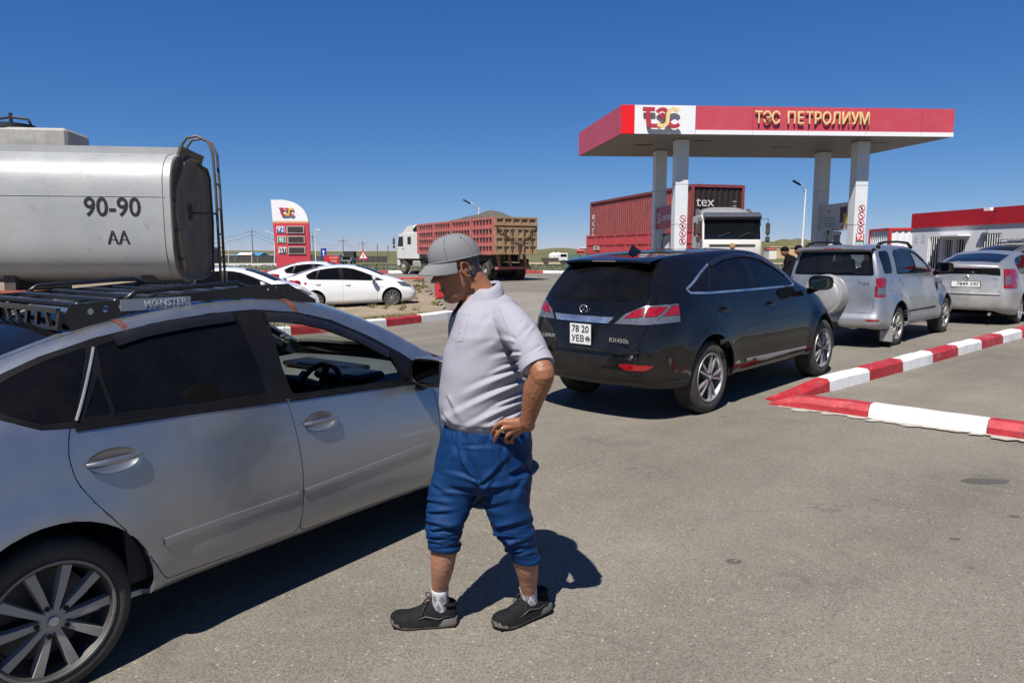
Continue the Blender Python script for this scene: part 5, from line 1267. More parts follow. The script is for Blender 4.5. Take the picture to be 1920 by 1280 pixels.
def g3_panels(PT, rearglass=GLD, dz=0):
  L = _g3(PT, rearglass)
  if dz:
    for q in L:
      if q['ax'] == 'rear': q['p'] = [(a, b + dz * sstep(.3, .8, b)) for a, b in q['p']]; pr = q.get('pred'); q['pred'] = (lambda pr: (lambda c: pr(c - Vector((0, 0, dz)))) if pr else None)(pr)
      if q['ax'] == 'side' and q['n'] == 'taillight': q['p'] = [(a, b + dz) for a, b in q['p']]
  return L
def _g3(PT, rearglass=GLD): return [
   P_('door', 'side', [(-.055, 1.08), (-.075, .90), (-.02, .70), (.10, .52), (.22, .30), (.25, .235), (.962, .225), (.972, 1.03)], PT, key='rear_door', r=.08),
   P_('door', 'side', [(.972, 1.03), (.962, .225), (2.13, .225), (2.15, .50), (2.15, .97)], PT, key='front_door', r=.03),
   P_('window_trim', 'side', dlo3, TR, inset=.001, gap=0),
   P_('quarter_window', 'side', [(-.215, 1.165), (-.205, 1.21), (.0, 1.315), (.165, 1.358), (.05, 1.072), (-.13, 1.080)], GLD, inset=.002, r=.015, par='window_trim', depth=.004),
   P_('door_window', 'side', [(.235, 1.372), (.55, 1.408), (.855, 1.423), (.875, 1.035), (.10, 1.068)], GLD, inset=.003, r=.012, par='rear_door', depth=.004),
   P_('door_window', 'side', [(1.00, 1.415), (1.15, 1.405), (1.38, 1.358), (1.68, 1.245), (1.93, 1.13), (1.93, .985), (1.03, 1.030)], GLD, inset=.003, r=.02, par='front_door', depth=.004),
   P_('windshield', 'top', [(1.50, -.51), (1.53, 0), (1.50, .51), (1.85, .575), (2.38, .665), (2.56, .35), (2.62, 0), (2.56, -.35), (2.38, -.665), (1.85, -.575)], M_['tint2'], inset=.003, r=.03, depth=.004),
   P_('hood', 'top', [(2.46, -.665), (2.65, 0), (2.46, .665), (2.85, .64), (3.2, .55), (3.42, .3), (3.46, 0), (3.42, -.3), (3.2, -.55), (2.85, -.64)], PT, pred=lambda c: c.z > .6),
   P_('tailgate', 'top', [(.34, -.53), (.36, 0), (.34, .53), (-.75, .52), (-.75, -.52)], PT, pred=lambda c: c.z > 1.0),
   P_('rear_window', 'top', [(.20, -.49), (.22, 0), (.20, .49), (-.66, .49), (-.68, 0), (-.66, -.49)], rearglass, inset=.002, r=.03, depth=.004, pred=lambda c: c.z > 1.0),
   P_('tailgate_lower', 'rear', [(-.60, .60), (-.50, .575), (.50, .575), (.60, .60), (.64, 1.07), (-.64, 1.07)], PT, r=.02, pred=lambda c: c.z < 1.09, key='tgl'),
   P_('lower_window', 'rear', [(-.585, .92), (-.3, .945), (.3, .945), (.585, .92), (.56, 1.065), (-.56, 1.065)], GLD, inset=.002, r=.015, depth=.004, par='tgl', pred=lambda c: c.z < 1.085),
   P_('taillight', 'rear', [(.66, .68), (.64, .90), (.62, 1.05), (.72, 1.06), (.80, .98), (.86, .80), (.86, .68)], M_['redlens'], mirror=True, depth=.03, key='tl', pred=lambda c: c.z < 1.06),
   P_('clear_lens', 'rear', [(.675, .74), (.665, .93), (.73, .93), (.76, .74)], M_['clearlens'], mirror=True, gap=.001, inset=-.003, par='tl'),
   P_('taillight', 'side', [(-1.1, 1.05), (-.86, 1.03), (-.80, .92), (-.78, .70), (-1.1, .69)], M_['redlens'], depth=.03, pred=lambda c: c.x < -.6 and abs(c.y) > .74),
   P_('headlight', 'side', [(2.86, .895), (3.16, .86), (3.44, .69), (3.42, .655), (3.04, .715)], M_['clearlens'], r=.02, pred=lambda c: c.x > 2.8),
   P_('front_grille', 'front', [(-.45, .22), (.45, .22), (.40, .40), (-.40, .40)], TR, r=.03, pred=lambda c: c.x > 3)]
G3C = dict(st=g3, wb=2.66, r=.315, rim=.215, ww=.20, yw=.80, arch=.365, archz=.335, flare=.012, level=2, rear_dx=[.08, .02, -.01, -.02, -.02, .01, .03, .03, .0], front_dx=[-.04, 0, .02, .03, .02, .0, -.03, -.05, -.08], rb=.07, fb=.12)
SILV3 = mat('silver_paint_warm', (.42, .415, .40), .32, metal=.75, coat=.6, var=.03, dust=.55, dcol=(.42, .37, .30), dz=(.15, 1.0))
p2c = mk(name='silver_hatchback', label='silver hatchback with number plate 7849 at the right edge of the queue', cat='car', paint=SILV3, alloy=M_['chrome'], spoke='twin', ns=7, panels=g3_panels(SILV3, GLD, .10), handles=[(.13, .90, .19), (1.14, .845, .19)], **{**G3C, 'st': [tuple(v + {3: .07, 5: .09, 7: (.13, .12, .10, .05)[i]}.get(k, 0) if i < 4 else v for k, v in enumerate(r)) for i, r in enumerate(g3)]})
proot = p2c['root']; put(proot, 10.158, 15.728, .80, 2.66)
mirror(p2c, 2.0, 1.03, .96, 1.0, SILV3); seats(proot, 1.4, .45, .35, M_['cloth_dark'])
ptg = p2c['made'].get(('tgl', 0)) or proot
M = oval_emblem(p2c, 0, .975, .052, ptg)
MB().tube([M @ Vector((.020 * math.cos(t), .042 * math.sin(t), 0)) for t in np.linspace(0, 2 * PI, 17)[:-1]], .005, 5, closed=True).build('emblem', M_['chrome'], ptg); MB().tube([M @ Vector((.040 * math.cos(t), .014 * math.sin(t) + .02, 0)) for t in np.linspace(0, 2 * PI, 17)[:-1]], .005, 5, closed=True).build('emblem', M_['chrome'], ptg)
plate(p2c, 0, .84, .52, .115, [('7849', -.06, 0, .105, M_['ink']), ('УБГ', .17, 0, .095, M_['ink'])], ptg, 0, .014)
MB().lathe([(0, 0), (.028, 0), (.028, .002), (0, .002)], 8, rframe(p2c, .235, .84, .020)).build('plate_emblem', mat('plate_red', (.55, .05, .07), .5), proot)
text_obj('badge_text', 'PRIUS', .040, rframe(p2c, .42, .955, .006), M_['chrome'], ptg, .002, 1.1); text_obj('badge_text', 'HYBRID', .035, rframe(p2c, -.48, .96, .006), M_['chrome'], ptg, .002, 1.1)
rear_patch(p2c, [(-.62, .635, .655), (.62, .635, .655)], .02, SILV3, 'bumper_step'); rear_patch(p2c, [(-.13, 1.165, 1.178), (.13, 1.165, 1.178)], .012, M_['redlens'], 'brake_lamp')
MB().tube([(-.35, .0, 1.36), (-.30, .0, 1.37)], .012, 6).build('roof_aerial', M_['black'], proot)
MB().cyl((-.80, -.45, .24), (-.93, -.45, .23), .03, 10).build('exhaust', M_['chrome'], proot)

WHT = mat('white_car_paint', (.76, .76, .75), .25, coat=1, var=.02, dust=.30, dcol=(.48, .43, .35), dz=(.12, .6))
def white_car(x, y, yaw, label, extra, spoke='twin', ns=6, alloy=None):
    c = mk(name='white_hatchback', label=label, cat='car', group='white hatchbacks parked on the dirt island', paint=WHT, alloy=alloy or M_['alloy'], spoke=spoke, ns=ns, panels=g3_panels(WHT), handles=[(.13, .89, .18), (1.14, .838, .18)], **G3C)
    put(c['root'], x, y, yaw, 2.66); mirror(c, 2.0, 1.03, .955, .95, WHT); return c
w1 = white_car(-7.048, 25.55, 1.235, 'white hatchback nearest the red and white kerb, seen whole from its side', 0, 'single', 10, mat('diamond_cut_alloy', (.45, .45, .46), .3, metal=.7))
text_obj('side_badge', 'HYBRID', .05, frame((2.28, -.885, .80), (1, 0, 0), (0, 0, 1)), M_['chrome'], w1['root'], .002)
MB().lathe([(0, 0), (.05, 0), (.05, .002), (0, .002)], 12, frame((-.28, (w1['surf'](-.28, .92, -1)) - .004, .92), (1, 0, 0), (0, 0, 1))).build('round_sticker', SGR, w1['root'])
MB().box((-.93, .0, 1.10), (.10, 1.05, .02), bev=.006).build('tail_spoiler', TR, w1['root'])
w2 = white_car(-9.75, 22.2, 1.30, 'white hatchback half hidden behind the tanker ladder, its nose pointing right', 0)
w3 = white_car(-9.35, 30.6, 1.30, 'white hatchback farthest back, only its roof showing over the other white cars', 0)

# dark SUV nose-in behind the queue, with roof rails
DKP = mat('graphite_paint', (.035, .036, .038), .25, metal=.4, coat=1, dust=.35)
ds = mk(name='grey_suv', label='dark grey SUV with bright roof rails behind the plated silver hatchback, before the kiosk', cat='suv', paint=DKP, alloy=M_['alloy'], panels=rx_panels(DKP), **RXC)
put(ds['root'], 14.9, 19.9, -1.72, 2.885); mirror(ds, 2.42, 1.26, 1.03, 1.0, DKP)
for sd_ in (-1, 1):
    MB().tube([(-.2, sd_ * .60, 1.69), (-.1, sd_ * .59, 1.745), (.6, sd_ * .59, 1.765), (1.2, sd_ * .60, 1.75), (1.35, sd_ * .61, 1.70)], .022, 8).build('roof_rail', M_['chrome'], ds['root'], smooth=True)
for x in (.1, .9): MB().box((x, 0, 1.80), (.05, 1.35, .035), bev=.01).build('cross_bar', M_['alloy'], ds['root'])
pk = empty('roof_platform', (0, 0, 0), 0, 'pale slatted platform carried on the roof of the dark grey SUV', 'roof platform'); pk.matrix_basis = ds['root'].matrix_basis.copy(); pk.location = ds['root'].location; pk.rotation_euler = ds['root'].rotation_euler
for i in range(7): MB().box((.5, -.5 + i / 6, 1.86), (1.7, .10, .025)).build('slat', mat('pale_slat', (.50, .49, .45), .6, var=.2), pk)
for x in (-.2, .5, 1.2): MB().box((x, 0, 1.838), (.05, 1.15, .018)).build('bearer', M_['alloy'], pk)
# ================================================================== TANKER TRUCK
TANK = mat('tank_paint', (.33, .34, .345), .34, metal=.12, coat=0, var=.10, vs=1.6, dust=.45, dcol=(.36, .34, .30), rust=.45, rcol=(.20, .15, .10), bump=.4, bs=2.2)
TEND = mat('tank_end_grime', (.22, .19, .15), .85, var=.25, vs=2.5, dust=.4, dcol=(.16, .135, .10), streak=.4, spec=.08)
STEEL = mat('worn_steel', (.10, .085, .07), .6, metal=.4, var=.3, rust=.7, rcol=(.13, .07, .04))
FRAME_ = mat('chassis_black', (.02, .018, .016), .7, dust=.5, dcol=(.17, .14, .11))
ph = math.radians(8.4)
tk = empty('tanker_truck', (-5.38, 12.39, gz(-5.4, 12.4)), math.atan2(-math.sin(ph), -math.cos(ph)), 'grey fuel tanker truck lettered 90-90 AA with a ladder up its rear end', 'tanker truck')
zt0, zt1 = 1.19 - tk.location.z, 3.24 - tk.location.z; zc, ha, wa = (zt0 + zt1) / 2, (zt1 - zt0) / 2, 1.20
def tank_ring(x, sc, n=64, e=.52): return [(x, wa * sc * math.copysign(abs(math.cos(t)) ** e, math.cos(t)), zc + ha * sc * math.copysign(abs(math.sin(t)) ** e, math.sin(t))) for t in [2 * PI * k / n for k in range(n)]]
mb = MB(); R_ = [tank_ring(x, s_) for x, s_ in ((.03, 1.0), (.06, 1.0), (2.0, 1.0), (4.0, 1.0), (5.75, 1.0), (5.8, .98), (5.85, .94))]
for r in R_: r.append(r[0])
mb.grid(R_); tank = mb.build('tank', TANK, tk, smooth=True, angle=45, recalc=True)
mb = MB(); r = tank_ring(.10, .93); rr_ = [tank_ring(.03, .9995), tank_ring(.005, .985), tank_ring(.0, .965), tank_ring(.03, .95), tank_ring(.03, .8), tank_ring(.01, .4)]
for q in rr_: q.append(q[0])
mb.grid(rr_); mb.add(tank_ring(.01, .4), [tuple(range(64))]); mb.build('tank_end', TEND, tk, smooth=True, recalc=True)
mb = MB(); mb.add(tank_ring(5.85, .94), [tuple(range(64))]); mb.build('tank_end', TEND, tk)
def ty(z): q = min(1, abs((z - zc) / ha)); return wa * (max(0, 1 - q ** (1 / .26))) ** .26 if q < 1 else 0
for x in (.14, 3.95, 5.7):
    rg = tank_ring(x, 1.004); MB().tube(rg, .010, 5, closed=True).build('weld_band', TANK, tank, smooth=True)
for z in (zc + .30, ): MB().tube([(x, ty(z) + .002, z) for x in np.linspace(.1, 5.7, 20)], .006, 5).build('weld_seam', TANK, tank)
# lettering bent to the shell
def tank_text(tx, x, z, size, sx=1.0, sp=0):
    o = text_obj('tank_lettering', tx, size, Matrix.Identity(4), M_['ink'], tk, .001, sx, .006)
    b_ = bmesh.new(); b_.from_mesh(o.data); bmesh.ops.triangulate(b_, faces=b_.faces)
    for _ in range(3): bmesh.ops.subdivide_edges(b_, edges=[e for e in b_.edges if e.calc_length() > .03], cuts=1); bmesh.ops.triangulate(b_, faces=[f for f in b_.faces if len(f.verts) > 3])
    b_.to_mesh(o.data); b_.free()
    for v in o.data.vertices:
        px, pz = x - v.co.x * -1 * -1, z + v.co.y
        v.co = Vector((x - v.co.x, ty(pz) + .005 + v.co.z, pz))
    o.data.flip_normals() if hasattr(o.data, 'flip_normals') else None
tank_text('90-90', .86, 2.34 - tk.location.z, .40, .88); tank_text('АА', .80, 1.88 - tk.location.z, .26, .9)
# walkway trough, hatch box and manhole
for y in (-.52, .52): MB().bx(.30 if y < 0 else .0, 5.6, y - .012, y + .012, zt1 - .10, zt1 + .10).build('trough_wall', TANK, tk)
MB().box((.02, 0, zt1 + .02), (.04, 1.30, .20), R=Matrix.Rotation(-.35, 4, 'Y')).build('trough_end', STEEL, tk)
MB().box((3.55, 0, zt1 + .20), (3.6, .86, .36), bev=.04).build('hatch_box', mat('hatch_grey', (.33, .32, .29), .6, var=.2, dust=.3, streak=.5), tk)
MH = mat('manhole_black', (.02, .02, .02), .6)
for hx in (2.75, 4.4):
    m_ = MB().cyl((hx, 0, zt1 + .375), (hx, 0, zt1 + .42), .42, 28).build('manhole', MH, tk)
    MB().cyl((hx, 0, zt1 + .42), (hx, 0, zt1 + .47), .34, 28).build('manhole_lid', MH, m_)
    MB().tube([(hx - .30, 0, zt1 + .47), (hx - .26, 0, zt1 + .57), (hx, 0, zt1 + .60), (hx + .22, 0, zt1 + .56), (hx + .26, 0, zt1 + .47)], .022, 8).build('clamp_bar', MH, m_, smooth=True)
    MB().cyl((hx, 0, zt1 + .5), (hx, 0, zt1 + .66), .03, 8).build('clamp_screw', MH, m_)
# ladder behind the rear end
for y in (-.27, .02):
    MB().tube([(.16, y, zt1 + .02), (.14, y, zt1 + .22), (.06, y, zt1 + .33), (-.10, y, zt1 + .36), (-.27, y, zt1 + .28), (-.34, y, zt1 + .08), (-.36, y, zt1 - .5), (-.38, y, .55)], .023, 8).build('ladder_rail', STEEL, tk, smooth=True)
for i in range(6): MB().cyl((-.362 - i * .004, -.27, zt1 - .42 - i * .42), (-.362 - i * .004, .02, zt1 - .42 - i * .42), .017, 6).build('rung', STEEL, tk)
MB().cyl((-.365, .02, zt1 - .92), (.05, .25, zt1 - .92), .02, 6).build('ladder_stay', STEEL, tk)
PIPE = mat('tan_hose', (.30, .20, .12), .7, var=.2, dust=.3)
MB().tube([(.02, -.35, zt1 + .0), (-.01, .20, zt1 - .03), (-.015, .55, zt1 - .14), (-.02, 1.02, zc + .42), (-.02, 1.08, zc + .05), (-.02, .98, zc - .48), (-.02, .80, zt0 + .20)], .028, 8).build('drain_pipe', PIPE, tk, smooth=True)
for y, z in ((1.05, zc + .25), (1.04, zc - .2), (.9, zc - .65)): MB().box((-.02, y, z), (.07, .09, .035)).build('pipe_clip', STEEL, tk)
MB().tube([(.02, -.40, zt1 - .06), (-.03, -.80, zt1 - .10), (-.04, -.92, zt1 - .25), (-.04, -.98, zc), (-.04, -.85, zt0 + .1)], .022, 6).build('drain_pipe', STEEL, tk, smooth=True)
hz = MB().box((.035, .62, zt0 + .52), (.01, .30, .40)).build('hazard_board', mat('faded_board', (.22, .18, .15), .7, var=.3), tk)
MB().prism([(0, -.16), (.10, 0), (0, .16), (-.10, 0)], .001, .004, frame((.029, .62, zt0 + .54), (0, 1, 0), (0, 0, 1)) @ Matrix.Rotation(PI, 4, 'Y')).build('red_diamond', mat('faded_red', (.28, .04, .03), .6), hz, recalc=True)
text_obj('rear_number', '90', .40, frame((.0, .25, zc + .1), (0, -1, 0), (0, 0, 1)), mat('faded_ink', (.07, .06, .05), .7), tk, .004, .6, .004)
# frame rails, side rail boards, wheels, cab
MB().bx(-.10, 8.4, .30, .42, .78, 1.0).build('frame_rail', FRAME_, tk); MB().bx(-.10, 8.4, -.42, -.30, .78, 1.0).build('frame_rail', FRAME_, tk)
for x in (.5, 2.5, 4.5): MB().bx(x - .08, x + .08, -.95, .95, 1.0, zt0 + .14).build('tank_saddle', FRAME_, tk)
MB().bx(.0, 5.7, 1.00, 1.03, 1.195, 1.24).build('side_stripe', mat('stripe_red', (.30, .04, .02), .6, dust=.3), tk)
MB().bx(.1, 5.7, 1.04, 1.12, 1.09, 1.19).build('side_board', mat('board_white', (.55, .54, .50), .6, dust=.5, var=.2), tk)
MB().bx(.9, 5.7, 1.125, 1.15, .97, 1.075).build('yellow_rail', mat('rail_yellow', (.50, .25, .05), .6, dust=.5, var=.2), tk)
MB().bx(-.25, -.13, -1.15, 1.15, .50, .66).build('rear_bumper', FRAME_, tk)
def truck_wheel(par, x, y, side, r=.50, w_=.30, rimm=None, dual=False):
    W = empty('wheel', (x, y, r)); W.parent = par; W.rotation_euler = (PI / 2 if side < 0 else -PI / 2, 0, 0)
    pr = [(r * .56, -.02), (r * .62, .0), (r * .85, .004), (r * .96, -.02), (r, -.04), (r, -w_ * .3), (r - .015, -w_ * .32), (r - .015, -w_ * .36), (r, -w_ * .38), (r, -w_ * .62), (r - .015, -w_ * .64), (r - .015, -w_ * .68), (r, -w_ * .7), (r, -w_ + .04), (r * .9, -w_), (r * .56, -w_ + .02)]
    MB().lathe(pr, 36).build('tyre', M_['rubber'], W, smooth=True, angle=45)
    dd = -.10 if dual else -.03
    MB().lathe([(r * .57, -.01), (r * .54, -.015), (r * .50, dd * .8), (r * .34, dd), (r * .30, dd + .05), (r * .20, dd + .07), (r * .16, dd + .10), (0, dd + .11)], 28).build('rim', rimm or mat('truck_rim', (.33, .31, .28), .6, dust=.6), W, smooth=True, angle=35)
    mb = MB()
    for k in range(10): a = 2 * PI * k / 10; mb.cyl((r * .40 * math.cos(a), r * .40 * math.sin(a), dd), (r * .40 * math.cos(a), r * .40 * math.sin(a), dd + .035), .018, 6)
    mb.build('lug_nuts', FRAME_, W); 
    if dual: MB().lathe([(a, b - w_ - .03) for a, b in pr], 28).build('tyre', M_['rubber'], W, smooth=True, angle=45)
    return W
for x in (1.3, 2.65, 7.0):
    for sd_ in (-1, 1): truck_wheel(tk, x, sd_ * 1.22, sd_, dual=x < 5)
def truck_cab(par, x0, L_, W_, zb, zr, mt, zfloor=.75, deflector=True, sleeper=True, visor=None, grille=None, dm=None, dh=1):
    """cab-over box: back wall at x0, nose at x0+L_"""
    x1 = x0 + L_; hw = W_ / 2; zw = zb + (zr - zb) * .50
    def lo(nm, secs, m_, parent, closed=True):
        mb = MB(); n = len(secs[0]); 
        for s_ in secs: assert len(s_) == n
        mb.grid([s_ + [s_[0]] for s_ in secs]); mb.add(secs[0], [tuple(range(n))]); mb.add(secs[-1], [tuple(range(n))[::-1]]); return mb.build(nm, m_, parent, smooth=True, angle=30, recalc=True)
    prof = [(x0, zb), (x1 - .05, zb), (x1 + .02, zb + .25), (x1, zw - .1), (x1 - .06, zw), (x1 - .22, zr - .12), (x1 - .38, zr - .02), (x1 - .7, zr), (x0 + .05, zr), (x0, zr - .08)]
    ys = [(-hw, .0), (-hw + .04, .035), (-hw + .12, .05), (hw - .12, .05), (hw - .04, .035), (hw, .0)]
    secs = []
    for y, g in ys:
        secs.append([(x + (g if x > x0 + .5 else -g * 0), y, z + (g * .5 if z > zw else 0)) for x, z in prof])
    cab = lo('cab', secs, mt, par)
    GT = M_['tint']
    MB().grid([[(x1 + .03, y, zw - .06), (x1 + .025, y, zw + .02), (x1 - .105, y * .985, zr - (.08 if visor else .18))] for y in np.linspace(-hw + .05, hw - .05, 9)]).build('windshield', mat('truck_glass', (.006, .008, .01), .04, coat=0, var=0), cab)
    for sd_ in (-1, 1):
        MB().prism([(x1 - .95, zw - .02), (x1 - .16, zw - .02), (x1 - .30, zr - .22), (x1 - .95, zr - .22)], 0, .008, Matrix(((1, 0, 0, 0), (0, 0, sd_, sd_ * hw), (0, 1, 0, 0), (0, 0, 0, 1)))).build('side_window', mat('truck_glass', (0, 0, 0)), cab, recalc=True)
        if sleeper and L_ > 1.9: MB().prism([(x0 + .25, zw + .12), (x0 + .75, zw + .12), (x0 + .75, zr - .25), (x0 + .25, zr - .25)], 0, .008, Matrix(((1, 0, 0, 0), (0, 0, sd_, sd_ * hw), (0, 1, 0, 0), (0, 0, 0, 1)))).build('side_window', mat('truck_glass', (0, 0, 0)), cab, recalc=True)
        for xx_ in (x1 - 1.05, x1 - .13): MB().bx(xx_, xx_ + .012, sd_ * hw, sd_ * (hw + .004), zb + .1, zw).build('door_seam', FRAME_, cab)
        MB().bx(x1 - 1.0, x1 - .85, sd_ * hw, sd_ * (hw + .03), zw - .22, zw - .17).build('door_handle', FRAME_, cab)
        MB().box((x1 + .10, sd_ * (hw + .20), zw + .35), (.12, .16, .48), bev=.04).build('door_mirror', FRAME_, cab); MB().box((x1 + .10, sd_ * (hw + .20), zw - .05), (.12, .16, .24), bev=.04).build('door_mirror', FRAME_, cab)
        MB().tube([(x1 - .15, sd_ * hw, zr - .2), (x1 + .08, sd_ * (hw + .2), zr - .15), (x1 + .08, sd_ * (hw + .2), zw - .1), (x1 - .1, sd_ * hw, zw - .2)], .015, 6).build('mirror_arm', FRAME_, cab)
        MB().box((x1 + .03, sd_ * (hw - .32), zb - .10), (.08, .46, .20), bev=.02).build('headlight', M_['clearlens'], cab)
        MB().box((x1 - .52, sd_ * (hw - .15), zb - .06), (1.2, .26, .10), bev=.03).build('mudguard', FRAME_, par)
    MB().box((x1 - .10, 0, zb - .28), (.35, W_ - .04, .55), bev=.05).build('front_bumper', mt, par)
    MB().bx(x1 + .05, x1 + .075, -hw + .35, hw - .35, zb - .42, zb + .12).build('lower_grille', FRAME_, cab)
    MB().box((x1 + .05, 0, zw - .30), (.05, W_ - .5, .10), bev=.01).build('grille_bar', grille or FRAME_, cab); MB().lathe([(0, 0), (.10, 0), (.10, .03), (0, .04)], 20, frame((x1 + .075, 0, zw - .30), (0, 1, 0), (0, 0, 1))).build('badge', mat('badge_gold', (.45, .25, .10), .4), cab, recalc=True)
    for y in (-.55, .25): MB().tube([(x1 + .06, y, zw + .03), (x1 + .03, y + .45, zw + .22)], .012, 5).build('wiper', FRAME_, cab)
    if visor: MB().box((x1 - .09, 0, zr - .06), (.34, W_ - .06, .20), R=Matrix.Rotation(.5, 4, 'Y'), bev=.04).build('sun_visor', visor, cab)
    if deflector:
        P = []
        for y in np.linspace(-hw + .12, hw - .12, 9): e = 1 - (abs(y) / hw) ** 4; P.append([(x1 - .55, y, zr), (x1 - .75, y, zr + (.22 * e) * dh), (x1 - 1.1, y, zr + (.42 * e + .05) * dh), (x1 - 1.6, y, zr + (.62 * e + .05) * dh), (x0 + .2, y, zr + (.66 * e + .05) * dh)])
        df = MB().grid(P).build('roof_deflector', dm or mt, cab, smooth=True, angle=50)
        for sd_ in (-1, 1): MB().prism([(x1 - .6, zr), (x0 + .1, zr), (x0 + .1, zr + .6 * dh), (x1 - 1.5, zr + .55 * dh)], -.01, .01, Matrix(((1, 0, 0, 0), (0, 0, 1, sd_ * (hw - .10)), (0, 1, 0, 0), (0, 0, 0, 1)))).build('deflector_side', dm or mt, df, recalc=True)
    return cab
WTRK = mat('truck_white', (.60, .60, .585), .4, var=.04, dust=.45, dcol=(.50, .45, .36))
truck_cab(tk, 6.1, 2.2, 2.4, 1.05, 2.75, WTRK, deflector=False)

# ================================================================== RED TIPPER with white tractor
RDP = mat('tipper_red', (.42, .085, .085), .7, var=.25, vs=2, dust=.55, dcol=(.42, .24, .18))
TAN = mat('dusty_tailgate', (.30, .19, .105), .85, var=.25, vs=2.5, dust=.4, dcol=(.40, .29, .17))
dt = empty('tipper_truck', (.23, 41.6, gz(.2, 41.6)), math.atan2(.893, -.45), 'red tipper trailer with a tan dusty tailgate pulled by a white tractor', 'truck')
Wd = 2.72; L_ = 13.0; zf, zt = 1.50, 3.60
dt.location.z = .03
tb = MB().bx(.12, L_, -Wd / 2 + .08, Wd / 2 - .08, zf, zt - .25).build('tipper_body', RDP, dt)
sl = MB()
for sd_ in (-1, 1):
    y = sd_ * Wd / 2
    for i in range(5): MB().box((.15 + i * (L_ - .25) / 4, y - sd_ * .03, (zf + zt) / 2), (.20, .14, zt - zf)).build('side_post', RDP, tb)
    for zz, hh in ((zf + .05, .14), (zf + .52, .10), (zf + 1.02, .10), (zf + 1.52, .12), (zt - .05, .13)): MB().box((L_ / 2, y - sd_ * .05, zz), (L_ - .2, .10, hh)).build('side_rail', RDP, tb)
    for b in range(4):
        x0 = .15 + b * (L_ - .25) / 4
        for k in range(6):
            x = x0 + .42 + k * .45
            for zz in (zf + .38, zf + .88, zf + 1.34, zf + 1.90):
                sl.box((x, y - sd_ * .035, zz), (.30, .05, .13))
        for k in range(7):
            MB().box((x0 + .22 + k * .45, y - sd_ * .04, (zf + zt) / 2), (.07, .07, zt - zf - .2)).build('stiffener', RDP, tb)
o = sl.build('slot_openings', M_['dark'], tb); o['kind'] = 'stuff'
# tailgate
tgx = MB().bx(.0, .10, -Wd / 2, Wd / 2, zf, zt).build('tailgate', TAN, dt)
for y in np.linspace(-Wd / 2 + .06, Wd / 2 - .06, 6): MB().box((-.03, y, zt - .22), (.08, .12, .42)).build('gate_rib', TAN, tgx)
for zz in (zt - .04, zt - .42): MB().box((-.035, 0, zz), (.09, Wd, .10)).build('gate_rib', TAN, tgx)
for zz in (zf + .06, zf + .52, zf + .98, zf + 1.46): MB().box((-.03, 0, zz), (.08, Wd, .12)).build('gate_rib', TAN, tgx)
for y in (-1.30, -.85, -.42, -.06, .06, .42, .85, 1.30): MB().box((-.025, y, zf + .75), (.07, .10, 1.4)).build('gate_rib', TAN, tgx)
for y in (-1.0, -.5, .28, .72): MB().cyl((-.09, y, zf + .05), (-.09, y, zf + 1.5), .022, 6).build('lock_bar', STEEL, tgx)
for a, b in (((-.12, 1.28, zf + 1.55), (-.13, -.20, zf + .62)), ((-.12, -1.30, zf + 1.60), (-.13, -.20, zf + .62)), ((-.13, -.20, zf + .62), (-.14, -.10, zf - .35))):
    mb = MB(); a, b = Vector(a), Vector(b); n = 22
    for i in range(n): c = a.lerp(b, i / n) + Vector((0, 0, -.10 * math.sin(PI * i / n))); mb.box(c, (.03, .075, .055), rz=.3 * (i % 2))
    mb.build('chain', STEEL, tgx)
# running gear
MB().bx(.5, 12.4, -.55, -.40, 1.05, zf).build('frame_rail', FRAME_, dt); MB().bx(.5, 12.4, .40, .55, 1.05, zf).build('frame_rail', FRAME_, dt)
for x in (1.6, 2.95, 4.3):
    for sd_ in (-1, 1): truck_wheel(dt, x, sd_ * 1.25, sd_, dual=True)
    MB().cyl((x, -.9, .5), (x, .9, .5), .08, 8).build('axle', FRAME_, dt)
MB().box((.35, 0, .72), (.10, 2.3, .16)).build('rear_bumper', RDP, dt)
for y in (-.85, .15, .85): MB().box((.50, y, 1.08), (.12, .16, .85), R=Matrix.Rotation(.35, 4, 'Y')).build('bumper_strut', TAN, dt)
for sd_ in (-1, 1): MB().box((.9, sd_ * 1.0, .95), (.03, .62, .55)).build('mud_flap', FRAME_, dt); MB().bx(6.5, 7.4, sd_ * .7, sd_ * 1.15, .75, 1.25).build('side_box', FRAME_, dt); MB().bx(9.6, 9.8, sd_ * .8, sd_ * 1.0, .25, 1.4).build('landing_leg', FRAME_, dt)
# the tractor, turned slightly
tr = empty('tractor', (0, 0, 0)); tr.parent = dt
fT = Vector((-.62, .78)); loc = Vector((-6.35, 54.25)); Mi = Matrix.Rotation(-dt.rotation_euler[2], 3, 'Z')
l3 = Mi @ Vector((loc.x - .23, loc.y - 41.6, 0)); tr.location = (l3.x, l3.y, 0); tr.rotation_euler = (0, 0, math.atan2(fT.y, fT.x) - dt.rotation_euler[2])
truck_cab(tr, 0, 2.35, 2.45, 1.15, 3.0, WTRK)
MB().bx(-4.2, 1.6, -.45, .45, .70, .98).build('chassis', FRAME_, tr)
for x, du in ((1.45, False), (-1.7, True), (-3.1, True)):
    for sd_ in (-1, 1): truck_wheel(tr, x, sd_ * 1.2, sd_, .52, dual=du)
for sd_ in (-1, 1): MB().box((-.35, sd_ * .95, .75), (1.1, .5, .5), bev=.08).build('fuel_tank', mat('dusty_steel', (.34, .31, .27), .55, metal=.3, dust=.5), tr); MB().bx(-.9, 0, sd_ * .95, sd_ * 1.2, 1.15, 3.1).build('side_fairing', WTRK, tr)
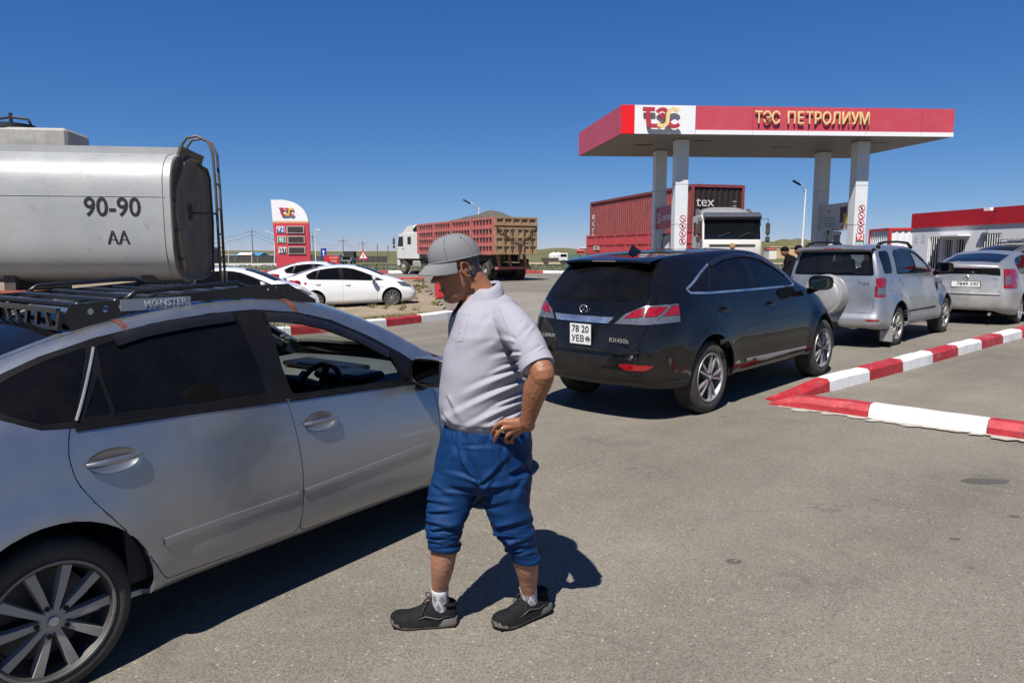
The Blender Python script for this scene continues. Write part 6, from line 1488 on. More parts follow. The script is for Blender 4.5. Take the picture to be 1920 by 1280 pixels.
# heap of gravel over the top edge
mb = MB(); P = []
for i in range(46):
    x = .2 + i * (L_ - .5) / 45; r = []
    for j in range(15):
        y = -Wd / 2 + .14 + j * (Wd - .28) / 14; e = 1 - (2 * j / 14 - 1) ** 2
        h = max(0, .34 * e * math.exp(-((x - 3.0) / 1.3) ** 2) + .42 * e * math.exp(-((x - 5.6) / 3.6) ** 2) + .05 * e)
        r.append((x, y, zt - .12 + h + .05 * mnoise.noise(Vector((x * 2, y * 2, 0)))))
    P.append(r)
ld = mb.grid(P).build('gravel_load', mat('dark_gravel', (.085, .075, .055), .95, var=.35, vs=4, bump=.8, bs=12), None, smooth=True); tag(ld, 'dark heaped gravel load rising above the red tipper trailer', 'gravel load')
ld.location = dt.location; ld.rotation_euler = dt.rotation_euler

# ================================================================== CONTAINER TRUCK behind the canopy
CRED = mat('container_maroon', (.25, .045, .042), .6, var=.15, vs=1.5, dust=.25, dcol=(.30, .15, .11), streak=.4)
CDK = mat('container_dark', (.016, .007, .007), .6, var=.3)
BRED = mat('sideboard_red', (.42, .03, .045), .55, var=.12, vs=2, dust=.3, dcol=(.42, .25, .2))
fC = Vector((.254, -.967)); ctl = Vector((8.98, 32.0)) - fC * 12.3
cr = empty('container_truck', (ctl.x, ctl.y, .05), math.atan2(fC.y, fC.x), 'white tractor with a red slatted flatbed trailer, standing behind the canopy columns', 'truck')
MB().bx(-.2, 12.6, -1.24, 1.24, 1.36, 1.50).build('flatbed', FRAME_, cr); 
for y in (-.5, .5): MB().bx(0, 12.4, y - .08, y + .08, 1.05, 1.36).build('frame_rail', FRAME_, cr)
for sd_ in (-1, 1):
    n = 9
    for i in range(n):
        x0 = -.25 + i * 12.8 / n; bd = MB().bx(x0 + .06, x0 + 12.8 / n - .06, sd_ * 1.255, sd_ * 1.275, 1.40, 2.45).build('side_board', BRED, cr)
        for zz in (1.42, 1.93, 2.42): MB().bx(x0 + .06, x0 + 12.8 / n - .06, sd_ * 1.276, sd_ * 1.32, zz - .04, zz + .04).build('board_rail', BRED, bd)
        mb = MB()
        for k in range(9): xk = x0 + .13 + k * (12.8 / n - .26) / 8; mb.box((xk, sd_ * 1.29, 1.92), (.05, .035, .96))
        o = mb.build('board_ribs', BRED, bd); o['kind'] = 'stuff'
        MB().bx(x0 - .05, x0 + .05, sd_ * 1.25, sd_ * 1.34, 1.30, 2.50).build('stake_post', BRED, cr)
    for x in (1.5, 2.9, 4.3): truck_wheel(cr, x, sd_ * 1.22, sd_, .5, dual=True)
MB().bx(.9, 1.8, -1.345, -1.33, 1.62, 1.86).build('painted_plate', mat('pale_paint', (.5, .45, .38), .7), cr); text_obj('trailer_number', '3407', .20, frame((1.35, -1.35, 1.74), (1, 0, 0), (0, 0, 1)), M_['ink'], cr, .002)
MB().bx(-.27, -.22, -1.25, 1.25, 1.35, 2.45).build('end_board', BRED, cr)
cx = container('shipping_container', 12.19, 2.44, 2.9, CRED, mat('rail_maroon', (.20, .04, .04), .6), None, (0, 0, 0), 0)
cx.location = (ctl.x + fC.x * .15, ctl.y + fC.y * .15, 1.56); cx.rotation_euler = (0, 0, cr.rotation_euler[2]); tag(cx, 'maroon corrugated shipping container loaded on the red flatbed trailer', 'container')
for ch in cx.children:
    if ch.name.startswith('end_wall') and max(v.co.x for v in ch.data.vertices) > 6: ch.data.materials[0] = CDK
CWHT = mat('container_lettering', (.60, .58, .55), .6)
text_obj('container_text', 'tex', .60, frame((12.19 + .02, -.62, 2.15), (0, 1, 0), (0, 0, 1)), CWHT, cx, .004, 1.1)
text_obj('container_text', '1·1·1', .26, frame((12.19 + .02, .80, 2.0), (0, 0, -1), (0, 1, 0)), CWHT, cx, .004)
text_obj('container_text', 'MAE', .55, frame((.42, -1.235, 1.55), (0, 0, 1), (-1, 0, 0)), CWHT, cx, .004, 1.2)
tr2 = empty('tractor', (0, 0, 0)); tr2.parent = cr
fT = Vector((-.05, -1)).normalized(); loc = Vector((8.82, 30.9)); Mi = Matrix.Rotation(-cr.rotation_euler[2], 3, 'Z'); l3 = Mi @ Vector((loc.x - ctl.x, loc.y - ctl.y, 0))
tr2.location = (l3.x, l3.y, 0); tr2.rotation_euler = (0, 0, math.atan2(fT.y, fT.x) - cr.rotation_euler[2])
truck_cab(tr2, 0, 2.1, 2.30, 1.15, 2.98, WTRK, visor=mat('visor_grey', (.12, .125, .14), .35, metal=.5), dm=mat('deflector_grey', (.22, .225, .23), .5, dust=.3), dh=.55)
for x, du in ((1.3, False), (-1.6, True)):
    for sd_ in (-1, 1): truck_wheel(tr2, x, sd_ * 1.15, sd_, .52, dual=du)
MB().bx(-2.4, 1.5, -.45, .45, .70, .98).build('chassis', FRAME_, tr2)

KS = 1.072
for o_ in (cr, cx): o_.location.x *= KS; o_.location.y *= KS; o_.scale = (KS, KS, KS)
cx.location.z = .05 + 1.51 * KS

# ================================================================== PRICE STELE
sx_, sy_ = at(552, 500, 50).x, 50
zb = gz(sx_, 50)
st_ = empty('price_sign', (sx_, 50, zb), math.radians(6), 'tall red price sign with a rounded white top and three blank displays', 'sign')
REDS = mat('stele_red', (.50, .035, .055), .45, var=.05, dust=.1)
hw0 = 1.13; Ht = at(552, 375, 50).z - zb
def stele(z0_, z1_, nm, mt, top=False):
    def xl(z): return -hw0 + .0 - .24 * (z / Ht) 
    def xr(z): return hw0 - .10 * (z / Ht) ** 2
    zs_ = np.linspace(z0_, z1_, 14); L = [(xl(z), z) for z in zs_]; R = []
    for z in zs_:
        x = xr(z)
        if z > Ht * .70: t = (z - Ht * .70) / (Ht * .30); x = xr(Ht * .7) - (1 - math.sqrt(max(0, 1 - t * t))) * 1.75
        R.append((max(x, xl(z) + .02), z))
    MB().prism(L + R[::-1], -.16, .16, Matrix(((1, 0, 0, 0), (0, 0, -1, 0), (0, 1, 0, 0), (0, 0, 0, 1)))).build(nm, mt, st_, recalc=True)
zw_, zo_ = Ht * .725, Ht * .70
stele(0, zo_, 'red_body', REDS); stele(zo_, zw_, 'orange_band', mat('stele_orange', (.65, .33, .15), .5)); stele(zw_, Ht - .004, 'white_top', PWHT)
logo(st_, frame((-.28, -.22, Ht * .845), (1, 0, 0), (0, 0, 1)), .52, .06, mat('logo_red', (.45, .02, .04), .4), mat('logo_yellow', (.75, .42, .02), .4))
for k, (tx, cm, z) in enumerate((('92', SGBL, .615), ('92', SGG, .485), ('ДТ', SGB, .345))):
    zc_ = Ht * z; x_ = -.78 + .03 * k
    MB().box((x_, -.18, zc_), (.56, .05, .44)).build('grade_frame', SGW, st_); lab = MB().box((x_, -.21, zc_), (.50, .02, .38)).build('grade_label', cm, st_)
    text_obj('grade_text', tx, (.47, .34, .38)[k], frame((x_, -.225, zc_ - (.05 if k == 1 else 0)), (1, 0, 0), (0, 0, 1)), SGW, lab, .002, .95, .008)
    if k == 1: text_obj('grade_text', 'ЕВРО 5', .10, frame((x_, -.225, zc_ + .12), (1, 0, 0), (0, 0, 1)), SGW, lab, .002)
    MB().box((.20 + .02 * k, -.19, zc_), (1.16, .10, .50)).build('display_frame', mat('display_frame', (.38, .36, .33), .5), st_); MB().box((.20 + .02 * k, -.245, zc_), (1.02, .02, .38)).build('display_panel', mat('display_dark', (.035, .03, .025), .5, var=.4, vs=30), st_)
MB().tube([(-.35 + .12 * math.cos(t), -.17, .35 + .12 * math.sin(t)) for t in np.linspace(0, 2 * PI, 17)[:-1]], .025, 6, closed=True).build('ring_mark', SGW, st_)

# ================================================================== STREET FURNITURE
PW = mat('pole_white', (.70, .70, .68), .5, dust=.2); WOOD = mat('pole_wood', (.16, .13, .10), .85, var=.2); GALV = mat('galvanised', (.38, .39, .40), .5, metal=.4)
def lamp(u, v0, v1, D, side, label, lean=0, arm=1.5, col=None, head=True):
    b = at(u, v0, D); b.z = gz(b.x, D); top = at(u + lean, v1, D); h = top.z - b.z
    L = empty('street_lamp', tuple(b), 0, label, 'street lamp'); dx = top.x - b.x
    MB().cyl((0, 0, 0), (dx, 0, h), .10, 10, .05).build('pole', col or PW, L, smooth=True, angle=40)
    if arm: MB().tube([(dx, 0, h - .35), (dx + side * .12, 0, h), (dx + side * arm * .6, 0, h + .30), (dx + side * arm, 0, h + .42)], .04, 6).build('arm', GALV if head else PW, L, smooth=True)
    MB().box((dx + side * (arm + .25), 0, h + .47), (.70, .26, .12), R=Matrix.Rotation(side * -.5 if head else 0, 4, 'Y'), bev=.03).build('lamp_head', M_['black'] if head else PW, L)
    return L
lamp(898, 506, 389, 61, -1, 'white street lamp with a dark solar head rising behind the tipper truck', 0, .75)
lamp(1503, 474, 355, 55, -1, 'leaning white street lamp between the canopy columns', 8, .45)
lamp(515, 498, 440, 112, -1, 'white street lamp with a curved arm left of the price sign', 0, .8, head=False)
lamp(472, 486, 458, 190, -1, 'small distant street lamp beyond the black fence, by the blue roof', 0, .7, head=False)
lamp(428, 484, 455, 195, -1, 'leftmost distant street lamp, just right of the tanker ladder', 0, .5, head=False)
lamp(592, 492, 437, 105, 1, 'plain white mast just right of the price sign', -1, .15, head=False)
def upole(u, v0, v1, D, label, cross=True):
    b = at(u, v0, D); b.z = gz(b.x, D); top = at(u, v1, D); h = top.z - b.z
    L = empty('utility_pole', tuple(b), random.uniform(-.3, .3), label, 'utility pole', 'utility poles across the plain'); k = D / 150
    MB().cyl((0, 0, 0), (0, 0, h), .12 * k, 8, .07 * k).build('pole', WOOD, L, smooth=True, angle=40)
    if cross:
        MB().box((0, 0, h - .5 * k), (1.8 * k, .07 * k, .08 * k)).build('cross_arm', WOOD, L); MB().cyl((0, 0, h), (0, 0, h + .6 * k), .05 * k, 6).build('insulator', GALV, L)
        for s in (-1, 1): MB().cyl((s * k, 0, h - .45 * k), (s * k, 0, h - .15 * k), .06 * k, 6).build('insulator', GALV, L)
    return Vector((b.x, b.y, b.z + h - .3 * k))
pt = [upole(475, 497, 430, 128, 'grey utility pole nearest the tanker ladder'), upole(588, 492, 440, 150, 'utility pole just right of the price sign'), upole(644, 490, 447, 165, 'utility pole left of the tipper truck, above the parked pickup'),
      upole(681, 487, 452, 220, 'utility pole behind the red warning triangle'), upole(708, 486, 457, 270, 'slim utility pole without a cross arm, second from the truck cab', False), upole(728, 485, 459, 290, 'slim utility pole closest to the white truck cab', False)]
pl_ = at(300, 425, 110)
chain_ = [pl_] + pt
for i in range(len(chain_) - 1):
    for s in (0, .7):
        a, b = chain_[i], chain_[i + 1]; pp = [a.lerp(b, t) + Vector((0, 0, -s - 1.6 * math.sin(PI * t))) for t in np.linspace(0, 1, 9)]
        o = MB().tube(pp, .022, 3).build('power_line', FRAME_); tag(o, ('upper' if s == 0 else 'lower') + ' thin power line ' + ('running left from the pole by the tanker ladder', 'between the pole by the tanker ladder and the price sign', 'right of the price sign', 'above the parked dark truck', 'right of the red warning triangle', 'next to the white truck cab')[i], 'power line', 'power lines across the sky')
# traffic signs
def post_sign(name, u, v, D, w_, h_, label):
    c = at(u, v, D); b = gz(c.x, D); S = empty(name, (c.x, D, b), 0, label, 'sign'); MB().cyl((0, .05, 0), (0, .05, c.z - b + h_ * .4), .05, 8).build('post', GALV, S); return S, c.z - b
S, h = post_sign('direction_sign', 609, 474, 90, 0, 0, 'blue road sign with a white arrow pointing up')
MB().box((-.15, 0, h), (.70, .04, 1.1)).build('sign_panel', SGBL, S); MB().prism([(-.05, -.35), (.05, -.35), (.05, .1), (.16, .1), (0, .36), (-.16, .1), (-.05, .1)], 0, .01, frame((-.15, -.03, h), (1, 0, 0), (0, 0, 1))).build('arrow', SGW, S, recalc=True)
S, h = post_sign('info_board', 622, 487, 66, 0, 0, 'red information board with white writing under the blue arrow sign')
MB().box((0, 0, h), (1.35, .05, .80)).build('sign_panel', SGR, S)
for i, tx in enumerate(('АНХААР', 'ХУРД')): text_obj('board_text', tx, .19, frame((.18, -.03, h + .18 - .30 * i), (1, 0, 0), (0, 0, 1)), SGW, S, .003)
S, h = post_sign('warning_triangle', 681, 478, 120, 0, 0, 'red and white warning triangle on a post beside the road')
MB().prism([(-.95, -.75), (.95, -.75), (0, .9)], 0, .03, frame((0, 0, h), (1, 0, 0), (0, 0, 1))).build('red_border', SGR, S, recalc=True); MB().prism([(-.60, -.55), (.60, -.55), (0, .5)], .03, .05, frame((0, 0, h), (1, 0, 0), (0, 0, 1))).build('sign_panel', SGW, S, recalc=True)
MB().box((0, -.06, h - .15), (.14, .02, .6)).build('symbol', SGB, S)
# red block on the dirt behind the man
c = gp(838, 560); rb = empty('red_block', (c.x, c.y, gz(c.x, c.y) + .03), .35, 'red painted metal cabinet standing on the dirt behind the man', 'cabinet')
MB().box((0, .2, .46), (.80, .45, .92), bev=.01).build('cabinet_body', mat('cabinet_red', (.52, .02, .02), .5, var=.08, dust=.15), rb); MB().box((-.28, -.03, .30), (.09, .02, .06)).build('latch', M_['black'], rb)
MB().bx(-.37, .37, -.035, -.027, .05, .88).build('cabinet_door', mat('cabinet_red', (0, 0, 0)), rb)

# ================================================================== FAR BUILDINGS AND YARD
def bbox(name, u0, u1, v0, v1, D, dep, mt, label, cat, roof=None, rh=0, wins=0):
    a, b = at(u0, v1, D), at(u1, v1, D); z0_ = gz(a.x, D) - .3; z1_ = at(u0, v0, D).z
    B_ = empty(name, ((a.x + b.x) / 2, D, z0_), 0, label, cat); w_ = b.x - a.x; h_ = max(.6, z1_ - z0_)
    MB().box((0, dep / 2, h_ / 2), (w_, dep, h_)).build('wall', mt, B_)
    if roof:
        if rh: MB().add([(-w_ / 2 - .2, -.3, h_), (w_ / 2 + .2, -.3, h_), (w_ / 2 + .2, dep + .3, h_), (-w_ / 2 - .2, dep + .3, h_), (-w_ / 2 - .1, dep / 2, h_ + rh), (w_ / 2 + .1, dep / 2, h_ + rh)], [(0, 1, 5, 4), (2, 3, 4, 5), (0, 4, 3), (1, 2, 5), (3, 2, 1, 0)]).build('roof', roof, B_)
        else: MB().box((0, dep / 2, h_ + .15), (w_ + .4, dep + .4, .25)).build('roof', roof, B_)
    for i in range(wins): MB().box((-w_ / 2 + w_ * (i + .5) / wins, -.02, h_ * .55), (w_ / wins * .4, .05, h_ * .3)).build('window', M_['black'], B_)
    return B_
FG = mat('far_grey_wall', (.38, .36, .33), .8); FD = mat('far_dark_fence', (.045, .042, .040), .8); FW = mat('far_white_wall', (.62, .60, .56), .8); FBL = mat('far_blue_roof', (.06, .22, .42), .6); FRD = mat('far_red', (.38, .07, .04), .7); FGN = mat('far_green', (.06, .13, .11), .7); FSAND = mat('far_ochre', (.48, .34, .20), .8)
fn = empty('yard_fence', (at(480, 490, 205).x, 205, gz(-70, 205)), 0, 'long dark sheet fence on the left across the plain', 'fence')
for i in range(40): MB().box((-26 + i * 1.6, 0, .85), (1.52, .08, 1.75)).build('fence_panel', FD, fn)
bbox('warehouse', 398, 565, 479, 486, 235, 14, FG, 'long low grey warehouse behind the dark fence', 'warehouse', FG)
bbox('blue_roof_house', 440, 486, 479, 487, 225, 9, FW, 'white house with a blue roof beyond the dark fence', 'house', FBL, .9)
bbox('red_shed', 447, 470, 478, 487, 222, 4, FRD, 'small red and white shed in front of the blue roofed house', 'shed', FW, .7)
bbox('small_hut', 625, 636, 480, 488, 150, 4, FW, 'pale hut with a dark window behind the red information board', 'hut', FBL, 0, 1)
bbox('grey_hut', 636, 643, 480, 488, 152, 4, FG, 'small grey hut right of the pale hut', 'hut', FG, 0, 1)
bbox('pump_house', 396, 402, 466, 486, 130, 3, mat('far_slate', (.10, .13, .16), .7), 'narrow slate coloured tower right behind the tanker ladder', 'building', FW)
bbox('low_white_wall', 400, 520, 497.5, 500, 98, .4, FW, 'low white wall along the verge left of the price sign', 'wall')
for i, (u0, u1, mt_, lab) in enumerate(((1066, 1086, FGN, 'left green storage tank of the yard right of the tipper'), (1088, 1102, FGN, 'right green storage tank of the yard right of the tipper'))):
    bbox('storage_box', u0, u1, 477, 485, 150, 4, mt_, lab, 'storage tank')
a = at(1062, 478, 152); r = empty('water_tank', (a.x, 152, gz(a.x, 152)), 0, 'round white tank in the yard left of the container truck', 'tank'); MB().cyl((0, 0, .8), (0, 3, .8), .75, 16).build('tank_shell', FW, r, smooth=True, angle=40); MB().box((0, 1.5, .15), (1.2, 2, .3)).build('stand', FG, r)
bbox('red_shed', 1084, 1096, 471, 478, 185, 4, FRD, 'rust red shed behind the green storage tanks', 'shed', FRD, .5)
bbox('teal_shed', 1090, 1103, 466, 472, 190, 4, FGN, 'small teal building above the rust red shed', 'shed', FW)
bbox('ochre_house', 1448, 1502, 464, 475, 330, 12, FSAND, 'ochre house with a flat roof on the slope behind the canopy', 'house', mat('far_brown_roof', (.33, .20, .11), .8), .5)
bbox('red_roof_house', 1442, 1456, 468, 477, 300, 6, FW, 'tiny pale house with a red roof on the slope', 'house', FRD, .6)
for i, (u, lab) in enumerate(((1038, 'left white yurt far beyond the sand field'), (1047, 'right white yurt far beyond the sand field'))):
    a = at(u, 472, 320); g_ = empty('yurt', (a.x, 320, gz(a.x, 320)), 0, lab, 'yurt'); MB().lathe([(2.2, 0), (2.2, 1.6), (1.6, 2.1), (.3, 2.7), (0, 2.7)], 14).build('felt_cover', FW, g_)
def far_truck(u, v, D, label, mtc, flip=1, bed=True, s=1):
    a = at(u, v, D); g_ = empty('pickup_truck', (a.x, D, gz(a.x, D)), 0, label, 'truck')
    MB().box((flip * 1.3, 0, 1.2 * s), (1.5, 1.8, 1.3 * s), bev=.15).build('cab', mtc, g_); MB().box((flip * 1.3, -.9, 1.5 * s), (1.0, .06, .45)).build('window', M_['black'], g_)
    MB().box((-flip * .9, 0, .85 * s), (2.7, 1.8, .5), bev=.04).build('load_bed', mtc if bed else FRAME_, g_)
    for x in (-1.5, 1.3): 
        for sd_ in (-1, 1): MB().cyl((x, sd_ * .7, .4), (x, sd_ * .95, .4), .42, 14).build('wheel', M_['rubber'], g_)
    return g_
far_truck(1041, 486, 118, 'small white pickup driving on the sand field right of the tipper', FW, 1, False)
a = at(654, 496, 135); g_ = empty('parked_truck', (a.x, 135, gz(a.x, 135)), 0, 'dark loaded truck seen from the front, parked beyond the white hatchbacks', 'truck')
MB().box((0, 0, .85), (1.9, 3.6, .8), bev=.1).build('body', mat('van_grey', (.20, .21, .23), .5), g_); MB().box((0, 1.2, 1.75), (1.9, 2.4, 1.2)).build('tarp_load', mat('tarp_dark', (.03, .03, .03), .9), g_)
MB().box((0, -1.72, 1.05), (1.5, .2, .5)).build('windshield', M_['black'], g_); MB().box((0, -1.83, .60), (1.5, .05, .25)).build('grille', M_['chrome'], g_)
for x in (-.8, .8):
    for y in (-1.2, 1.4): MB().cyl((x - .12, y, .32), (x + .12, y, .32), .33, 12).build('wheel', M_['rubber'], g_)
# ================================================================== PEOPLE
def remesh(mb_or_bm, name, mt, parent, voxel=.005, smooth=4, fn=None, post_smooth=0, fac=.5):
    me = mb_or_bm.mesh(name + '_src', mt) if isinstance(mb_or_bm, MB) else mb_or_bm
    o = bpy.data.objects.new('tmp', me); C.objects.link(o)
    m = o.modifiers.new('r', 'REMESH'); m.mode = 'VOXEL'; m.voxel_size = voxel; m.use_smooth_shade = True
    if smooth: q = o.modifiers.new('s', 'SMOOTH'); q.factor = fac; q.iterations = smooth
    bpy.context.view_layer.update()
    m2 = bpy.data.meshes.new_from_object(o.evaluated_get(bpy.context.evaluated_depsgraph_get())); bpy.data.objects.remove(o)
    if fn:
        n = len(m2.vertices); co = np.empty(n * 3); m2.vertices.foreach_get('co', co); nr = np.empty(n * 3); m2.vertex_normals.foreach_get('vector', nr)
        co = co.reshape(-1, 3); nr = nr.reshape(-1, 3); co = fn(co, nr); m2.vertices.foreach_set('co', co.ravel()); m2.update()
    m2.materials.clear()
    for q in (mt if isinstance(mt, (list, tuple)) else [mt]): m2.materials.append(q)
    m2.polygons.foreach_set('use_smooth', [True] * len(m2.polygons)); m2.name = name
    return link(name, m2, parent)
def ell(mb, c, ax, n=20):
    """ellipsoid; ax = three vectors (half axes)"""
    V = []; F = []; m = n // 2
    for i in range(m + 1):
        t = PI * i / m
        for j in range(n):
            p = 2 * PI * j / n; V.append(Vector(c) + Vector(ax[0]) * math.sin(t) * math.cos(p) + Vector(ax[1]) * math.sin(t) * math.sin(p) + Vector(ax[2]) * math.cos(t))
    for i in range(m):
        for j in range(n): F.append((i * n + j, (i + 1) * n + j, (i + 1) * n + (j + 1) % n, i * n + (j + 1) % n))
    mb.add(V, F)
def limb(mb, pts, n=16, step=6):
    """pts: list of (Vector, radius); smooth tapered tube closed with round ends"""
    P = [(Vector(p), r) for p, r in pts]; Q = []
    for i in range(len(P) - 1):
        p0 = P[max(0, i - 1)]; p1, p2 = P[i], P[i + 1]; p3 = P[min(len(P) - 1, i + 2)]
        for k in range(step):
            t = k / step; f = lambda a, b, c, d: .5 * ((2 * b) + (c - a) * t + (2 * a - 5 * b + 4 * c - d) * t * t + (3 * b - a - 3 * c + d) * t ** 3)
            Q.append((f(p0[0], p1[0], p2[0], p3[0]), f(p0[1], p1[1], p2[1], p3[1])))
    Q.append(P[-1]); mb.tube([q[0] for q in Q], [max(.002, q[1]) for q in Q], n)
    for p, r in (P[0], P[-1]): ell(mb, p, ((r, 0, 0), (0, r, 0), (0, 0, r)), 14)
def rings(mb, R, n=40, e=1.0):
    """R: list of (centre, xhalf, yhalf[, tilt]) horizontal superellipse rings, lofted and capped"""
    G = []
    for r in R:
        c, a, b = r[0], r[1], r[2]; tl = r[3] if len(r) > 3 else 0
        G.append([Vector((c[0] + a * math.copysign(abs(math.cos(t)) ** e, math.cos(t)), c[1] + b * math.copysign(abs(math.sin(t)) ** e, math.sin(t)), c[2] + tl * math.cos(t))) for t in [2 * PI * k / n for k in range(n)]])
    mb.grid([g + [g[0]] for g in G]); mb.add(G[0], [tuple(range(n))]); mb.add(G[-1], [tuple(range(n))[::-1]])
SKIN = mat('tanned_skin', (.26, .105, .052), .48, var=.16, vs=14, bump=.25, bs=60, spec=.45)
SKINL = mat('pale_skin', (.32, .150, .090), .55, var=.14, vs=12, bump=.2, bs=60)
SHIRT = mat('polo_lilac', (.305, .297, .335), .85, var=.03, vs=5, bump=.10, bs=420, spec=.2)
JEAN = mat('track_blue', (.003, .028, .098), .62, var=.16, vs=6, bump=.12, bs=220, spec=.15)
CAPM = mat('cap_grey', (.175, .175, .180), .85, var=.05, vs=8, bump=.15, bs=400, spec=.2)
SHOE = mat('shoe_black', (.006, .006, .007), .75, spec=.2, var=.3, vs=25, dust=.08, dcol=(.06, .055, .045), bump=.6, bs=90)
SOLE = mat('shoe_sole', (.085, .078, .068), .75, var=.25, vs=20, dust=.3)
SOCK = mat('sock_white', (.52, .50, .50), .9, var=.05)
rootm = atz(880, 1175, 0); rootm.z = 0
RP = Vector((rootm.x, rootm.y, 0))
man = empty('person', tuple(RP), 0, 'man in grey cap, lilac polo and rolled blue trousers walking with hand on hip', 'person')
def K(u, v, D): return at(u, v, D) - RP
def vproj(co):
    X = co[:, 0] + RP.x; Y = co[:, 1] + RP.y; Z = co[:, 2] - CH; c, s = math.cos(TH), math.sin(TH)
    d = Y * c - Z * s; up = Y * s + Z * c; return 960 + CF * X / d, 640 - CF * up / d
def folds(L, noise_amp=0, nscale=(14, 14, 30)):
    """cloth folds: each (u0, v0, u1, v1, amplitude m, width px) raises a ridge with a valley below it"""
    def fn(co, nr):
        u, v = vproj(co); dsp = np.zeros(len(co)); front = nr[:, 1] < .35
        for (u0, v0, u1, v1, A_, w_) in L:
            dx, dy = u1 - u0, v1 - v0; ln = math.hypot(dx, dy); dx /= ln; dy /= ln
            t = ((u - u0) * dx + (v - v0) * dy) / ln; bow = 5 * np.sin(PI * np.clip(t, 0, 1)); d = (u - u0) * -dy + (v - v0) * dx - bow * .5
            tap = np.clip((t + .06) * 8, 0, 1) * np.clip(1.08 - t, 0, 1) ** .8; ww = w_ * (.55 + .9 * np.clip(t, 0, 1))
            dsp += 1.3 * A_ * tap * (np.exp(-np.abs(d / ww) ** 1.5) - .9 * np.exp(-np.abs((d - ww * 1.3) / ww) ** 1.6))
        dsp *= front
        if noise_amp:
            for i in range(len(co)):
                dsp[i] += noise_amp * mnoise.noise(Vector((co[i, 0] * nscale[0], co[i, 1] * nscale[1], co[i, 2] * nscale[2])))
        return co + nr * dsp[:, None]
    return fn
# ---- head
Fh = Vector((-.86, -.34, -.30)).normalized(); Sh = Fh.cross(Vector((0, 0, 1))).normalized() * 1.0       # Sh: his right (away)
Uh = Sh.cross(Fh).normalized(); Lh = -Sh                                                                   # Lh: his left (towards the camera)
HC = K(858, 507, 3.12)
def HP(x, y, z): x *= 1.05; y *= 1.04; z *= 1.05; return HC + Fh * x + Lh * y + Uh * z
tab = [(-.122, .066, .026, .022), (-.112, .082, .004, .038), (-.096, .090, -.014, .048), (-.076, .089, -.036, .056), (-.055, .088, -.058, .063), (-.030, .088, -.076, .068), (-.005, .086, -.088, .072), (.020, .083, -.096, .075), (.045, .088, -.101, .077), (.070, .086, -.101, .076), (.092, .072, -.092, .068), (.110, .045, -.070, .050), (.118, .01, -.03, .02)]
def headsurf():
    G = []; zs_ = np.linspace(-.122, .118, 56); n = 64
    T_ = np.array(tab)
    for z in zs_:
        xf, xb, w_ = (np.interp(z, T_[:, 0], T_[:, k]) for k in (1, 2, 3)); row = []
        for k in range(n):
            t = 2 * PI * k / n; cx_, a = (xf + xb) / 2, (xf - xb) / 2; ct, st = math.cos(t), math.sin(t)
            x = cx_ + a * math.copysign(abs(ct) ** .86, ct); y = w_ * math.copysign(abs(st) ** .92, st)
            if ct > 0: y *= 1 - .10 * ct * (z < .03)
            g = lambda yy, zz, sy, sz: math.exp(-((y - yy) / sy) ** 2 - ((z - zz) / sz) ** 2)
            if ct > .2:
                nose = .038 * math.exp(-(y / (.011 + .006 * math.exp(-((z + .012) / .012) ** 2))) ** 2) * (sstep(-.026, -.012, z) * (1 - sstep(-.010, .038, z)) if z > -.03 else 0)
                x += nose + .006 * (g(.017, -.012, .009, .010) + g(-.017, -.012, .009, .010))
                x += -.013 * (g(.033, .020, .020, .013) + g(-.033, .020, .020, .013)) + .007 * (g(.033, .021, .013, .008) + g(-.033, .021, .013, .008))
                x += .007 * g(0, .040, .045, .010) + .005 * (g(.05, -.010, .022, .018) + g(-.05, -.010, .022, .018))
                x += .008 * g(0, -.048, .024, .006) - .006 * g(0, -.055, .026, .0035) + .008 * g(0, -.063, .022, .006) - .005 * g(0, -.076, .025, .007) + .006 * g(0, -.098, .022, .014)
            row.append(HP(x, y, z))
        G.append(row + [row[0]])
    return G, n
body = MB(); G, n = headsurf(); body.grid(G); body.add(G[0][:-1], [tuple(range(n))]); body.add(G[-1][:-1], [tuple(range(n))[::-1]])
# ears
for sd_ in (1, -1):
    for t in np.linspace(-.3, PI * 1.55, 20):
        c = HP(-.012 - .019 * math.cos(t + .2) * -1 * -1, sd_ * (.078 + .010 * abs(math.sin(t * .5))), .004 + .031 * math.sin(t)); ell(body, c, ((.0062, 0, 0), (0, .0062, 0), (0, 0, .0062)), 8)
    ell(body, HP(-.004, sd_ * .073, -.022), (Fh * .009, Lh * .008, Uh * .012), 10); ell(body, HP(-.010, sd_ * .073, .002), (Fh * .014, Lh * .006, Uh * .022), 10); ell(body, HP(.006, sd_ * .076, -.002), (Fh * .006, Lh * .007, Uh * .010), 8)
# neck, torso core, arms, hand, legs in one skin
limb(body, [(HP(-.035, 0, -.02), .060), (HP(-.050, 0, -.075), .064), (K(903, 560, 3.15), .070), (K(908, 590, 3.14), .085)])
limb(body, [(HP(.02, 0, -.085), .036), (HP(-.02, 0, -.105), .045), (K(890, 572, 3.13), .055)])
limb(body, [(K(908, 590, 3.14), .09), (K(905, 680, 3.12), .10), (K(906, 780, 3.12), .10), (K(905, 850, 3.12), .10)])
sh_, el_, wr_ = K(958, 602, 2.97), K(1013, 698, 2.80), K(988, 793, 2.88)
limb(body, [(K(925, 600, 3.08), .06), (sh_, .058), (sh_.lerp(el_, .5), .052), (el_ + Vector((.002, 0, .01)), .050), (el_.lerp(wr_, .12) + Vector((.006, 0, 0)), .053), (el_.lerp(wr_, .35), .050), (el_.lerp(wr_, .7), .038), (wr_, .031)])
ell(body, el_ + Vector((.022, .012, -.004)), ((.030, 0, 0), (0, .030, 0), (0, 0, .030)), 12)
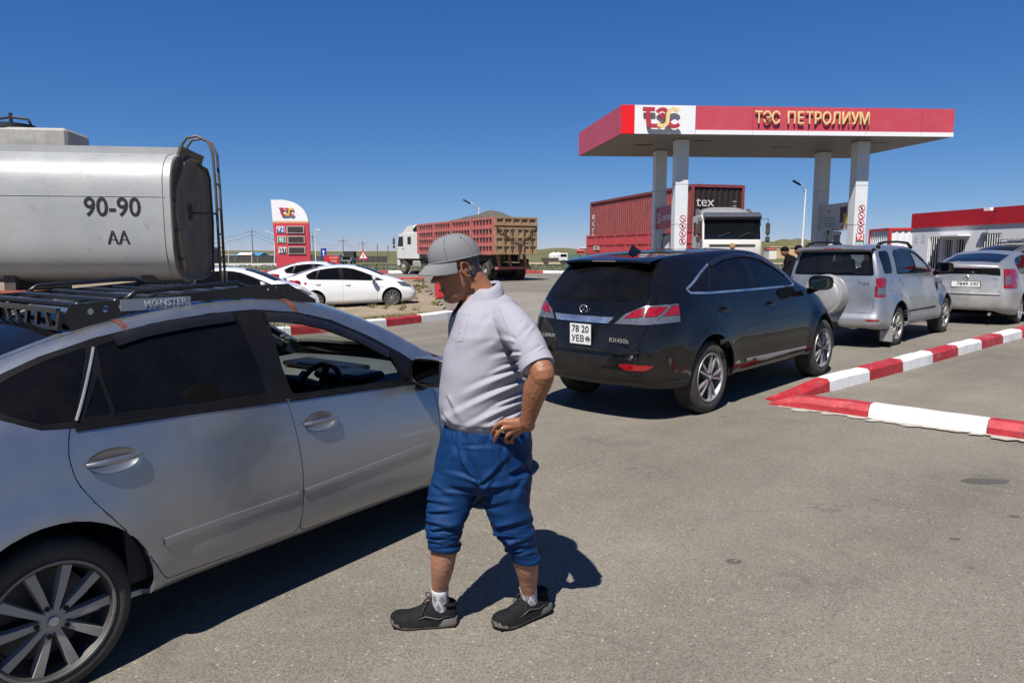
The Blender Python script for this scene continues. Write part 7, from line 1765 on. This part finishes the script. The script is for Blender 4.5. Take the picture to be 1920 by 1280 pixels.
# hand: palm block, four bent fingers, thumb behind
pal = MB(); kn = [K(946, 790, 2.90), K(951, 800, 2.895), K(960, 808, 2.90), K(970, 812, 2.91)]
for i, k_ in enumerate(kn): limb(body, [(wr_.lerp(kn[1], .05) + (k_ - kn[1]) * .35, .024), (wr_.lerp(k_, .5), .019), (k_, .0125)], 10, 3)
for k_, a, b, c, r in ((kn[0], (936, 794, 2.90), (927, 803, 2.915), (921, 816, 2.935), .0095), (kn[1], (940, 806, 2.895), (932, 816, 2.91), (927, 828, 2.93), .0100), (kn[2], (952, 815, 2.90), (947, 823, 2.92), (951, 831, 2.95), .0098), (kn[3], (963, 818, 2.915), (958, 826, 2.94), (962, 831, 2.965), .0088)):
    limb(body, [(k_, r * 1.18), (K(*a), r * 1.05), (K(*b), r), (K(*c), r * .82)], 10, 3)
limb(body, [(wr_ + Vector((-.01, .02, -.01)), .017), (K(968, 792, 2.965), .014), (K(956, 797, 3.00), .011), (K(948, 806, 3.02), .009)], 10, 3)
# far arm hanging hidden behind the belly
limb(body, [(K(880, 600, 3.27), .06), (K(868, 690, 3.38), .045), (K(880, 770, 3.36), .036), (K(884, 800, 3.34), .026)])
# legs
rk_, ra_ = K(842, 985, 3.03), K(824, 1108, 3.085); lk_, la_ = K(978, 1000, 3.06), K(991, 1112, 3.14)
limb(body, [(K(890, 860, 3.13), .09), (K(855, 930, 3.07), .07), (rk_, .055), (K(833, 1030, 3.03), .058), (K(829, 1065, 3.045), .050), (ra_, .034), (K(826, 1135, 3.095), .035)])
limb(body, [(K(925, 860, 3.10), .09), (K(955, 930, 3.07), .07), (lk_, .055), (K(985, 1050, 3.08), .056), (K(990, 1080, 3.11), .046), (la_, .034), (K(994, 1130, 3.15), .034)])
def skinfn(co, nr):
    for i in range(len(co)):
        p = co[i]; co[i] = p + nr[i] * (.0009 * mnoise.noise(Vector(p * 60)) + .0022 * mnoise.noise(Vector((p[0] * 18, p[1] * 18, p[2] * 9))))
    return co
bo = remesh(body, 'body', [SKIN, SKINL], man, .0042, 2, skinfn)
zleg = .72
me = bo.data; mi = [1 if me.vertices[p.vertices[0]].co.z < zleg and p.center.z < zleg else 0 for p in me.polygons]; me.polygons.foreach_set('material_index', mi)
# face details
EYW = mat('eye_white', (.45, .42, .38), .2, var=0); EYD = mat('eye_dark', (.01, .007, .005), .1, var=0); LIP = mat('lip', (.16, .055, .045), .5)
for sd_ in (1, -1):
    c = HP(.078, sd_ * .032, .020); mb = MB(); ell(mb, c, (Fh * .010, Lh * .012, Uh * .0065), 12); e_ = mb.build('eye', EYW, man, smooth=True)
    mb = MB(); ell(mb, HP(.0862, sd_ * .032, .0185), (Fh * .0035, Lh * .0055, Uh * .0052), 10); mb.build('iris', EYD, e_, smooth=True)
    MB().tube([HP(.0865, sd_ * .019, .022), HP(.0915, sd_ * .031, .0265), HP(.082, sd_ * .045, .021)], [.0015, .0026, .0015], 6).build('eyelid', SKIN, man, smooth=True)
    MB().tube([HP(.093, sd_ * .014, .042), HP(.094, sd_ * .030, .045), HP(.083, sd_ * .048, .040)], [.0025, .0038, .002], 6).build('eyebrow', mat('hair_grey', (.085, .082, .080), .8, var=.5, vs=90, bump=.6, bs=200), man, smooth=True)
mb = MB()
mb.tube([HP(.0925 - abs(y) * .35, y, -.0545 - abs(y) * .05) for y in np.linspace(-.024, .024, 9)], [.001, .002, .0025, .003, .003, .003, .0025, .002, .001], 6); mb.build('lips', LIP, man, smooth=True)
# hair under the cap
HAIR = mat('hair_grey', (0, 0, 0))
P = []
T_ = np.array(tab)
for z in np.linspace(-.050, .06, 16):
    xf, xb, w_ = (np.interp(z, T_[:, 0], T_[:, k]) for k in (1, 2, 3)); row = []
    for t in np.linspace(1.72 + max(0, -.01 - z) * 12, 2 * PI - 1.72 - max(0, -.01 - z) * 12, 44):
        cx_, a = (xf + xb) / 2, (xf - xb) / 2; ct, st = math.cos(t), math.sin(t); o_ = .0045 + .002 * mnoise.noise(Vector((t * 9, z * 120, 0)))
        row.append(HP(cx_ + (a + o_) * math.copysign(abs(ct) ** .86, ct), (w_ + o_) * math.copysign(abs(st) ** .92, st), z))
    P.append(row)
MB().grid(P).build('hair', HAIR, man, smooth=True)
for sd_ in (1, -1): MB().prism([(.004, .055), (.020, .055), (.017, .020), (.012, .002), (.007, .015)], sd_ * .0725, sd_ * .0768, Matrix([[Fh.x, Uh.x, Lh.x, HC.x], [Fh.y, Uh.y, Lh.y, HC.y], [Fh.z, Uh.z, Lh.z, HC.z], [0, 0, 0, 1]])).build('sideburn', HAIR, man, recalc=True)
# ---- cap
P = []; nz = 16; n = 48
for i in range(nz + 1):
    f = i / nz; th_ = f * PI / 2; row = []
    for k in range(n):
        t = 2 * PI * k / n; ct, st = math.cos(t), math.sin(t)
        r = math.cos(th_) ** .80 if th_ < PI / 2 - 1e-6 else 0; x = -.004 + (.109 if ct > 0 else .112) * ct * r; y = .091 * st * r; z = .046 + .104 * math.sin(th_) ** .9 + .012 * (1 - f) * max(0, ct) - .014 * (1 - f) * max(0, -ct)
        sm = abs(((t + PI / 6) % (PI / 3)) - PI / 6); q = 1 - .010 * math.exp(-(sm / .05) ** 2) * (f < .97) + .012 * mnoise.noise(Vector((ct * 2.2, st * 2.2, f * 3)))
        row.append(HP(x * q, y * q, z))
    P.append(row + [row[0]])
cap = MB().grid(P).build('cap', CAPM, man, smooth=True, recalc=True)
for k in range(6): MB().tube([P[i][(k * 8) % 48] for i in range(nz)], .0016, 5).build('cap_seam', mat('cap_seam_grey', (.11, .11, .114), .9), cap, smooth=True)
mb = MB(); ell(mb, HP(-.004, 0, .151), (Fh * .008, Lh * .008, Uh * .004), 10); mb.build('cap_button', CAPM, cap, smooth=True)
MB().tube([HP(-.004 + .110 * math.cos(t) * 1.003, .0915 * math.sin(t), .050 + .012 * max(0, math.cos(t)) - .014 * max(0, -math.cos(t))) for t in np.linspace(0, 2 * PI, 41)[:-1]], .0028, 6, closed=True).build('cap_band', CAPM, cap, smooth=True)
for (t, f) in ((PI / 2 + .45, .55), (PI / 2 - .5, .6)):
    th_ = f * PI / 2; r = math.cos(th_) ** .8; c = HP(-.004 + .110 * math.cos(t) * r, .0925 * math.sin(t) * r, .046 + .104 * math.sin(th_) ** .9); mb = MB(); ell(mb, c, (Fh * .003, Lh * .0015, Uh * .003), 8); mb.build('eyelet', M_['black'], cap)
top, bot = [], []
for i in range(9):
    f = i / 8; rt, rb = [], []
    for k in range(21):
        a = -1.36 + 2.72 * k / 20; bx_ = -.004 + .107 * math.cos(a); by_ = .089 * math.sin(a); ex = .060 * (max(.02, math.cos(a * 1.06))) ** .90 * f
        z = .060 - .012 * f - .026 * (by_ / .089) ** 2 * (.45 + .75 * f) - .014 * f * f; rt.append(HP(bx_ + ex, by_ * (1 + .06 * f), z + .0022)); rb.append(HP(bx_ + ex, by_ * (1 + .06 * f), z - .0022))
    top.append(rt); bot.append(rb)
mb = MB(); ring_ = lambda G: G
mb.grid(top); mb.grid([r[::-1] for r in bot]); mb.grid([top[-1], bot[-1]]); mb.grid([[r[0] for r in top], [r[0] for r in bot]]); mb.grid([[r[-1] for r in top], [r[-1] for r in bot]])
mb.build('cap_brim', CAPM, cap, smooth=True, angle=50, recalc=True)
# ---- polo shirt
def seg(L, R, v, D, b): p = K((L + R) / 2, v, D); return (p, (R - L) / 2 / CF * D * 1.0, b)
sm = MB()
rings(sm, [seg(890, 934, 540, 3.14, .062), seg(880, 946, 552, 3.14, .085), seg(868, 958, 566, 3.13, .125), seg(858, 966, 582, 3.13, .165), seg(853, 966, 600, 3.12, .185), seg(843, 972, 625, 3.11, .195), seg(834, 976, 655, 3.11, .195), seg(827, 981, 690, 3.11, .200), seg(823, 984, 725, 3.11, .204), seg(822, 986, 755, 3.11, .205), seg(825, 987, 778, 3.11, .20), seg(838, 985, 795, 3.11, .18), seg(852, 978, 806, 3.12, .16)], 48, .93)
ell(sm, K(938, 588, 3.12), ((.085, 0, 0), (0, .12, 0), (0, 0, .085)), 20)
limb(sm, [(K(934, 594, 3.07), .082), (K(957, 604, 2.98), .076), (K(985, 640, 2.895), .073), (K(1002, 676, 2.84), .069)], 20)
limb(sm, [(K(885, 592, 3.22), .070), (K(868, 605, 3.29), .066), (K(866, 660, 3.36), .062)], 18)
# trim the sleeve ends square: handled by the hem ring
SF = [(984, 690, 872, 738, .014, 5.5), (988, 712, 835, 785, .013, 6), (988, 735, 905, 782, .012, 4.5), (989, 748, 866, 806, .012, 5), (988, 766, 922, 806, .011, 4), (976, 664, 918, 676, .009, 5), (966, 640, 925, 636, .005, 6), (975, 680, 915, 706, .009, 4),
      (840, 742, 878, 800, .005, 7), (832, 772, 862, 800, .005, 5), (876, 592, 858, 650, .004, 5), (928, 590, 895, 650, .003, 9), (1000, 612, 960, 672, .007, 6), (1018, 650, 975, 690, .005, 5), (986, 602, 962, 640, .004, 6), (905, 800, 960, 786, .006, 4), (930, 642, 862, 690, .003, 11), (945, 780, 912, 806, .006, 3.5), (970, 776, 940, 800, .007, 3)]
shirt = remesh(sm, 'polo_shirt', SHIRT, man, .0048, 5, folds(SF, .0045, (7, 7, 10)))
hc, hd = K(1003, 678, 2.838), (K(1003, 678, 2.838) - K(985, 640, 2.895)).normalized(); Mh = rot_to(hd)
mb = MB(); 
for r0, r1, z0_, z1_ in ((.0705, .0720, -.012, .030),):
    Mx = Matrix.Translation(hc) @ Mh; mb.lathe([(r1 - .004, z0_ - .002), (r0 + .001, z0_), (r1, z0_ + .004), (r1, z1_), (r1 - .003, z1_ + .001), (.054, z1_ - .004), (.050, z1_ - .02)], 40, Mx)
mb.build('sleeve_hem', SHIRT, shirt, smooth=True, angle=50, recalc=True)
# collar and placket
col = []
for k in range(33):
    a = k / 32; ang = math.radians(-62 + a * 304)                       # opens at the chest
    cxr, cyr = .074, .082; c0 = K(903, 556, 3.13)
    fw_ = Vector((-.86, -.42, 0)).normalized(); lf = Vector((.42, -.86, 0)).normalized()
    d = fw_ * -math.cos(ang - PI * .5 + PI * .5) * 0
    th_ = math.radians(35 + a * 290); dv = fw_ * math.cos(th_) + lf * math.sin(th_)
    rr0 = .070 + .006 * math.cos(th_); ck = math.cos(th_); drop = .034 * ck; ip = c0 + dv * rr0 + Vector((0, 0, .026 - drop * .9)); tp = c0 + dv * (rr0 + .006) + Vector((0, 0, .038 - drop * .9)); op = c0 + dv * (rr0 + .026) + Vector((0, 0, .012 - drop * 1.2)); op2 = c0 + dv * (rr0 + .046 + .02 * max(0, ck)) + Vector((0, 0, -.024 - .012 * max(0, -ck) - max(0, drop) * 1.7 - .02 * max(0, ck))); up_ = op2 - Vector((0, 0, .004)) - dv * .004
    col.append([ip, tp, tp + dv * .008 + Vector((0, 0, -.001)), op, op2, up_, ip - Vector((0, 0, .012))])
MB().grid(col).build('collar', SHIRT, shirt, smooth=True, angle=60, recalc=True)
# ---- trousers
tm = MB()
rings(tm, [seg(834, 990, 792, 3.11, .185), seg(826, 998, 806, 3.11, .19), seg(820, 1000, 830, 3.11, .195), seg(813, 1000, 860, 3.11, .19), seg(809, 1000, 890, 3.10, .175), seg(812, 996, 912, 3.10, .13)], 40, .95)
def leg(pts, seed, amp0=.006):
    Q = []; rng = random.Random(seed); P = []
    for i in range(len(pts) - 1):
        m = 10
        for k in range(m): t = k / m; P.append(tuple(a + (b - a) * t for a, b in zip(pts[i], pts[i + 1])))
    P.append(pts[-1]); N_ = len(P)
    mbl = []
    for i, (L, R, v, D, b) in enumerate(P):
        f = i / N_; bunch = amp0 * sstep(.30, .75, f) * math.sin(i * 2 * PI / (5.2 + 1.0 * math.sin(i * .37 + seed))); c = K((L + R) / 2, v, D); c = c + Vector((.004 * math.sin(i * .9 + seed) * f, 0, 0))
        mbl.append((c, (R - L) / 2 / CF * D + bunch, b + bunch, .010 * math.sin(i * 1.1 + seed) * f))
    rings(tm, mbl, 36, .95)
leg([(812, 905, 880, 3.09, .13), (803, 903, 912, 3.07, .115), (799, 890, 945, 3.05, .10), (797, 878, 970, 3.035, .092), (797, 868, 992, 3.03, .082), (801, 865, 1008, 3.03, .075), (804, 864, 1027, 3.03, .066)], 1)
leg([(890, 1000, 880, 3.08, .14), (898, 998, 912, 3.07, .125), (905, 994, 945, 3.06, .11), (914, 1000, 970, 3.06, .10), (924, 1004, 995, 3.065, .09), (940, 1007, 1018, 3.07, .078), (952, 1010, 1036, 3.075, .07), (959, 1011, 1050, 3.08, .064)], 4)
TF = [(897, 908, 850, 842, .009, 6), (899, 906, 962, 838, .009, 6), (893, 902, 822, 884, .008, 5), (902, 914, 998, 898, .008, 6), (884, 925, 812, 925, .007, 4), (858, 830, 890, 905, .006, 6), (850, 850, 830, 900, .004, 9), (812, 905, 862, 930, .006, 6), (800, 935, 870, 940, .008, 6), (803, 958, 868, 950, .009, 5), (800, 975, 862, 985, .010, 5), (806, 992, 866, 980, .009, 4), (803, 1005, 862, 1002, .008, 4), (945, 840, 960, 880, .008, 6), (955, 885, 1000, 850, .009, 7), (905, 920, 930, 870, .007, 7), (920, 820, 925, 870, .005, 7), (880, 815, 884, 860, .005, 6),
      (915, 945, 985, 925, .006, 8), (930, 985, 1000, 968, .011, 6), (925, 1000, 985, 1003, .010, 5), (950, 1018, 1005, 1000, .011, 5), (945, 1012, 990, 1022, .009, 4), (955, 1035, 1008, 1020, .007, 4), (985, 900, 962, 960, .006, 8), (870, 835, 940, 828, -.004, 5)]
for i in range(15): TF.append((838 + i * 11, 800, 840 + i * 11 + (3 if i % 2 else -2), 826, .0035, 3))
tr_ = remesh(tm, 'trousers', JEAN, man, .0055, 3, folds(TF, .0035, (12, 12, 26)))
# seams, placket and pocket laid on the cloth
def bvh_of(o): b_ = bmesh.new(); b_.from_mesh(o.data); t_ = BVHTree.FromBMesh(b_); b_.free(); return t_
def on_cloth(tr__, u, v, off):
    d = ray(u, v).normalized(); o0 = Vector((0, 0, CH)) - RP; h = tr__.ray_cast(o0, d)
    return None if h[0] is None else h[0] - d * off
def cloth_line(tr__, pts, r, nm, mt, par, off=.0):
    P = []
    for i in range(len(pts) - 1):
        for k in range(8): t = k / 8; q = on_cloth(tr__, pts[i][0] + (pts[i + 1][0] - pts[i][0]) * t, pts[i][1] + (pts[i + 1][1] - pts[i][1]) * t, off); P += [q] if q is not None else []
    if len(P) > 2: MB().tube(P, r, 5).build(nm, mt, par, smooth=True)
bs_, bt_ = bvh_of(shirt), bvh_of(tr_)
SEAM = mat('shirt_seam', (.20, .195, .22), .9); JSEAM = mat('trouser_seam', (.002, .016, .055), .8)
cloth_line(bs_, [(936, 578), (948, 606), (954, 640), (962, 668), (974, 690)], .0012, 'armhole_seam', SEAM, shirt)
cloth_line(bs_, [(974, 692), (968, 730), (972, 770), (966, 798)], .0012, 'side_seam', SEAM, shirt)
cloth_line(bs_, [(840, 799), (880, 806), (920, 806), (970, 797)], .0014, 'hem_seam', SEAM, shirt)
cloth_line(bt_, [(972, 824), (990, 870), (985, 930), (998, 980), (1002, 1030)], .0013, 'side_seam', JSEAM, tr_)
cloth_line(bt_, [(893, 830), (897, 868), (898, 902)], .0013, 'front_seam', JSEAM, tr_)
cloth_line(bt_, [(962, 826), (972, 850), (986, 872)], .0030, 'pocket_welt', JEAN, tr_)
cloth_line(bt_, [(806, 1012), (835, 1020), (862, 1016)], .0014, 'cuff_seam', JSEAM, tr_); cloth_line(bt_, [(960, 1042), (985, 1040), (1009, 1030)], .0014, 'cuff_seam', JSEAM, tr_)
rows = []
for i in range(13):
    t = i / 12; u0 = 873 - 13 * t - 5 * math.sin(PI * t) * 0; v0 = 588 + 52 * t; r_ = []
    for du, o_ in ((-8, .0), (-7, .0022), (0, .003), (7, .0022), (8, .0)): q = on_cloth(bs_, u0 + du, v0, o_ + .0005); r_.append(q if q is not None else K(u0 + du, v0, 2.93))
    rows.append(r_)
MB().grid(rows).build('placket', SHIRT, shirt, smooth=True, angle=40)
for v0 in (602, 622):
    q = on_cloth(bs_, 870 - (v0 - 588) * .25, v0, .004)
    if q is not None: mb = MB(); ell(mb, q, ((.005, 0, 0), (0, .003, 0), (0, 0, .005)), 10); mb.build('button', mat('button_grey', (.35, .34, .38), .4), shirt, smooth=True)
# ---- ring, socks, shoes
c0, c1 = K(945, 804, 2.895), K(940, 807, 2.896); M = Matrix.Translation(c0.lerp(c1, .5)) @ rot_to(c1 - c0)
MB().lathe([(.0118, -.004), (.0135, -.004), (.0135, .004), (.0118, .004)], 20, M, closed=True).build('ring', mat('gold', (.72, .50, .20), .25, metal=1, var=0), man, smooth=True, angle=40, recalc=True)
mb = MB(); ell(mb, K(942, 804, 2.882), ((.007, 0, 0), (0, .004, 0), (0, 0, .007)), 10); mb.build('ring_stone', mat('gold', (0, 0, 0)), man, smooth=True)
def sock(a, b, nm):
    d = (b - a); rows = []; M_x = rot_to(d); L_ = d.length
    pr = [(.0375, 0), (.0400, .004), (.0385, .02), (.0370, L_ * .4), (.0365, L_ * .7), (.033, L_), (.03, L_ + .03)]
    s_ = MB().lathe(pr, 28, Matrix.Translation(a) @ M_x).build(nm, SOCK, man, smooth=True)
    for k in range(7):
        t = 2 * PI * k / 7
        for h_, mt_, sz in ((L_ * .30, mat('sock_grey', (.20, .20, .21), .9), .014), (L_ * .62, mat('sock_grey', (0, 0, 0)), .014), (L_ * .46, mat('sock_pink', (.50, .22, .24), .9), .0045)):
            tt = t + (PI / 7 if h_ == L_ * .62 else 0); V = []
            for (da, dh) in ((0, sz * 1.5), (sz / .041, 0), (0, -sz * 1.5), (-sz / .041, 0)): r_ = .0388; V.append(Matrix.Translation(a) @ M_x @ Vector((r_ * math.cos(tt + da), r_ * math.sin(tt + da), h_ + dh)))
            MB().add(V, [(0, 1, 2, 3)]).build('sock_pattern', mt_, s_)
    return s_
sock(K(825, 1101, 3.08), K(826, 1146, 3.10), 'sock'); sock(K(990, 1098, 3.135), K(994, 1136, 3.155), 'sock')
def shoe(heel, toe, lift=0, nm='shoe'):
    """heel and toe: sole points in local metres"""
    X_ = (toe - heel); L_ = X_.length; X_.normalize(); up = Vector((0, 0, 1)); up = (up - X_ * up.dot(X_)).normalized(); Y_ = up.cross(X_)
    W = lambda x, y, z: heel + X_ * (x * L_) + Y_ * y + up * z
    sec = [(-.03, .018, .075), (.0, .034, .100), (.08, .043, .104), (.20, .048, .100), (.31, .049, .112), (.40, .048, .112), (.50, .051, .098), (.60, .054, .084), (.72, .056, .074), (.84, .053, .068), (.93, .042, .060), (.985, .026, .048), (1.01, .010, .034)]
    G = []
    for x, w_, h in sec:
        row = []
        for k in range(24):
            t = 2 * PI * k / 24; ct, st = math.cos(t), math.sin(t); y = w_ * math.copysign(abs(ct) ** .75, ct); z = .018 + (h - .018) * max(0, st) ** .8 * (1 if st > 0 else 0) - (.012 if st < 0 else 0) * abs(st)
            if st > 0: y *= 1 - .35 * st * (h > .07)
            row.append(W(x, y + .006 * math.sin(x * 3), z + .020 * max(0, x - .82) / .18 * .5))
        G.append(row + [row[0]])
    mb = MB(); mb.grid(G); mb.add(G[0][:-1], [tuple(range(24))]); mb.add(G[-1][:-1], [tuple(range(24))[::-1]]); up_o = mb.build(nm, SHOE, man, smooth=True, recalc=True)
    S_ = []
    for x, w_ in ((-.05, .015), (-.03, .036), (.05, .045), (.2, .048), (.4, .049), (.6, .054), (.75, .056), (.88, .050), (.96, .036), (1.01, .016)):
        z0_ = .0 + .018 * max(0, x - .8) / .2 + .006 * max(0, .1 - x) / .15; z1_ = .038 + .006 * math.sin(x * 7) + .004 * max(0, x - .8) / .2 + .012 * max(0, .2 - x)
        S_.append([W(x, -w_, z0_ + .004), W(x, -w_ - .004, (z0_ + z1_) * .45), W(x, -w_ + .003, z1_), W(x, w_ - .003, z1_), W(x, w_ + .004, (z0_ + z1_) * .45), W(x, w_, z0_ + .004), W(x, w_ - .006, z0_), W(x, -w_ + .006, z0_)])
    mb = MB(); mb.grid([r + [r[0]] for r in S_]); mb.add(S_[0], [tuple(range(8))]); mb.add(S_[-1], [tuple(range(8))[::-1]]); mb.build('sole', SOLE, up_o, smooth=True, angle=45, recalc=True)
    mb = MB()
    for i in range(14): x = .0 + i * .072; mb.box(W(x, 0, .001 + .018 * max(0, x - .8) / .2), (.012, .085, .008), R=Matrix((X_, Y_, up)).transposed().to_4x4())
    mb.build('tread', SHOE, up_o)
    LC = mat('lace_black', (.012, .012, .012), .7)
    for i in range(5):
        x = .36 + i * .065; h = .120 - i * .0115
        MB().tube([W(x, -.026, h - .014), W(x + .015, 0, h + .001), W(x, .026, h - .014)], .0032, 6).build('lace', LC, up_o)
    for s_ in (-1, 1): MB().tube([W(.33, 0, .124), W(.38, s_ * .015, .142), W(.45, s_ * .035, .134), W(.43, s_ * .030, .112), W(.35, 0, .122)], .0028, 6).build('lace', LC, up_o); MB().tube([W(.35, 0, .122), W(.46, s_ * .035, .10), W(.52, s_ * .052, .065)], .0028, 6).build('lace', LC, up_o)
    MB().tube([W(.155, .034 * math.cos(t), .106) + X_ * (.050 * math.sin(t)) + up * (.010 * math.sin(t)) for t in np.linspace(0, 2 * PI, 21)[:-1]], .009, 8, closed=True).build('shoe_collar', SHOE, up_o, smooth=True)
    for y_ in (-.052, .052): MB().tube([W(.08, y_ * .90, .060), W(.25, y_ * .92, .045), (W(.45, y_ * 1.0, .062)), W(.62, y_ * .98, .042)], [.002, .004, .004, .002], 6).build('shoe_panel', mat('shoe_panel', (.035, .035, .036), .5), up_o, smooth=True)
    return up_o
a, b = atz(852, 1167, 0) - RP, atz(733, 1172, 0) - RP; shoe(a, b)
a, b = atz(1024, 1140, .012) - RP, atz(926, 1180, 0) - RP; shoe(a, b)

# ---- three bent figures by the far pump
def small_person(x, y, yaw, lean, label, cm, prop=None, hat=True):
    g = gz(x, y); r = empty('person', (x, y, g), yaw, label, 'person', None); m = MB(); s = math.sin(lean); c = math.cos(lean)
    hip = Vector((0, 0, .88)); ch_ = hip + Vector((s * .50, 0, c * .50)); hd_ = ch_ + Vector((s * .24 + .05, 0, c * .22 + .02))
    b = MB()
    for sd_ in (-1, 1): limb(b, [(hip + Vector((0, sd_ * .09, 0)), .10), (Vector((.08 * sd_ + .05, sd_ * .11, .48)), .068), (Vector((.10 * sd_ - .02, sd_ * .11, .08)), .045), (Vector((.10 * sd_ + .12, sd_ * .12, .04)), .04)], 10, 3)
    limb(b, [(hip, .15), (hip.lerp(ch_, .5), .165), (ch_, .17), (ch_.lerp(hd_, .5), .07)], 12, 3)
    for sd_ in (-1, 1): limb(b, [(ch_ + Vector((0, sd_ * .18, -.02)), .065), (ch_ + Vector((.12, sd_ * .22, -.25)), .05), (ch_ + Vector((.36, sd_ * .12, -.38)), .04)], 8, 3)
    remesh(b, 'body', cm, r, .016, 3)
    h = MB(); ell(h, hd_, ((.10, 0, 0), (0, .08, 0), (0, 0, .12)), 16); limb(h, [(hd_, .05), (ch_.lerp(hd_, .6), .05)], 8, 3); remesh(h, 'head', SKIN, r, .012, 1)
    if hat:
        k = MB(); ell(k, hd_ + Vector((0, 0, .045)), ((.108, 0, 0), (0, .09, 0), (0, 0, .085)), 16); k.box(hd_ + Vector((.13, 0, .03)), (.10, .12, .012)); k.build('hat', cm, r, smooth=True)
    return r
DC = mat('dark_clothes', (.005, .005, .007), .9, spec=.1, var=.3, vs=9)
pz = at(1487, 500, 17.6)
for (u, D, yw, ln, lab) in ((1472, 17.4, .2, .75, 'person in dark clothes bending forward, left of the three by the pump'), (1494, 18.0, 2.6, .35, 'person in dark clothes and cap, middle of the three by the pump'), (1511, 18.4, 3.0, .2, 'person in dark clothes standing right of the three, behind the small silver SUV')):
    q = at(u, 500, D); small_person(q.x, D, yw, ln, lab, DC)
q = at(1480, 500, 17.0); bk = empty('blue_bucket', (q.x, 17.0, gz(q.x, 17) + .0), 0, 'blue canister held low beside the three dark figures', 'canister'); MB().cyl((0, 0, .55), (0, 0, .88), .14, 16, .12).build('canister_body', mat('canister_blue', (.03, .16, .42), .5), bk, smooth=True, angle=40); MB().cyl((0, 0, 0), (0, 0, .55), .12, 12).build('stand', DC, bk)
